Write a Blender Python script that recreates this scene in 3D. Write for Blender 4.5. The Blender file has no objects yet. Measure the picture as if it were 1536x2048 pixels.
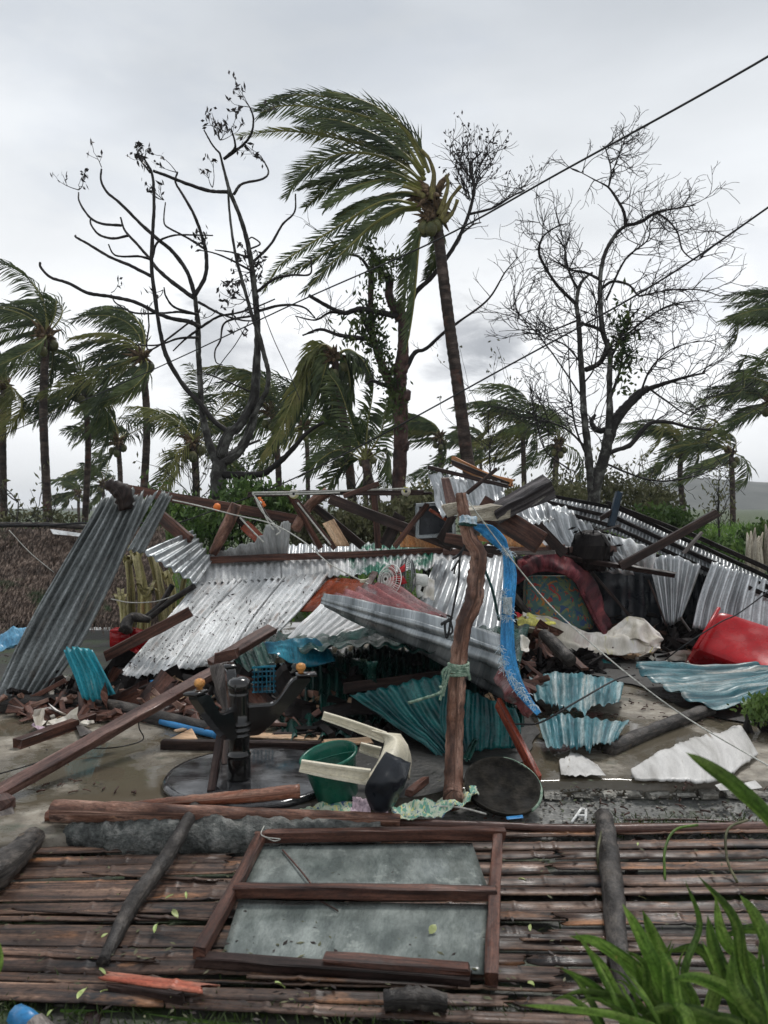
import bpy, math, random
from mathutils import Vector, Matrix, noise
random.seed(7)
R = random.Random(11)
SC = bpy.context.scene
COL = SC.collection
FPX = 1538.0
EYE = 1.6
# ---------------------------------------------------------------- camera, sky, sun, exposure
cd = bpy.data.cameras.new('camera'); cam = bpy.data.objects.new('camera', cd); COL.objects.link(cam)
cam.location = (0, 0, EYE); cam.rotation_euler = (math.radians(90), 0, 0)
cd.sensor_fit = 'VERTICAL'; cd.sensor_height = 24; cd.lens = 24 * FPX / 2048
cd.clip_start = .05; cd.clip_end = 4000
SC.camera = cam
cd.dof.use_dof = True; cd.dof.focus_distance = 6.5; cd.dof.aperture_fstop = 3.2
w = bpy.data.worlds.new('World'); SC.world = w; w.use_nodes = True
nt = w.node_tree; nt.nodes.clear(); N = nt.nodes.new; L = nt.links.new
out = N('ShaderNodeOutputWorld')
sky = N('ShaderNodeTexSky'); sky.sky_type = 'NISHITA'; sky.sun_disc = False
sky.sun_elevation = math.radians(58); sky.sun_rotation = math.radians(25)
bg1 = N('ShaderNodeBackground'); bg1.inputs[1].default_value = .05; L(sky.outputs[0], bg1.inputs[0])
tc = N('ShaderNodeTexCoord'); sep = N('ShaderNodeSeparateXYZ'); L(tc.outputs['Generated'], sep.inputs[0])
mp = N('ShaderNodeMapping'); mp.inputs['Scale'].default_value = (1, 1, 2.6); L(tc.outputs['Generated'], mp.inputs[0])
def wnoise(sc, det, ro=.5, dist=0.0, off=(0, 0, 0)):
    m = N('ShaderNodeMapping'); m.inputs['Location'].default_value = off; L(mp.outputs[0], m.inputs[0])
    n = N('ShaderNodeTexNoise'); n.inputs['Scale'].default_value = sc; n.inputs['Detail'].default_value = det
    n.inputs['Roughness'].default_value = ro; n.inputs['Distortion'].default_value = dist
    L(m.outputs[0], n.inputs['Vector']); return n.outputs['Fac']
def wramp(src, stops):
    r = N('ShaderNodeValToRGB'); r.color_ramp.interpolation = 'EASE'
    while len(r.color_ramp.elements) < len(stops): r.color_ramp.elements.new(.5)
    for e, (p, c) in zip(r.color_ramp.elements, stops): e.position = p; e.color = (*c, 1)
    L(src, r.inputs[0]); return r.outputs[0]
grad = wramp(sep.outputs['Z'], [(0, (.70, .715, .725)), (.08, (.73, .74, .75)), (.24, (.71, .72, .73)), (.40, (.59, .61, .63)), (.56, (.475, .50, .53)), (1, (.50, .52, .55))])
c1 = wramp(wnoise(1.7, 5, .5, .3), [(.3, (.86, .87, .88)), (.7, (1.12, 1.12, 1.12))])
puff = wramp(wnoise(3.4, 7, .55, .4, (3.1, .35, 1.1)), [(.50, (1, 1, 1)), (.60, (.80, .82, .85)), (.72, (.66, .68, .73))])
low = wramp(sep.outputs['Z'], [(.02, (0, 0, 0)), (.07, (1, 1, 1)), (.25, (1, 1, 1)), (.36, (0, 0, 0))])
def wmix(t, f, a, b):
    m = N('ShaderNodeMix'); m.data_type = 'RGBA'; m.blend_type = t
    if isinstance(f, float): m.inputs[0].default_value = f
    else: L(f, m.inputs[0])
    if isinstance(a, tuple): m.inputs[6].default_value = (*a, 1)
    else: L(a, m.inputs[6])
    L(b, m.inputs[7]); return m.outputs[2]
pn = wnoise(9, 7, .6, .3, (1, 2, 3)); puffs = None
for cx, cy, r0, dk in ((955, 655, .9962, .70), (930, 710, .9978, .76), (990, 720, .9985, .80), (450, 690, .9966, .72), (380, 700, .9975, .80), (560, 700, .9984, .80), (1350, 600, .9955, .92), (1500, 560, .9965, .90), (700, 330, .975, .95), (250, 250, .985, .94)):
    cvec = Vector(((cx - 768) / FPX, 1, (1024 - cy) / FPX)).normalized()
    nv_ = N('ShaderNodeVectorMath'); nv_.operation = 'NORMALIZE'; L(tc.outputs['Generated'], nv_.inputs[0])
    dt = N('ShaderNodeVectorMath'); dt.operation = 'DOT_PRODUCT'; L(nv_.outputs[0], dt.inputs[0]); dt.inputs[1].default_value = cvec
    sc_ = N('ShaderNodeMath'); sc_.operation = 'SUBTRACT'; L(dt.outputs['Value'], sc_.inputs[0]); sc_.inputs[1].default_value = r0
    sc2 = N('ShaderNodeMath'); sc2.operation = 'DIVIDE'; L(sc_.outputs[0], sc2.inputs[0]); sc2.inputs[1].default_value = 1 - r0
    sc3 = N('ShaderNodeMath'); sc3.operation = 'MULTIPLY_ADD'; L(pn, sc3.inputs[0]); sc3.inputs[1].default_value = 3.2; sc3.inputs[2].default_value = -1.75
    sc4 = N('ShaderNodeMath'); sc4.operation = 'ADD'; L(sc2.outputs[0], sc4.inputs[0]); L(sc3.outputs[0], sc4.inputs[1])
    pr = wramp(sc4.outputs[0], [(0, (1, 1, 1)), (.9, (dk, dk * 1.01, dk * 1.03))])
    puffs = pr if puffs is None else wmix('MULTIPLY', 1.0, puffs, pr)
skyc = wmix('MULTIPLY', 1.0, wmix('MULTIPLY', 1.0, grad, c1), puffs)
bg2 = N('ShaderNodeBackground'); bg2.inputs[1].default_value = 1.0; L(skyc, bg2.inputs[0])
ms = N('ShaderNodeMixShader'); ms.inputs[0].default_value = .96
L(bg1.outputs[0], ms.inputs[1]); L(bg2.outputs[0], ms.inputs[2]); L(ms.outputs[0], out.inputs[0])
sd = bpy.data.lights.new('sun', 'SUN'); sd.energy = 1.5; sd.angle = math.radians(13); sd.color = (1, .97, .93)
so = bpy.data.objects.new('sun', sd); COL.objects.link(so)
so.rotation_euler = (math.radians(32), 0, math.radians(25 + 180 - 50)); so.location = (0, 0, 30)
SC.view_settings.view_transform = 'Standard'; SC.view_settings.look = 'None'
SC.view_settings.exposure = 0.54; SC.view_settings.gamma = 1; SC.view_settings.use_curve_mapping = False
SC.cycles.max_bounces = 6; SC.cycles.transparent_max_bounces = 6

# ---------------------------------------------------------------- helpers
DM = [False]
FAR = ('right roof', 'red tub', 'silver', 'fallen right', 'mattress', 'maroon', 'blue post', 'charred', 'rising', 'black plank', 'wide brown plank', 'hanging', 'dark hollow', 'cream cloth', 'wet white cloth', 'yellow cloth', 'strap and mattress', 'red and white rag', 'small red and white')
NEAR = ('crooked post', 'hewn', 'pink', 'top sheet', 'broad ribs', 'torn white', 'rear sheet')
def zone(label):
    """the right half of the wreck lies deeper than the left"""
    if label: DM[0] = any(k in label for k in FAR) and not any(k in label for k in NEAR)
def P(x, y, d):
    if DM[0] and 5.1 < d < 9.8: d = 7.55 + (d - 5.55) * .62 if d > 5.55 else 7.55 - (5.55 - d) * .8
    if y > 1024 and 3.9 < d < 10.4:
        d = min(d, (EYE - .13) * FPX / (y - 1024))      # nothing sinks into the slab
    return Vector(((x - 768) / FPX * d, d, EYE - (y - 1024) / FPX * d))
def G(x, y, z=0.0):
    d = (EYE - z) * FPX / (y - 1024); return Vector(((x - 768) / FPX * d, d, z))
def nz(v, s=1.0, o=0.0): return noise.noise(Vector(v) * s + Vector((o, o * 1.7, -o)))
def cr(pts, n):
    """n points along a Catmull-Rom curve through pts"""
    pts = [Vector(p) for p in pts]
    if len(pts) == 2: return [pts[0].lerp(pts[1], i / (n - 1)) for i in range(n)]
    q = [pts[0] * 2 - pts[1]] + pts + [pts[-1] * 2 - pts[-2]]
    m = len(pts) - 1; r = []
    for i in range(n):
        t = i / (n - 1) * m; k = min(int(t), m - 1); t -= k
        a, b, c, d = q[k:k + 4]
        r.append(.5 * ((2 * b) + (c - a) * t + (2 * a - 5 * b + 4 * c - d) * t * t + (3 * b - a - 3 * c + d) * t ** 3))
    return r
class MB:
    def __init__(s): s.v = []; s.f = []; s.uv = []
    def add(s, v, f, uv=None):
        o = len(s.v); s.v += [tuple(x) for x in v]; s.f += [tuple(i + o for i in t) for t in f]
        s.uv += list(uv) if uv else [(x[0], x[2]) for x in v]
        return s
def tag(o, label, cat, group=None, kind=None):
    if label: o['label'] = label
    if cat: o['category'] = cat
    if group: o['group'] = group
    if kind: o['kind'] = kind
    return o
def link(name, me, mat=None, parent=None, M=None):
    o = bpy.data.objects.new(name, me)
    if mat is not None and me is not None and not me.materials: me.materials.append(mat)
    if M is not None: o.matrix_basis = M
    if parent is not None:
        o.parent = parent; o.location = o.location - parent.location
    COL.objects.link(o); return o
def mk(name, mb, mat, parent=None, smooth=True, M=None, solid=0):
    me = bpy.data.meshes.new(name); me.from_pydata([tuple(v) for v in mb.v], [], mb.f)
    ul = me.uv_layers.new(name='uv'); li = [0] * len(me.loops); me.loops.foreach_get('vertex_index', li)
    b = []; 
    for i in li: b += mb.uv[i][:2]
    ul.data.foreach_set('uv', b)
    if smooth: me.polygons.foreach_set('use_smooth', [True] * len(me.polygons))
    me.update()
    o = link(name, me, mat, parent, M)
    if solid:
        s = o.modifiers.new('thickness', 'SOLIDIFY'); s.thickness = solid; s.offset = 0
    return o
def thing(name, label, cat, loc=(0, 0, 0), group=None):
    zone(label); o = bpy.data.objects.new(name, None); o.location = loc; o.empty_display_size = .1
    COL.objects.link(o); return tag(o, label, cat, group)
def frames(pts):
    T = []
    for i in range(len(pts)):
        t = pts[min(i + 1, len(pts) - 1)] - pts[max(i - 1, 0)]
        T.append(t.normalized() if t.length > 1e-9 else Vector((0, 0, 1)))
    a = T[0].cross(Vector((0, 0, 1)))
    if a.length < .1: a = T[0].cross(Vector((1, 0, 0)))
    a.normalize(); A = []
    for t in T:
        a = a - t * a.dot(t); a.normalize(); A.append((t, a.copy(), t.cross(a)))
    return A
def tube(mb, pts, rad, sides=8, rough=0.0, cap=True, sx=1.0, seed=0.0, endrag=0.0):
    pts = [Vector(p) for p in pts]; n = len(pts)
    if not isinstance(rad, (list, tuple)): rad = [rad] * n
    elif len(rad) != n:
        rad = [rad[min(int(i / (n - 1) * (len(rad) - 1)), len(rad) - 2)] * (1 - (i / (n - 1) * (len(rad) - 1) - min(int(i / (n - 1) * (len(rad) - 1)), len(rad) - 2))) + rad[min(int(i / (n - 1) * (len(rad) - 1)), len(rad) - 2) + 1] * (i / (n - 1) * (len(rad) - 1) - min(int(i / (n - 1) * (len(rad) - 1)), len(rad) - 2)) for i in range(n)]
    V = []; UV = []; F = []; s = 0
    fr = frames(pts)
    for i, (p, r, (t, a, b)) in enumerate(zip(pts, rad, fr)):
        if i: s += (p - pts[i - 1]).length
        for k in range(sides):
            th = 2 * math.pi * k / sides
            d = a * math.cos(th) * sx + b * math.sin(th)
            q = p + d * r
            if rough: q += d * r * rough * (nz(q, 1.2 / max(r, .004), seed) + .6 * nz(q, 4 / max(r, .004), seed))
            if endrag and i in (0, n - 1): q += t * endrag * (R.random() - .5) * (1 if i else -1)
            V.append(q); UV.append((s, th * r))
    for i in range(n - 1):
        for k in range(sides):
            k2 = (k + 1) % sides
            F.append((i * sides + k, i * sides + k2, (i + 1) * sides + k2, (i + 1) * sides + k))
    if cap:
        F.append(tuple(range(sides))[::-1]); F.append(tuple((n - 1) * sides + k for k in range(sides)))
    mb.add(V, F, UV)
def box(mb, c, s, M=None, ch=0.0):
    """box of centre c and size s, chamfered vertical profile"""
    x, y, z = [q / 2 for q in s]; c = Vector(c)
    if ch:
        prof = [(-y + ch, -z), (y - ch, -z), (y, -z + ch), (y, z - ch), (y - ch, z), (-y + ch, z), (-y, z - ch), (-y, -z + ch)]
    else: prof = [(-y, -z), (y, -z), (y, z), (-y, z)]
    V = [Vector((sx, a, b)) for sx in (-x, x) for a, b in prof]; n = len(prof)
    F = [(i, (i + 1) % n, n + (i + 1) % n, n + i) for i in range(n)] + [tuple(range(n))[::-1], tuple(range(n, 2 * n))]
    uv = [(v.x, v.y + v.z) for v in V]
    V = [(M @ v if M else v) + c for v in V]
    mb.add(V, F, uv)
def axes(p0, p1, up=Vector((0, 0, 1)), roll=0.0):
    x = (p1 - p0).normalized(); y = up.cross(x)
    if y.length < .05: y = Vector((0, 1, 0)).cross(x)
    y.normalize(); z = x.cross(y)
    m = Matrix((x, y, z)).transposed()
    return m @ Matrix.Rotation(math.radians(roll), 3, 'X')
def beam_mb(Lg, w, h, ch=.004, seg=10, jit=.0018, warp=.006, ragend=.0, seed=0.0):
    ch = min(ch, w * .25, h * .25); y = w / 2; z = h / 2
    prof = [(-y + ch, -z), (y - ch, -z), (y, -z + ch), (y, z - ch), (y - ch, z), (-y + ch, z), (-y, z - ch), (-y, -z + ch)]
    per = [0]
    for i in range(1, 8): per.append(per[-1] + math.dist(prof[i], prof[i - 1]))
    mb = MB(); V = []; UV = []
    for i in range(seg + 1):
        x = i / seg * Lg; wy = warp * nz((x * .8, seed, 0)); wz = warp * nz((x * .8, 9 + seed, 3))
        for k, (a, b) in enumerate(prof):
            e = ragend * (R.random() - .3) if i in (0, seg) else 0
            V.append(Vector((x + (e if i else -e), a + wy + jit * nz((x * 6, k, seed)) * 2, b + wz + jit * nz((x * 6, k + 20, seed)) * 2)))
            UV.append((x + seed, per[k] + seed * .7))
    F = [(i * 8 + k, i * 8 + (k + 1) % 8, (i + 1) * 8 + (k + 1) % 8, (i + 1) * 8 + k) for i in range(seg) for k in range(8)]
    F += [tuple(range(8))[::-1], tuple(seg * 8 + k for k in range(8))]
    mb.add(V, F, UV); return mb
_bs = [0]
def beam(name, label, cat, p0, p1, w, h, mat, roll=0, parent=None, group=None, rag=.025, warp=.012, jit=.003, up=Vector((0, 0, 1))):
    """a sawn timber from p0 to p1 with section w (sideways) by h (upward)"""
    zone(label)
    p0 = P(*p0) if not isinstance(p0, Vector) else p0
    p1 = P(*p1) if not isinstance(p1, Vector) else p1
    _bs[0] += 1.37; Lg = (p1 - p0).length
    mb = beam_mb(Lg, w, h, ragend=rag, seed=_bs[0], warp=warp, jit=jit, seg=max(4, min(24, int(Lg / .12))))
    M = axes(p0, p1, up, roll).to_4x4(); M.translation = p0
    o = mk(name, mb, mat, parent, smooth=False, M=M)
    return tag(o, label, cat if parent is None else None, group)
def log(name, label, cat, pts, rad, mat, sides=12, rough=.12, n=24, parent=None, group=None, endrag=.01, sx=1.0):
    zone(label); pts = [P(*p) if not isinstance(p, Vector) else p for p in pts]
    _bs[0] += 1.37; mb = MB()
    tube(mb, cr(pts, n), rad, sides, rough, seed=_bs[0], endrag=endrag, sx=sx)
    o = mk(name, mb, mat, parent); return tag(o, label, cat if parent is None else None, group)
def cord(name, label, cat, pts, r, mat, n=30, sides=5, parent=None, group=None):
    return log(name, label, cat, pts, r, mat, sides, 0, n, parent, group, 0)
def sheet_mb(net, ncor=0, amp=.009, nv=16, per=8, crump=0.0, cs=2.0, rag=(0, 0), urag=0.0, seed=0.0, sharp=False, nu=None, fold=None):
    rows = [[P(*p) if not isinstance(p, Vector) else p for p in r] for r in net]
    nu = nu or (ncor * per if ncor else 24)
    full = [cr(r, nu + 1) for r in rows]
    W = sum((full[0][i + 1] - full[0][i]).length for i in range(nu))
    cols = [cr([full[j][i] for j in range(len(rows))], nv * 2 + 1) if len(rows) > 1 else None for i in range(nu + 1)]
    Lg = (cols[0][-1] - cols[0][0]).length
    def at(i, v):
        t = max(0, min(1, v)) * nv * 2; k = min(int(t), nv * 2 - 1); p = cols[i][k].lerp(cols[i][k + 1], t - k)
        if v < 0: p = p + (cols[i][0] - cols[i][1]) * (-v * nv * 2)
        if v > 1: p = p + (cols[i][-1] - cols[i][-2]) * ((v - 1) * nv * 2)
        return p
    g = []
    for i in range(nu + 1):
        a = rag[0] * (nz((i / nu * 9, seed, 0)) + .5 * nz((i / nu * 40, seed, 2))); b = rag[1] * (nz((i / nu * 9, seed, 5)) + .5 * nz((i / nu * 40, seed, 7)))
        g.append([at(i, a + (1 + b - a) * j / nv) for j in range(nv + 1)])
    V = []; UV = []
    for i in range(nu + 1):
        for j in range(nv + 1):
            du = g[min(i + 1, nu)][j] - g[max(i - 1, 0)][j]; dv = g[i][min(j + 1, nv)] - g[i][max(j - 1, 0)]
            n = du.cross(dv)
            if n.length > 1e-12: n.normalize()
            p = g[i][j].copy(); ph = i / nu * ncor * 2 * math.pi
            if ncor:
                c = math.sin(ph)
                if sharp: c = max(-1, min(1, c * 1.9))
                p += n * amp * c
            if crump:
                p += n * crump * (nz(p, cs, seed) + .55 * nz(p, cs * 2.7, seed + 3) + .3 * abs(nz(p, cs * 6, seed + 5)))
            if fold: p += n * fold(i / nu, j / nv)
            if urag and i in (0, nu): p += du.normalized() * urag * nz(p, 12, seed)
            V.append(p); UV.append((j / nv * Lg + seed * .37, i / nu * W + seed * .91))
    m = nv + 1
    F = [(i * m + j, i * m + j + 1, (i + 1) * m + j + 1, (i + 1) * m + j) for i in range(nu) for j in range(nv)]
    mb = MB(); mb.add(V, F, UV); return mb
_ss = [3.0]
def sheet(name, label, cat, net, mat, parent=None, group=None, thick=.0016, smooth=True, **k):
    _ss[0] += 2.71; zone(label)
    k.setdefault('seed', _ss[0])
    o = mk(name, sheet_mb(net, **k), mat, parent, smooth=smooth, solid=thick)
    return tag(o, label, cat if parent is None else None, group)
def lathe(mb, prof, c=(0, 0, 0), n=24, M=None):
    V = []; F = []; UV = []; c = Vector(c)
    for i, (r, z) in enumerate(prof):
        for k in range(n):
            a = 2 * math.pi * k / n; v = Vector((r * math.cos(a), r * math.sin(a), z))
            V.append((M @ v if M else v) + c); UV.append((z, a * max(r, .01)))
    for i in range(len(prof) - 1):
        for k in range(n):
            F.append((i * n + k, i * n + (k + 1) % n, (i + 1) * n + (k + 1) % n, (i + 1) * n + k))
    mb.add(V, F, UV)
def copy_tree(o, loc, scale=1.0, rz=0.0, label=None):
    r = o.copy(); COL.objects.link(r); r.location = loc; r.scale = (scale,) * 3; r.rotation_euler.z = rz
    if label: r['label'] = label
    for ch in list(o.children):
        c = ch.copy(); COL.objects.link(c); c.parent = r
        for g in list(ch.children):
            d = g.copy(); COL.objects.link(d); d.parent = c
    return r

# ---------------------------------------------------------------- materials
def M_(name, cols, scale=(4, 4, 4), rough=(.4, .7), metal=0.0, bump=.4, bdist=.004, bscale=None, coord='uv', spots=None, spots2=None, rnd=.2, det=6, spec=.32, transl=0.0, coat=0.0, contrast=(.36, .64), rscale=9.0, distort=0.0, grit=.38, gstretch=.35):
    m = bpy.data.materials.new(name); m.use_nodes = True; t = m.node_tree; n = t.nodes; l = t.links
    b = n['Principled BSDF']; tcn = n.new('ShaderNodeTexCoord'); oi = n.new('ShaderNodeObjectInfo')
    ma = n.new('ShaderNodeVectorMath'); ma.operation = 'ADD'
    sc = n.new('ShaderNodeVectorMath'); sc.operation = 'SCALE'; sc.inputs['Scale'].default_value = 1
    cv = n.new('ShaderNodeCombineXYZ'); ml = n.new('ShaderNodeMath'); ml.operation = 'MULTIPLY'; ml.inputs[1].default_value = 37.0
    l.new(oi.outputs['Random'], ml.inputs[0]); l.new(ml.outputs[0], cv.inputs[2]); l.new(ml.outputs[0], cv.inputs[0])
    l.new(tcn.outputs['UV' if coord == 'uv' else 'Object'], ma.inputs[0]); l.new(cv.outputs[0], ma.inputs[1])
    base = ma.outputs[0]
    def noi(s, d=det, ro=.6, off=0.0, dist=0.0):
        mpn = n.new('ShaderNodeMapping'); mpn.inputs['Scale'].default_value = s; mpn.inputs['Location'].default_value = (off, off, off)
        l.new(base, mpn.inputs[0]); x = n.new('ShaderNodeTexNoise'); x.inputs['Scale'].default_value = 1; x.inputs['Detail'].default_value = d
        x.inputs['Roughness'].default_value = ro; x.inputs['Distortion'].default_value = dist; l.new(mpn.outputs[0], x.inputs['Vector']); return x.outputs['Fac']
    def ramp(src, stops, interp='LINEAR'):
        r = n.new('ShaderNodeValToRGB'); r.color_ramp.interpolation = interp
        while len(r.color_ramp.elements) < len(stops): r.color_ramp.elements.new(.5)
        for e, (p, c) in zip(r.color_ramp.elements, stops): e.position = p; e.color = (*c, 1)
        l.new(src, r.inputs[0]); return r.outputs[0]
    a, z = contrast
    c = ramp(noi(scale, dist=distort), [(a + (z - a) * i / max(1, len(cols) - 1), q) for i, q in enumerate(cols)])
    for k, sp in enumerate([spots, spots2]):
        if sp:
            colr, s3, lo, hi = sp
            f = ramp(noi(s3, 5, .65, 5.5 + k * 3), [(lo, (0, 0, 0)), (hi, (1, 1, 1))])
            mx = n.new('ShaderNodeMix'); mx.data_type = 'RGBA'; l.new(f, mx.inputs[0]); l.new(c, mx.inputs[6]); mx.inputs[7].default_value = (*colr, 1); c = mx.outputs[2]
    if grit:
        gs = 130 if coord == 'uv' else 110
        g1 = ramp(noi((gs * gstretch, gs, gs), 5, .75, 8.3), [(.36, (1 - grit * 1.3,) * 3), (.5, (1, 1, 1)), (.66, (1 + grit * .8,) * 3)])
        g2 = ramp(noi((7 * gstretch, 9, 9), 4, .65, 4.4), [(.34, (1 - grit, 1 - grit, 1 - grit)), (.64, (1 + grit * .5,) * 3)])
        for g in (g1, g2):
            mx = n.new('ShaderNodeMix'); mx.data_type = 'RGBA'; mx.blend_type = 'MULTIPLY'; mx.inputs[0].default_value = 1; l.new(c, mx.inputs[6]); l.new(g, mx.inputs[7]); c = mx.outputs[2]
    if rnd:
        hs = n.new('ShaderNodeHueSaturation'); mr = n.new('ShaderNodeMapRange'); mr.inputs[3].default_value = 1 - rnd; mr.inputs[4].default_value = 1 + rnd
        l.new(oi.outputs['Random'], mr.inputs[0]); l.new(mr.outputs[0], hs.inputs['Value']); l.new(c, hs.inputs['Color']); c = hs.outputs[0]
    l.new(c, b.inputs['Base Color'])
    mr = n.new('ShaderNodeMapRange'); mr.inputs[1].default_value = .35; mr.inputs[2].default_value = .65; mr.inputs[3].default_value = rough[0]; mr.inputs[4].default_value = rough[1]
    l.new(noi((rscale,) * 3, 3, .5, 2.2), mr.inputs[0]); l.new(mr.outputs[0], b.inputs['Roughness'])
    b.inputs['Metallic'].default_value = metal; b.inputs['Specular IOR Level'].default_value = spec
    if coat: b.inputs['Coat Weight'].default_value = coat; b.inputs['Coat Roughness'].default_value = .12
    if bump:
        bn = n.new('ShaderNodeBump'); bn.inputs['Strength'].default_value = bump; bn.inputs['Distance'].default_value = bdist
        l.new(noi(bscale or tuple(x * 5 for x in scale), 4, .6, 1.1), bn.inputs['Height']); l.new(bn.outputs[0], b.inputs['Normal'])
    if transl:
        tr = n.new('ShaderNodeBsdfTranslucent'); l.new(c, tr.inputs[0]); mx = n.new('ShaderNodeMixShader'); mx.inputs[0].default_value = transl
        l.new(b.outputs[0], mx.inputs[1]); l.new(tr.outputs[0], mx.inputs[2]); l.new(mx.outputs[0], n['Material Output'].inputs[0])
    return m
wd = dict(scale=(1.5, 30, 30), bscale=(4, 160, 160), bump=.5, bdist=.0025)
m_brown = M_('brown_stained_wood', [(.020, .007, .005), (.072, .028, .018), (.14, .062, .042)], rough=(.3, .65), spots=((.03, .018, .015), (3, 14, 14), .58, .72), **wd)
m_mauve = M_('wet_brown_board', [(.045, .020, .015), (.11, .058, .046), (.17, .105, .085)], rough=(.25, .5), spots=((.05, .02, .015), (2, 10, 10), .55, .7), **wd)
m_dark = M_('dark_wet_wood', [(.007, .004, .003), (.024, .013, .011), (.055, .034, .028)], rough=(.35, .65), spec=.22, **wd)
m_char = M_('blackened_beam', [(.006, .005, .006), (.03, .024, .026), (.10, .09, .09)], rough=(.35, .7), spots=((.30, .28, .25), (5, 9, 9), .64, .74), **wd)
m_red = M_('red_varnished_wood', [(.10, .018, .010), (.20, .04, .02), (.28, .07, .035)], rough=(.12, .35), **wd)
m_redply = M_('red_plywood', [(.16, .03, .012), (.28, .055, .02), (.16, .04, .025)], scale=(2, 6, 6), rough=(.1, .3), spots=((.32, .22, .18), (3, 9, 9), .56, .7))
m_orange = M_('orange_plywood', [(.38, .12, .03), (.50, .22, .08), (.56, .30, .14)], rough=(.3, .6), **wd)
m_tan = M_('bare_tan_plywood', [(.36, .22, .13), (.50, .33, .20), (.58, .42, .28)], rough=(.4, .7), **wd)
m_pale = M_('torn_pale_timber', [(.20, .17, .13), (.36, .32, .25), (.46, .42, .35)], rough=(.6, .9), **wd)
m_blackwood = M_('black_lacquered_wood', [(.004, .004, .004), (.008, .007, .007)], rough=(.06, .24), scale=(4, 12, 12), bump=.15, coat=.6, rnd=0, grit=0)
m_bark = M_('bare_log_bark', [(.050, .021, .014), (.16, .078, .052), (.33, .20, .15)], scale=(4, 12, 12), rough=(.4, .75), bump=.8, bdist=.006, spots=((.05, .028, .022), (5, 12, 12), .52, .66), spots2=((.36, .2, .12), (6, 20, 20), .66, .76))
m_barkdark = M_('dark_wet_bark', [(.012, .010, .009), (.035, .030, .027), (.09, .078, .068)], scale=(10, 14, 14), rough=(.4, .75), bump=1, bdist=.008, spots=((.17, .13, .09), (8, 9, 9), .64, .74))
m_pole = M_('reddish_pole', [(.07, .02, .010), (.22, .08, .045), (.36, .20, .14)], scale=(2, 16, 16), rough=(.25, .5), bump=.4, spots=((.06, .035, .03), (2, 9, 9), .55, .7))
m_bamboo = M_('weathered_bamboo', [(.012, .008, .006), (.050, .029, .021), (.115, .068, .048), (.25, .16, .11)], scale=(1.6, 34, 34), rough=(.25, .65), bump=.9, bscale=(5, 180, 180), bdist=.002, rnd=.45, spots=((.34, .16, .075), (1.8, 9, 9), .57, .70), spots2=((.014, .013, .014), (3, 14, 14), .52, .66), contrast=(.32, .68))
m_bambred = M_('orange_red_bamboo', [(.30, .06, .03), (.42, .12, .07), (.36, .18, .13)], scale=(2, 22, 22), rough=(.3, .6), rnd=0)
stl = dict(bump=.25, bdist=.003, bscale=(14, 14, 14), rnd=.08)
m_white = M_('white_weathered_roofing', [(.36, .37, .37), (.55, .56, .56), (.70, .71, .71)], scale=(1.2, 5, 5), rough=(.42, .7), metal=.12, grit=.26, spots=((.20, .17, .15), (14, 30, 30), .62, .70), spots2=((.20, .12, .08), (2.2, 9, 9), .58, .74), **stl)
m_galv = M_('dull_grey_galvanised_steel', [(.10, .11, .11), (.19, .205, .205), (.32, .34, .34)], scale=(.8, 16, 16), rough=(.35, .65), metal=.45, spots=((.42, .44, .44), (20, 50, 50), .68, .76), spots2=((.12, .085, .06), (1.8, 9, 9), .58, .76), **stl)
m_silver = M_('silver_roofing_steel', [(.26, .27, .28), (.46, .48, .49), (.66, .68, .69)], scale=(1, 8, 8), rough=(.3, .52), metal=.55, grit=.2, spots=((.22, .21, .20), (3, 9, 9), .58, .72), **stl)
m_greysheet = M_('grey_curved_steel', [(.14, .155, .16), (.25, .27, .28), (.40, .425, .43)], scale=(.9, 9, 9), rough=(.2, .45), metal=.55, spots=((.12, .13, .13), (2, 8, 8), .6, .75), grit=.2, **stl)
m_teal = M_('shade_darkened_teal_steel', [(.002, .030, .035), (.004, .068, .070), (.025, .145, .14)], scale=(1.5, 9, 9), rough=(.15, .4), spots=((.16, .20, .20), (4, 16, 16), .66, .78), spots2=((.012, .03, .03), (2, 6, 6), .55, .72), **stl)  # teal darkened; the hollow's shade is put into the base colour
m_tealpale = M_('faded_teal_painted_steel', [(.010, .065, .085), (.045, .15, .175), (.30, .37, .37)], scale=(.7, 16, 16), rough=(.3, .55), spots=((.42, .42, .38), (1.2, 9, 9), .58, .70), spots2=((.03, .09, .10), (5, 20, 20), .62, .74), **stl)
m_turq = M_('turquoise_painted_steel', [(.008, .17, .22), (.015, .23, .29), (.04, .30, .35)], scale=(1.5, 6, 6), rough=(.25, .5), spots=((.28, .40, .38), (9, 22, 22), .64, .74), **stl)
m_blueteal = M_('deep_blue_painted_steel', [(.002, .045, .08), (.005, .095, .15), (.02, .19, .26)], scale=(3, 5, 5), rough=(.15, .4), **stl)
m_green = M_('shade_darkened_green_steel', [(.002, .018, .014), (.004, .036, .028), (.010, .065, .050)], scale=(2, 8, 8), rough=(.15, .45), spots=((.2, .26, .23), (5, 22, 22), .64, .78), **stl)  # green taken near black; shade of the hollow put into the paint colour
m_greenroof = M_('green_splashed_roofing', [(.36, .38, .38), (.50, .52, .52), (.62, .64, .63)], scale=(2, 5, 5), rough=(.25, .5), metal=.2, spots=((.008, .12, .075), (2.0, 3.0, 3.0), .42, .50), **stl)
m_flatwhite = M_('dirty_flat_white_board', [(.34, .33, .31), (.50, .49, .47), (.60, .59, .57)], scale=(4, 5, 5), rough=(.3, .6), bump=.15, bdist=.002, rnd=.05, spots=((.20, .17, .13), (9, 14, 14), .62, .70), gstretch=1, grit=.12)
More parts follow.
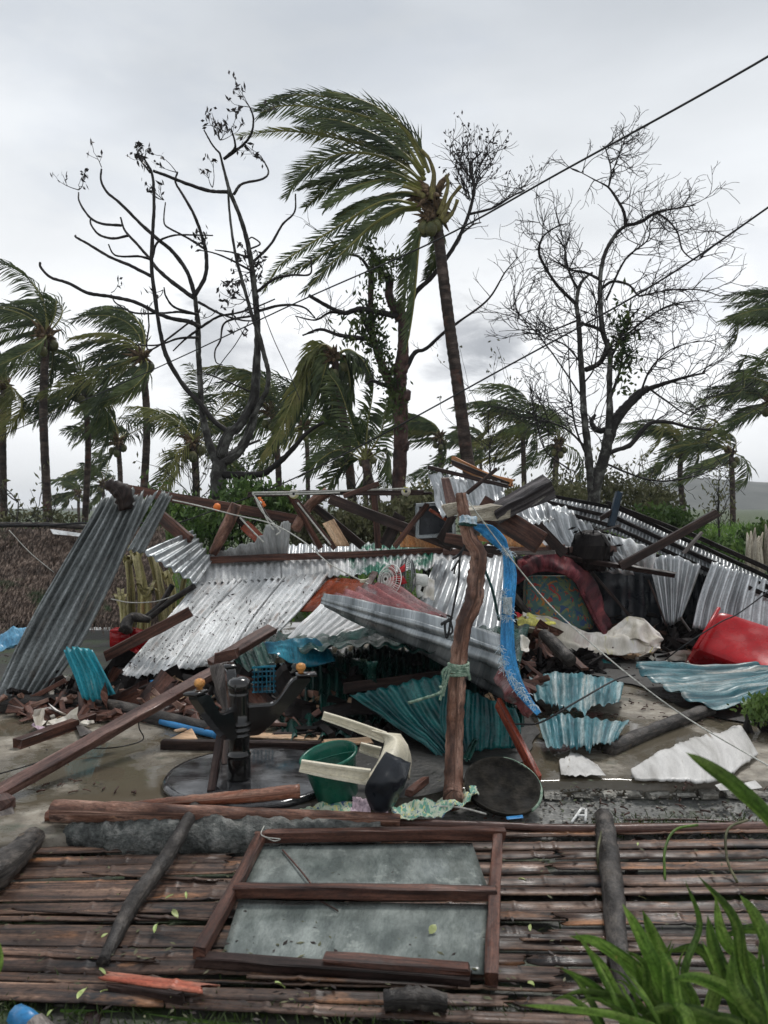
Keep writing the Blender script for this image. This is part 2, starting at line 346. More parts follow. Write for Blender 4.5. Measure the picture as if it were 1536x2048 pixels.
m_pink = M_('translucent_red_grey_roofing', [(.20, .05, .05), (.28, .11, .11), (.26, .25, .24)], scale=(1.4, 3, 3), rough=(.2, .4), spots=((.30, .30, .30), (1.4, 4, 4), .55, .62), **stl)
m_concrete = M_('rough_concrete', [(.035, .038, .036), (.075, .08, .075), (.15, .15, .14)], scale=(16, 16, 16), rough=(.5, .85), bump=1, bdist=.02, bscale=(40, 40, 40), coord='obj')
m_crack = M_('broken_block', [(.16, .15, .13), (.26, .25, .22), (.34, .33, .30)], scale=(12, 12, 12), rough=(.6, .9), bump=.8, bdist=.008, coord='obj')
m_glass = M_('clouded_wet_glass', [(.085, .10, .095), (.14, .16, .15), (.22, .245, .23)], scale=(5, 9, 9), rough=(.08, .3), bump=.08, spots=((.34, .37, .34), (9, 9, 9), .60, .76), spots2=((.05, .065, .062), (2.5, 12, 12), .6, .74), rnd=0, rscale=5, grit=.16)
m_plastic = M_('cream_plastic', [(.62, .57, .44), (.70, .65, .52)], scale=(8, 8, 8), rough=(.3, .5), coord='obj', bump=.1, rnd=0, spots=((.38, .30, .2), (14, 14, 14), .66, .8), grit=.16)
m_white_pl = M_('white_plastic', [(.62, .62, .58), (.74, .74, .70)], scale=(8, 8, 8), rough=(.3, .5), coord='obj', bump=.1, rnd=0, spots=((.4, .36, .3), (14, 14, 14), .62, .8), grit=.16)
m_redpl = M_('red_plastic', [(.30, .002, .005), (.42, .004, .009)], scale=(3, 3, 3), rough=(.18, .35), coord='obj', bump=.05, rnd=.05, spots=((.2, .02, .02), (9, 9, 9), .6, .8), grit=.16)
m_greenpl = M_('green_plastic', [(.006, .075, .05), (.012, .12, .08)], scale=(5, 5, 5), rough=(.2, .4), coord='obj', bump=.05, rnd=0, grit=.16)
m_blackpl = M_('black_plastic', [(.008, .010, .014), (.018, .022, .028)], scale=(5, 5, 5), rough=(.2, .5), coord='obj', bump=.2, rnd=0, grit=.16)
m_bluepl = M_('blue_plastic', [(.02, .14, .34), (.04, .24, .50)], scale=(5, 5, 5), rough=(.25, .5), coord='obj', bump=.1, rnd=.1, grit=.16)
m_strap = M_('blue_webbing_strap', [(.03, .22, .52), (.05, .31, .66), (.12, .40, .72)], scale=(3, 60, 60), rough=(.4, .6), rnd=0)
m_frayed = M_('frayed_blue_white_fibre', [(.30, .42, .50), (.52, .60, .64), (.66, .70, .70)], scale=(20, 60, 60), rough=(.6, .8), rnd=0)
m_rope = M_('green_rope', [(.09, .17, .12), (.22, .32, .24), (.35, .44, .34)], scale=(60, 20, 20), rough=(.7, .9), rnd=0)
m_ropedark = M_('dark_green_rope', [(.01, .045, .04), (.03, .10, .09)], scale=(60, 20, 20), rough=(.6, .9), rnd=0)
m_darkcord = M_('dark_cord', [(.012, .013, .015), (.05, .05, .05)], scale=(40, 20, 20), rough=(.5, .8), rnd=0)
m_cord = M_('off_white_cord', [(.42, .42, .38), (.62, .62, .57)], scale=(40, 20, 20), rough=(.6, .8), rnd=0)
m_wire = M_('black_cable', [(.012, .012, .013), (.03, .03, .032)], scale=(4, 20, 20), rough=(.5, .8), rnd=0)
m_greywood = M_('grey_weathered_wood', [(.05, .042, .038), (.11, .095, .088), (.20, .175, .16)], rough=(.4, .7), **wd)
m_orangepl = M_('orange_plastic', [(.60, .12, .02), (.75, .20, .04)], scale=(20, 20, 20), rough=(.3, .6), coord='obj', rnd=0, grit=.16)
m_woodball = M_('orange_wooden_knob', [(.32, .12, .03), (.62, .30, .09)], scale=(20, 20, 20), rough=(.2, .5), coord='obj', rnd=0)
m_maroon = M_('maroon_wet_blanket', [(.03, .006, .009), (.11, .016, .024), (.22, .05, .05)], scale=(9, 9, 9), rough=(.6, .95), bump=.8, bdist=.006, rnd=0, spots=((.03, .008, .012), (3, 3, 3), .5, .7))
m_lilac = M_('lilac_cloth', [(.40, .30, .36), (.54, .43, .49)], scale=(9, 9, 9), rough=(.8, 1), rnd=0)
m_sheetcloth = M_('cream_wet_cloth', [(.42, .38, .30), (.64, .60, .53), (.76, .73, .70)], scale=(4, 4, 4), rough=(.6, .9), rnd=0, grit=.10, spots=((.48, .46, .08), (2.5, 5, 5), .60, .66), spots2=((.28, .16, .14), (3, 3, 3), .64, .8))
m_yellow = M_('yellow_cloth', [(.55, .52, .10), (.70, .66, .22)], scale=(6, 6, 6), rough=(.7, .9), rnd=0, spots=((.45, .05, .04), (7, 7, 7), .66, .7))
def print_cloth(name, bg, cols, sc):
    m = bpy.data.materials.new(name); m.use_nodes = True; t = m.node_tree; n = t.nodes; l = t.links
    b = n['Principled BSDF']; tcn = n.new('ShaderNodeTexCoord'); b.inputs['Roughness'].default_value = .75
    c = None
    for i, (q, s, lo, hi) in enumerate(cols):
        mpn = n.new('ShaderNodeMapping'); mpn.inputs['Location'].default_value = (i * 3.7, i * 1.3, 0); l.new(tcn.outputs['UV'], mpn.inputs[0])
        x = n.new('ShaderNodeTexNoise'); x.inputs['Scale'].default_value = s * sc; x.inputs['Detail'].default_value = 1.5; x.inputs['Distortion'].default_value = 1.2; l.new(mpn.outputs[0], x.inputs['Vector'])
        r = n.new('ShaderNodeValToRGB'); r.color_ramp.elements[0].position = lo; r.color_ramp.elements[1].position = hi; l.new(x.outputs['Fac'], r.inputs[0])
        mx = n.new('ShaderNodeMix'); mx.data_type = 'RGBA'; l.new(r.outputs[0], mx.inputs[0])
        if c is None: mx.inputs[6].default_value = (*bg, 1)
        else: l.new(c, mx.inputs[6])
        mx.inputs[7].default_value = (*q, 1); c = mx.outputs[2]
    l.new(c, b.inputs['Base Color']); return m
m_floralmat = print_cloth('floral_mattress_print', (.05, .12, .115), [((.13, .18, .09), 1.0, .5, .56), ((.32, .035, .03), 1.3, .60, .62), ((.36, .15, .03), 1.9, .62, .64), ((.03, .07, .16), 1.6, .62, .65)], 6.5)
m_floral = print_cloth('pale_floral_print', (.44, .50, .38), [((.12, .30, .22), 1.1, .52, .56), ((.05, .10, .20), 1.7, .62, .65), ((.62, .58, .22), 1.4, .60, .64)], 30)
# plants
m_palm = M_('palm_leaflets', [(.020, .036, .014), (.055, .080, .028), (.12, .15, .055)], scale=(2, 2, 2), rough=(.35, .6), bump=0, transl=.25, rnd=.3, coord='obj', grit=.16)
m_palmyel = M_('yellowing_palm_leaflets', [(.07, .085, .02), (.14, .15, .04), (.20, .18, .06)], scale=(2, 2, 2), rough=(.4, .6), bump=0, transl=.25, rnd=.2, coord='obj', grit=.16)
m_rachis = M_('palm_midrib', [(.12, .13, .03), (.24, .22, .07)], scale=(2, 8, 8), rough=(.4, .6), rnd=.2)
m_ptrunk = M_('coconut_trunk', [(.016, .011, .009), (.045, .030, .024), (.10, .072, .060)], scale=(9, 3, 3), rough=(.6, .9), bump=1, bdist=.02, bscale=(30, 6, 6), rnd=.15, spots=((.10, .035, .02), (3, 3, 3), .58, .7))
m_coco = M_('coconut_husk', [(.05, .06, .02), (.12, .11, .04)], scale=(6, 6, 6), coord='obj')
m_fibre = M_('brown_palm_fibre', [(.03, .018, .009), (.09, .055, .028), (.17, .12, .07)], scale=(12, 12, 12), rough=(.8, 1), coord='obj')
m_greybark = M_('grey_tree_bark', [(.012, .010, .009), (.032, .030, .027), (.11, .11, .10)], scale=(6, 5, 5), rough=(.6, .9), bump=.8, bdist=.01, spots=((.26, .27, .25), (3, 7, 7), .60, .72))
m_redbark = M_('reddish_tree_bark', [(.018, .009, .008), (.055, .024, .020), (.12, .065, .052)], scale=(5, 5, 5), rough=(.5, .9), bump=1, bdist=.02)
m_blackbark = M_('dark_branch_bark', [(.007, .006, .006), (.020, .016, .015)], scale=(6, 6, 6), rough=(.6, .9), bump=.5)
m_vine = M_('vine_leaves', [(.018, .035, .010), (.05, .08, .02), (.09, .12, .03)], scale=(4, 4, 4), rough=(.4, .7), bump=0, transl=.2, rnd=.2, coord='obj')
m_lawn = M_('bright_wet_grass', [(.05, .10, .015), (.10, .20, .03), (.20, .32, .07)], scale=(2, 2, 2), rough=(.5, .8), bump=0, transl=.25, coord='obj')
m_bush = M_('bush_leaves', [(.03, .062, .015), (.075, .14, .035), (.15, .23, .06)], scale=(3, 3, 3), rough=(.35, .6), bump=0, transl=.25, rnd=.35, coord='obj')
m_scrub = M_('dry_scrub_leaves', [(.06, .065, .03), (.12, .125, .06), (.20, .19, .11)], scale=(3, 3, 3), rough=(.5, .7), bump=0, transl=.2, rnd=.3, coord='obj')
m_blade = M_('green_leaf_blade', [(.035, .080, .010), (.085, .16, .026), (.18, .27, .06)], scale=(2, 90, 90), rough=(.4, .65), bump=.3, spots=((.20, .15, .05), (7, 40, 40), .66, .74), transl=.3, rnd=.35)
m_yleaf = M_('fallen_yellow_green_leaf', [(.22, .30, .08), (.42, .46, .20)], scale=(10, 10, 10), rough=(.3, .5), bump=0, rnd=.3, grit=.16)
m_pods = M_('dry_pods', [(.012, .010, .010), (.04, .03, .03)], scale=(4, 4, 4), bump=0, coord='obj')
m_thatch = M_('old_thatch', [(.022, .014, .010), (.085, .058, .044), (.23, .175, .14)], scale=(40, 14, 14), rough=(.7, .95), bump=.3, rnd=.1, coord='obj', spots=((.03, .05, .02), (1.5, 1.5, 1.5), .58, .66))
m_banana = M_('banana_stem', [(.07, .05, .02), (.27, .24, .09), (.55, .48, .27)], scale=(1.2, 24, 24), rough=(.3, .6), bump=.3, rnd=.25, spots=((.30, .16, .08), (3, 9, 9), .6, .75))
# ================================================================ SETTING
def wet_ground(name, cols, pud_col, lo, hi, sc=1.1, moss=None, fine=9, r0=.50):
    m = bpy.data.materials.new(name); m.use_nodes = True; n = m.node_tree.nodes; l = m.node_tree.links; b = n['Principled BSDF']
    tcn = n.new('ShaderNodeTexCoord')
    def noi(s, d, off=0, ro=.6):
        mpn = n.new('ShaderNodeMapping'); mpn.inputs['Location'].default_value = (off, off * .7, 0); l.new(tcn.outputs['Object'], mpn.inputs[0])
        x = n.new('ShaderNodeTexNoise'); x.inputs['Scale'].default_value = s; x.inputs['Detail'].default_value = d; x.inputs['Roughness'].default_value = ro; l.new(mpn.outputs[0], x.inputs['Vector']); return x.outputs['Fac']
    def ramp(src, stops):
        r = n.new('ShaderNodeValToRGB')
        while len(r.color_ramp.elements) < len(stops): r.color_ramp.elements.new(.5)
        for e, (p, c) in zip(r.color_ramp.elements, stops): e.position = p; e.color = (*c, 1)
        l.new(src, r.inputs[0]); return r.outputs[0]
    def mix(f, a, c, ty='MIX'):
        x = n.new('ShaderNodeMix'); x.data_type = 'RGBA'; x.blend_type = ty; l.new(f, x.inputs[0]); l.new(a, x.inputs[6])
        if isinstance(c, tuple): x.inputs[7].default_value = (*c, 1)
        else: l.new(c, x.inputs[7])
        return x.outputs[2]
    c = ramp(noi(fine, 8), [(.3 + .4 * i / (len(cols) - 1), q) for i, q in enumerate(cols)])
    c = mix(ramp(noi(1.7, 5, 4), [(.45, (0, 0, 0)), (.62, (.7, .7, .7))]), c, cols[0])
    c = mix(ramp(noi(55, 3, 2), [(.64, (0, 0, 0)), (.70, (1, 1, 1))]), c, (.045, .035, .028))
    if moss: c = mix(ramp(noi(2.6, 6, 9), [(moss[1], (0, 0, 0)), (moss[1] + .09, (1, 1, 1))]), c, moss[0])
    pm = ramp(noi(sc, 5, 1.3, .55), [(lo, (0, 0, 0)), (hi, (1, 1, 1))])
    c = mix(pm, c, pud_col)
    l.new(c, b.inputs['Base Color'])
    mr = n.new('ShaderNodeMapRange'); mr.inputs[3].default_value = r0; mr.inputs[4].default_value = .03; l.new(pm, mr.inputs[0]); l.new(mr.outputs[0], b.inputs['Roughness'])
    bn = n.new('ShaderNodeBump'); bn.inputs['Distance'].default_value = .012
    mr2 = n.new('ShaderNodeMapRange'); mr2.inputs[3].default_value = .8; mr2.inputs[4].default_value = .03; l.new(pm, mr2.inputs[0]); l.new(mr2.outputs[0], bn.inputs['Strength'])
    l.new(noi(30, 6, 3), bn.inputs['Height']); l.new(bn.outputs[0], b.inputs['Normal'])
    return m
m_slab = wet_ground('wet_muddy_slab', [(.095, .08, .06), (.23, .20, .155), (.40, .37, .31)], (.10, .085, .06), .44, .52, 1.25, moss=((.06, .07, .045), .60))
m_pave = wet_ground('wet_gravelly_concrete', [(.07, .072, .068), (.16, .16, .15), (.28, .28, .26)], (.05, .05, .046), .60, .72, 1.6, moss=((.03, .04, .018), .54), fine=40)
m_soil = wet_ground('soil_and_grass', [(.02, .03, .012), (.05, .075, .025), (.10, .13, .05)], (.05, .045, .035), .9, .99, .5, fine=3, r0=1.0)
m_dirt = wet_ground('dark_wet_dirt', [(.015, .015, .012), (.035, .036, .028), (.075, .072, .055)], (.02, .02, .018), .66, .8, 1, moss=((.03, .05, .015), .5), fine=20)
def terr(x, y):
    h = 0
    if y > 9: h += min(1, (y - 9) / 14) * (.25 + .75 * max(0, min(1, (x - 1) / 6))) * 1.05
    if y > 9: h += .12 * nz((x, y, 0), .25) + .05 * nz((x, y, 3), 1.1)
    if y > 60: h += (y - 60) * .006
    return h
# ground: one sheet out to the horizon
mb = MB(); V = []; F = []
ys = [-4 + i * .5 for i in range(40)] + [16 * 1.09 ** i for i in range(1, 62)]
xs = [s * 1.5 * (1.135 ** i - 1) * 2 for s in (-1, 1) for i in range(0, 42)]; xs = sorted(set(xs))
for y in ys:
    for x in xs: V.append((x, y, terr(x, y) - .012))
nx = len(xs)
F = [(j * nx + i, j * nx + i + 1, (j + 1) * nx + i + 1, (j + 1) * nx + i) for j in range(len(ys) - 1) for i in range(nx - 1)]
mb.add(V, F); go = mk('ground', mb, m_soil); tag(go, 'green and muddy ground reaching to the hills', None, kind='structure')
# dark dirt in front, under the bamboo
def gridsheet(name, fy, by, x0, x1, z, mat, n=60, m=30, jit=.0, zj=.006, skirt=0.0):
    mb = MB(); V = []; F = []
    for i in range(n + 1):
        x = x0 + (x1 - x0) * i / n; a = fy(x) + jit * (nz((x, 0, 0), 3) + .6 * nz((x, 4, 0), 11)); b = by(x)
        if skirt: V.append((x, a - .01, z - skirt))
        for j in range(m + 1):
            t = (j / m) ** 1.6; y = a + (b - a) * t
            V.append((x, y, z + zj * nz((x, y, 0), 1.8) - (.012 if skirt and j == 0 else 0)))
    k = m + 1 + (1 if skirt else 0)
    F = [(i * k + j, (i + 1) * k + j, (i + 1) * k + j + 1, i * k + j + 1) for i in range(n) for j in range(k - 1)]
    mb.add(V, F); o = mk(name, mb, mat); return tag(o, None, None, kind='structure')
gridsheet('dirt_ground', lambda x: 1.0, lambda x: 4.6, -4, 4, .006, m_dirt, zj=.003)['label'] = 'dark wet dirt under the bamboo slats'
def edge(x):
    px = 768 + x / 4.2 * FPX
    pts = [(-900, 1760), (-100, 1745), (60, 1725), (130, 1690), (330, 1640), (560, 1610), (900, 1578), (1100, 1562), (1540, 1560), (2600, 1555)]
    for (a, ya), (b, yb) in zip(pts, pts[1:]):
        if px <= b or b == 2600:
            t = max(0, min(1, (px - a) / (b - a))); return (EYE - .10) * FPX / (ya + (yb - ya) * t - 1024)
gridsheet('pavement', lambda x: 3.55, lambda x: 5.0, -.4, 4.5, .012, m_pave, zj=.002)['label'] = 'wet grey gravelly pavement strip before the slab'
gridsheet('concrete_slab', edge, lambda x: 10.5, -4.8, 5.2, .10, m_slab, n=160, m=50, jit=.05, zj=.004, skirt=.12)['label'] = 'muddy concrete house slab with puddles'
# hills
m_hill = M_('haze_greyed_hill', [(.05, .058, .05), (.075, .083, .072), (.10, .105, .09)], scale=(.05, .05, .05), coord='obj', rough=(.9, 1), bump=.0, rnd=0)  # haze is put into the hill colour as grey
mb = MB(); V = []; n = 90
for j in range(9):
    for i in range(n + 1):
        x = -420 + 1000 * i / n
        prof = 6 + 16 * max(0, min(1, (x - 20) / 90)) + 7 * nz((x, 0, 0), .012) + 4 * nz((x, 3, 0), .04)
        V.append((x, 330 + j * 16, -2 + prof * math.sin(j / 8 * math.pi / 2) + 1.2 * nz((x, j * 16, 0), .1)))
F = [(j * (n + 1) + i, j * (n + 1) + i + 1, (j + 1) * (n + 1) + i + 1, (j + 1) * (n + 1) + i) for j in range(8) for i in range(n)]
mb.add(V, F); o = mk('hills', mb, m_hill); tag(o, 'low misty wooded hills behind the palms', None, kind='structure')

# ================================================================ VEGETATION
WIND = Vector((-1, .12, .02)).normalized()
def frond_mb(curve, L0=.62, wdt=.034, pairs=46, roll=0.0, sweep=.55, droop=.28, seed=0, start=.12, rib=.022, side_ref=None):
    """a feather palm leaf: midrib and leaflets"""
    q = cr(curve, 26); mb = MB(); fr = frames(q); rr = random.Random(seed)
    V = []; F = []; UV = []
    tube(mb, q, [rib * (1 - .8 * i / 25) for i in range(26)], 4, cap=False); nr = len(mb.f)
    ref = side_ref or Vector((0, 1, 0))
    for k in range(pairs):
        t = start + (1 - start) * (k + .5) / pairs; u = t * 25; i = min(int(u), 24); p = q[i].lerp(q[i + 1], u - i); T = fr[i][0]
        s = T.cross(ref); s = s.normalized() if s.length > .05 else fr[i][1]
        s = Matrix.Rotation(roll + .5 * math.sin(t * 3 + seed), 3, T) @ s
        ll = L0 * (.42 + .58 * math.sin(min(1, t * 1.02 + .10) * math.pi) ** .6)
        for sg in (-1, 1):
            if rr.random() < .07: continue
            j = Vector((rr.gauss(0, .10), rr.gauss(0, .10), rr.gauss(0, .10)))
            d = (s * sg * .62 + T * .60 + WIND * sweep + Vector((0, 0, -droop)) + j).normalized()
            d2 = (d * .8 + WIND * sweep * .5 + Vector((0, 0, -droop * 1.3)) + j * .6).normalized()
            l1 = ll * rr.uniform(.8, 1.1); a = p; b = p + d * l1 * .5; c = b + d2 * l1 * .5
            nn = d.cross(Vector((rr.uniform(-.5, .5), 1, rr.uniform(-.4, .4)))).normalized() * wdt * .5
            nn *= (.45 + .55 * ll / L0); o = len(V); V += [a - nn * .5, a + nn * .5, b - nn, b + nn, c]; F += [(o, o + 1, o + 3, o + 2), (o + 2, o + 3, o + 4)]; UV += [(0, 0)] * 5
    mb.add(V, F, UV); return mb, nr
def mk_frond(name, curve, parent, mat=None, **k):
    mb, nr = frond_mb(curve, **k)
    o = mk(name, mb, mat or m_palm, parent, smooth=False)
    o.data.materials.append(m_rachis); idx = [1] * nr + [0] * (len(mb.f) - nr); o.data.polygons.foreach_set('material_index', idx)
    return o
def blown(rr, az, el, Lg, wind=1.0, sag=.5):
    snap = rr.randint(3, 6) if rr.random() < .22 else 99
    d = Vector((math.cos(az) * math.cos(el), math.sin(az) * math.cos(el), math.sin(el))); p = Vector((0, 0, 0)); pts = [p.copy()]
    for i in range(8):
        d = (d + WIND * .23 * wind * (1 + i * .12) + Vector((0, 0, -.10 * sag * (1 + i * .25)))).normalized(); 
        if i == snap: d = (d * .3 + Vector((rr.gauss(0, .2), rr.gauss(0, .2), -1))).normalized()
        p = p + d * Lg / 8; pts.append(p.copy())
    return pts
def palm_trunk(par, base, top, r0, r1, bend=.15, name='trunk'):
    pts = [base, base.lerp(top, .3) + Vector((bend * .6, 0, 0)), base.lerp(top, .7) + Vector((bend, 0, 0)), top]
    q = cr(pts, 60); mb = MB()
    rad = [(r0 + (r1 - r0) * (i / 59) ** .6) * (1 + .045 * (i % 2)) + (r0 * .35 * max(0, 1 - i / 5)) for i in range(60)]
    tube(mb, q, rad, 12, .04); return mk(name, mb, m_ptrunk, par)
def crown_bits(par, c, s=1.0, coco=6, rr=R):
    mb = MB()
    for k in range(30):
        a = rr.uniform(0, 6.28); d = Vector((math.cos(a), math.sin(a), rr.uniform(-1.2, 1.0))).normalized(); e = d * rr.uniform(.25, .6) * s + WIND * .08
        tube(mb, [c + Vector((0, 0, -.15 * s)), c + e * .4, c + e * .8], [.07 * s, .05 * s, .006 * s], 5, .3)
    mk('crown_fibre', mb, m_fibre, par)
    for k in range(coco):
        a = k * 2.4; mb = MB(); p = c + Vector((math.cos(a) * .2 * s, math.sin(a) * .2 * s, -.28 * s - .1 * (k % 3) * s))
        lathe(mb, [(0, -.13), (.07, -.10), (.105, -.02), (.10, .05), (.05, .12), (0, .13)], p, 10); mk('coconut', mb, m_coco, par)
def palm_at(label, cx, cy, bx, d, s=1.0, nf=16, seed=1, r=.13, Lf=3.6, wind=1.0, coco=5, group='coconut palms behind the wreckage', mat=None, sag=.5, dropped=.35, spread=1.0):
    """crown at pixel (cx, cy), foot under pixel column bx"""
    rr = random.Random(seed); c = P(cx, cy, d); bxw = (bx - 768) / FPX * d; zb = terr(bxw, d) - .1
    t = thing('coconut_palm', label, 'palm tree', (bxw, d, zb), group)
    palm_trunk(t, Vector((bxw, d, zb)), c + Vector((0, 0, -.1)), r * 1.12, r * .85, bend=rr.uniform(-.15, .15))
    crown_bits(t, c, s, coco, rr)
    for k in range(nf):
        u = k / nf; az = u * 6.283 * 2.4 + rr.uniform(-.3, .3)
        el = rr.uniform(.5, 1.45) if rr.random() > dropped else rr.uniform(-1.0, .1)
        cv = [c + v * spread for v in blown(rr, az, el, Lf * s * rr.uniform(.75, 1.1), wind * rr.uniform(.7, 1.3), sag * rr.uniform(.8, 2.2))]
        mk_frond('frond', cv, t, mat or (m_palmyel if rr.random() < .12 else m_palm), L0=.66 * s, wdt=.034 * s * max(1, d / 20), pairs=52 if d < 24 else 34, roll=rr.uniform(-.9, .9), seed=seed * 31 + k, sweep=.5 * wind, droop=.3)
    return t
m_petiole = M_('frayed_palm_stalk', [(.05, .035, .012), (.13, .11, .035), (.20, .18, .06)], scale=(8, 8, 8), rough=(.5, .8))
# --- the tall leaning palm in the middle
D = 13.0
hb = P(948, 1150, D); hb.z = terr(hb.x, D) - .1
hero = thing('coconut_palm', 'tallest coconut palm, its trunk leaning left and crown blown far left', 'palm tree', hb)
mb = MB(); tp = [hb] + [P(x, y, D) for x, y in [(944, 1000), (932, 900), (917, 780), (903, 680), (890, 580), (879, 490), (872, 430), (862, 385)]]
q = cr(tp, 110); tube(mb, q, [(.125 - .040 * (i / 109) ** .5) * (1 + .06 * (i % 2)) for i in range(110)], 14, .05); mk('trunk', mb, m_ptrunk, hero)
hf = [([(858, 345), (835, 290), (790, 238), (720, 205), (640, 192), (575, 192), (520, 212)], .55, 0.0, 0), ([(850, 335), (810, 262), (755, 215), (690, 190), (655, 184)], .5, .5, 0),
      ([(848, 345), (790, 262), (715, 228), (630, 214), (560, 212), (520, 226)], .6, -.3, 0), ([(850, 350), (800, 300), (735, 262), (670, 240), (600, 236)], .75, 1.0, 0),
      ([(850, 372), (800, 322), (725, 290), (640, 270), (560, 262), (478, 272)], .40, -.6, 1), ([(846, 362), (780, 318), (700, 305), (640, 325), (600, 350), (575, 392)], .6, .5, 0),
      ([(845, 372), (775, 335), (700, 345), (650, 378), (612, 414)], .5, -1.2, 1), ([(845, 375), (780, 345), (700, 350), (640, 362), (604, 376)], .55, .9, 0),
      ([(845, 380), (790, 360), (725, 368), (680, 392), (650, 416)], .5, .3, 0), ([(850, 360), (800, 290), (740, 250), (690, 235), (650, 245), (610, 260)], .8, -.2, 1.2),
      ([(850, 360), (790, 305), (730, 300), (680, 310), (630, 300)], .8, .8, 1.6), ([(848, 365), (800, 330), (750, 318), (700, 330), (665, 350)], .7, .1, -.8),
      ([(840, 412), (790, 400), (745, 412), (690, 445), (620, 488), (560, 530), (527, 582)], .38, .5, 0), ([(842, 418), (790, 425), (730, 455), (670, 492), (610, 530), (545, 562)], .40, -.5, .5),
      ([(842, 412), (795, 420), (745, 450), (700, 492), (650, 540), (608, 584)], .50, .2, -.4), ([(850, 425), (838, 480), (833, 540), (828, 600), (820, 660), (812, 700)], .45, 1.5, 0),
      ([(856, 430), (838, 470), (822, 520), (812, 570), (806, 625)], .5, .4, .5), ([(846, 390), (800, 385), (745, 400), (700, 420), (670, 440)], .4, .2, .8),
      ([(862, 430), (880, 470), (870, 520), (850, 560)], .35, .3, 1.2), ([(850, 360), (780, 280), (700, 232), (620, 225), (575, 236)], .6, .4, 2.0)]
for k, (pl, ll, ro, dz) in enumerate(hf[:9] + [hf[9]] + hf[12:19]):
    cv = [P(x, y, D + dz * i / (len(pl) - 1) - .1) for i, (x, y) in enumerate(pl)]
    mk_frond('frond', cv, hero, m_palmyel if k in (4,) else m_palm, L0=ll * .85, wdt=.024, pairs=105, roll=ro, seed=k + 5, sweep=.45, droop=.12 if k < 12 else .32, rib=.032, start=.1)
crown_bits(hero, P(866, 385, D), 1.1, 0); crown_bits(hero, P(876, 425, D), .9, 0); crown_bits(hero, P(860, 432, D - .1), .55, 5)
for pl in ([(880, 440), (893, 415), (905, 392), (922, 372)], [(878, 430), (890, 395), (896, 370), (893, 350)], [(862, 400), (868, 350), (858, 318), (842, 300)], [(885, 445), (905, 425), (915, 400)], [(850, 395), (830, 380), (806, 372)]):
    mb = MB(); tube(mb, cr([P(x, y, D - .15) for x, y in pl], 12), [.06, .04, .028, .034], 7, .25); mk('petiole', mb, m_petiole, hero)
# --- other palms
pl = [('coconut palm at the far left with nuts under a crown swept left', 92, 668, 103, 18, 1.0, 17, 21, .155, 3.3, 1.0), ('coconut palm between the two leafless forks, crown streaming left', 285, 712, 276, 18.5, 1.0, 18, 22, .15, 3.3, 1.1),
      ('shorter dark palm just left of the streaming crown', 168, 768, 163, 20, 1.0, 14, 23, .13, 2.9, .8), ('small palm with a short crown between two taller left trunks', 236, 880, 238, 25, 1.0, 14, 24, .14, 2.9, .7),
      ('palm cut by the left edge of the view', 8, 770, 10, 19, .9, 13, 25, .14, 3.0, .9), ('dark bushy palm right of the forked leafless tree', 545, 822, 562, 21, 1.0, 18, 26, .14, 3.2, .9),
      ('thin palm behind the forked tree with trunk showing below it', 612, 850, 615, 27, 1.1, 14, 27, .13, 3.4, .8), ('small pale palm behind the vine covered tree', 735, 905, 745, 24, .9, 12, 28, .13, 3.0, .7),
      ('distant palm just left of the tall leaning trunk, crown combed left', 880, 872, 885, 31, 1.05, 15, 29, .17, 3.5, 1.5), ('distant palm right of the tall leaning trunk, tips streaming left', 1045, 850, 1050, 29, 1.05, 18, 30, .16, 3.6, 1.4),
      ('ragged olive palm behind the right leafless tree', 1118, 885, 1122, 27, 1.0, 14, 31, .17, 3.2, .7), ('palm with hanging crown in front of the misty hills', 1365, 890, 1372, 28, 1.0, 15, 32, .16, 3.2, 1.0),
      ('bent palm near the right edge drooping over the green slope', 1462, 905, 1466, 27, 1.0, 14, 33, .15, 3.1, 1.2), ('upper palm cut by the right edge with fronds combed left', 1585, 655, 1600, 18, .8, 14, 34, .14, 3.0, 1.1),
      ('lower palm cut by the right edge, wide crown blown left', 1545, 800, 1545, 20, .85, 15, 35, .14, 3.1, 1.1), ('tiny palm seen low between the two left trunks', 158, 985, 160, 48, 1.0, 11, 36, .15, 3.0, 1.0),
      ('tiny palm seen low left of the long purlin', 205, 965, 208, 42, 1.0, 11, 37, .15, 3.0, 1.0), ('yellowish young palm left of the forked trunk', 388, 880, 390, 17, .85, 14, 38, .14, 3.0, .3),
      ('distant olive palm right of the reddish trunk', 960, 900, 962, 42, 1.1, 12, 42, .15, 3.2, 1.0)]
for a in pl: palm_at(a[0], a[1], a[2], a[3], a[4], a[5] * .95, int(a[6] * .82), a[7], a[8] * .64, a[9] * .82, a[10] * 1.1, dropped=.3)
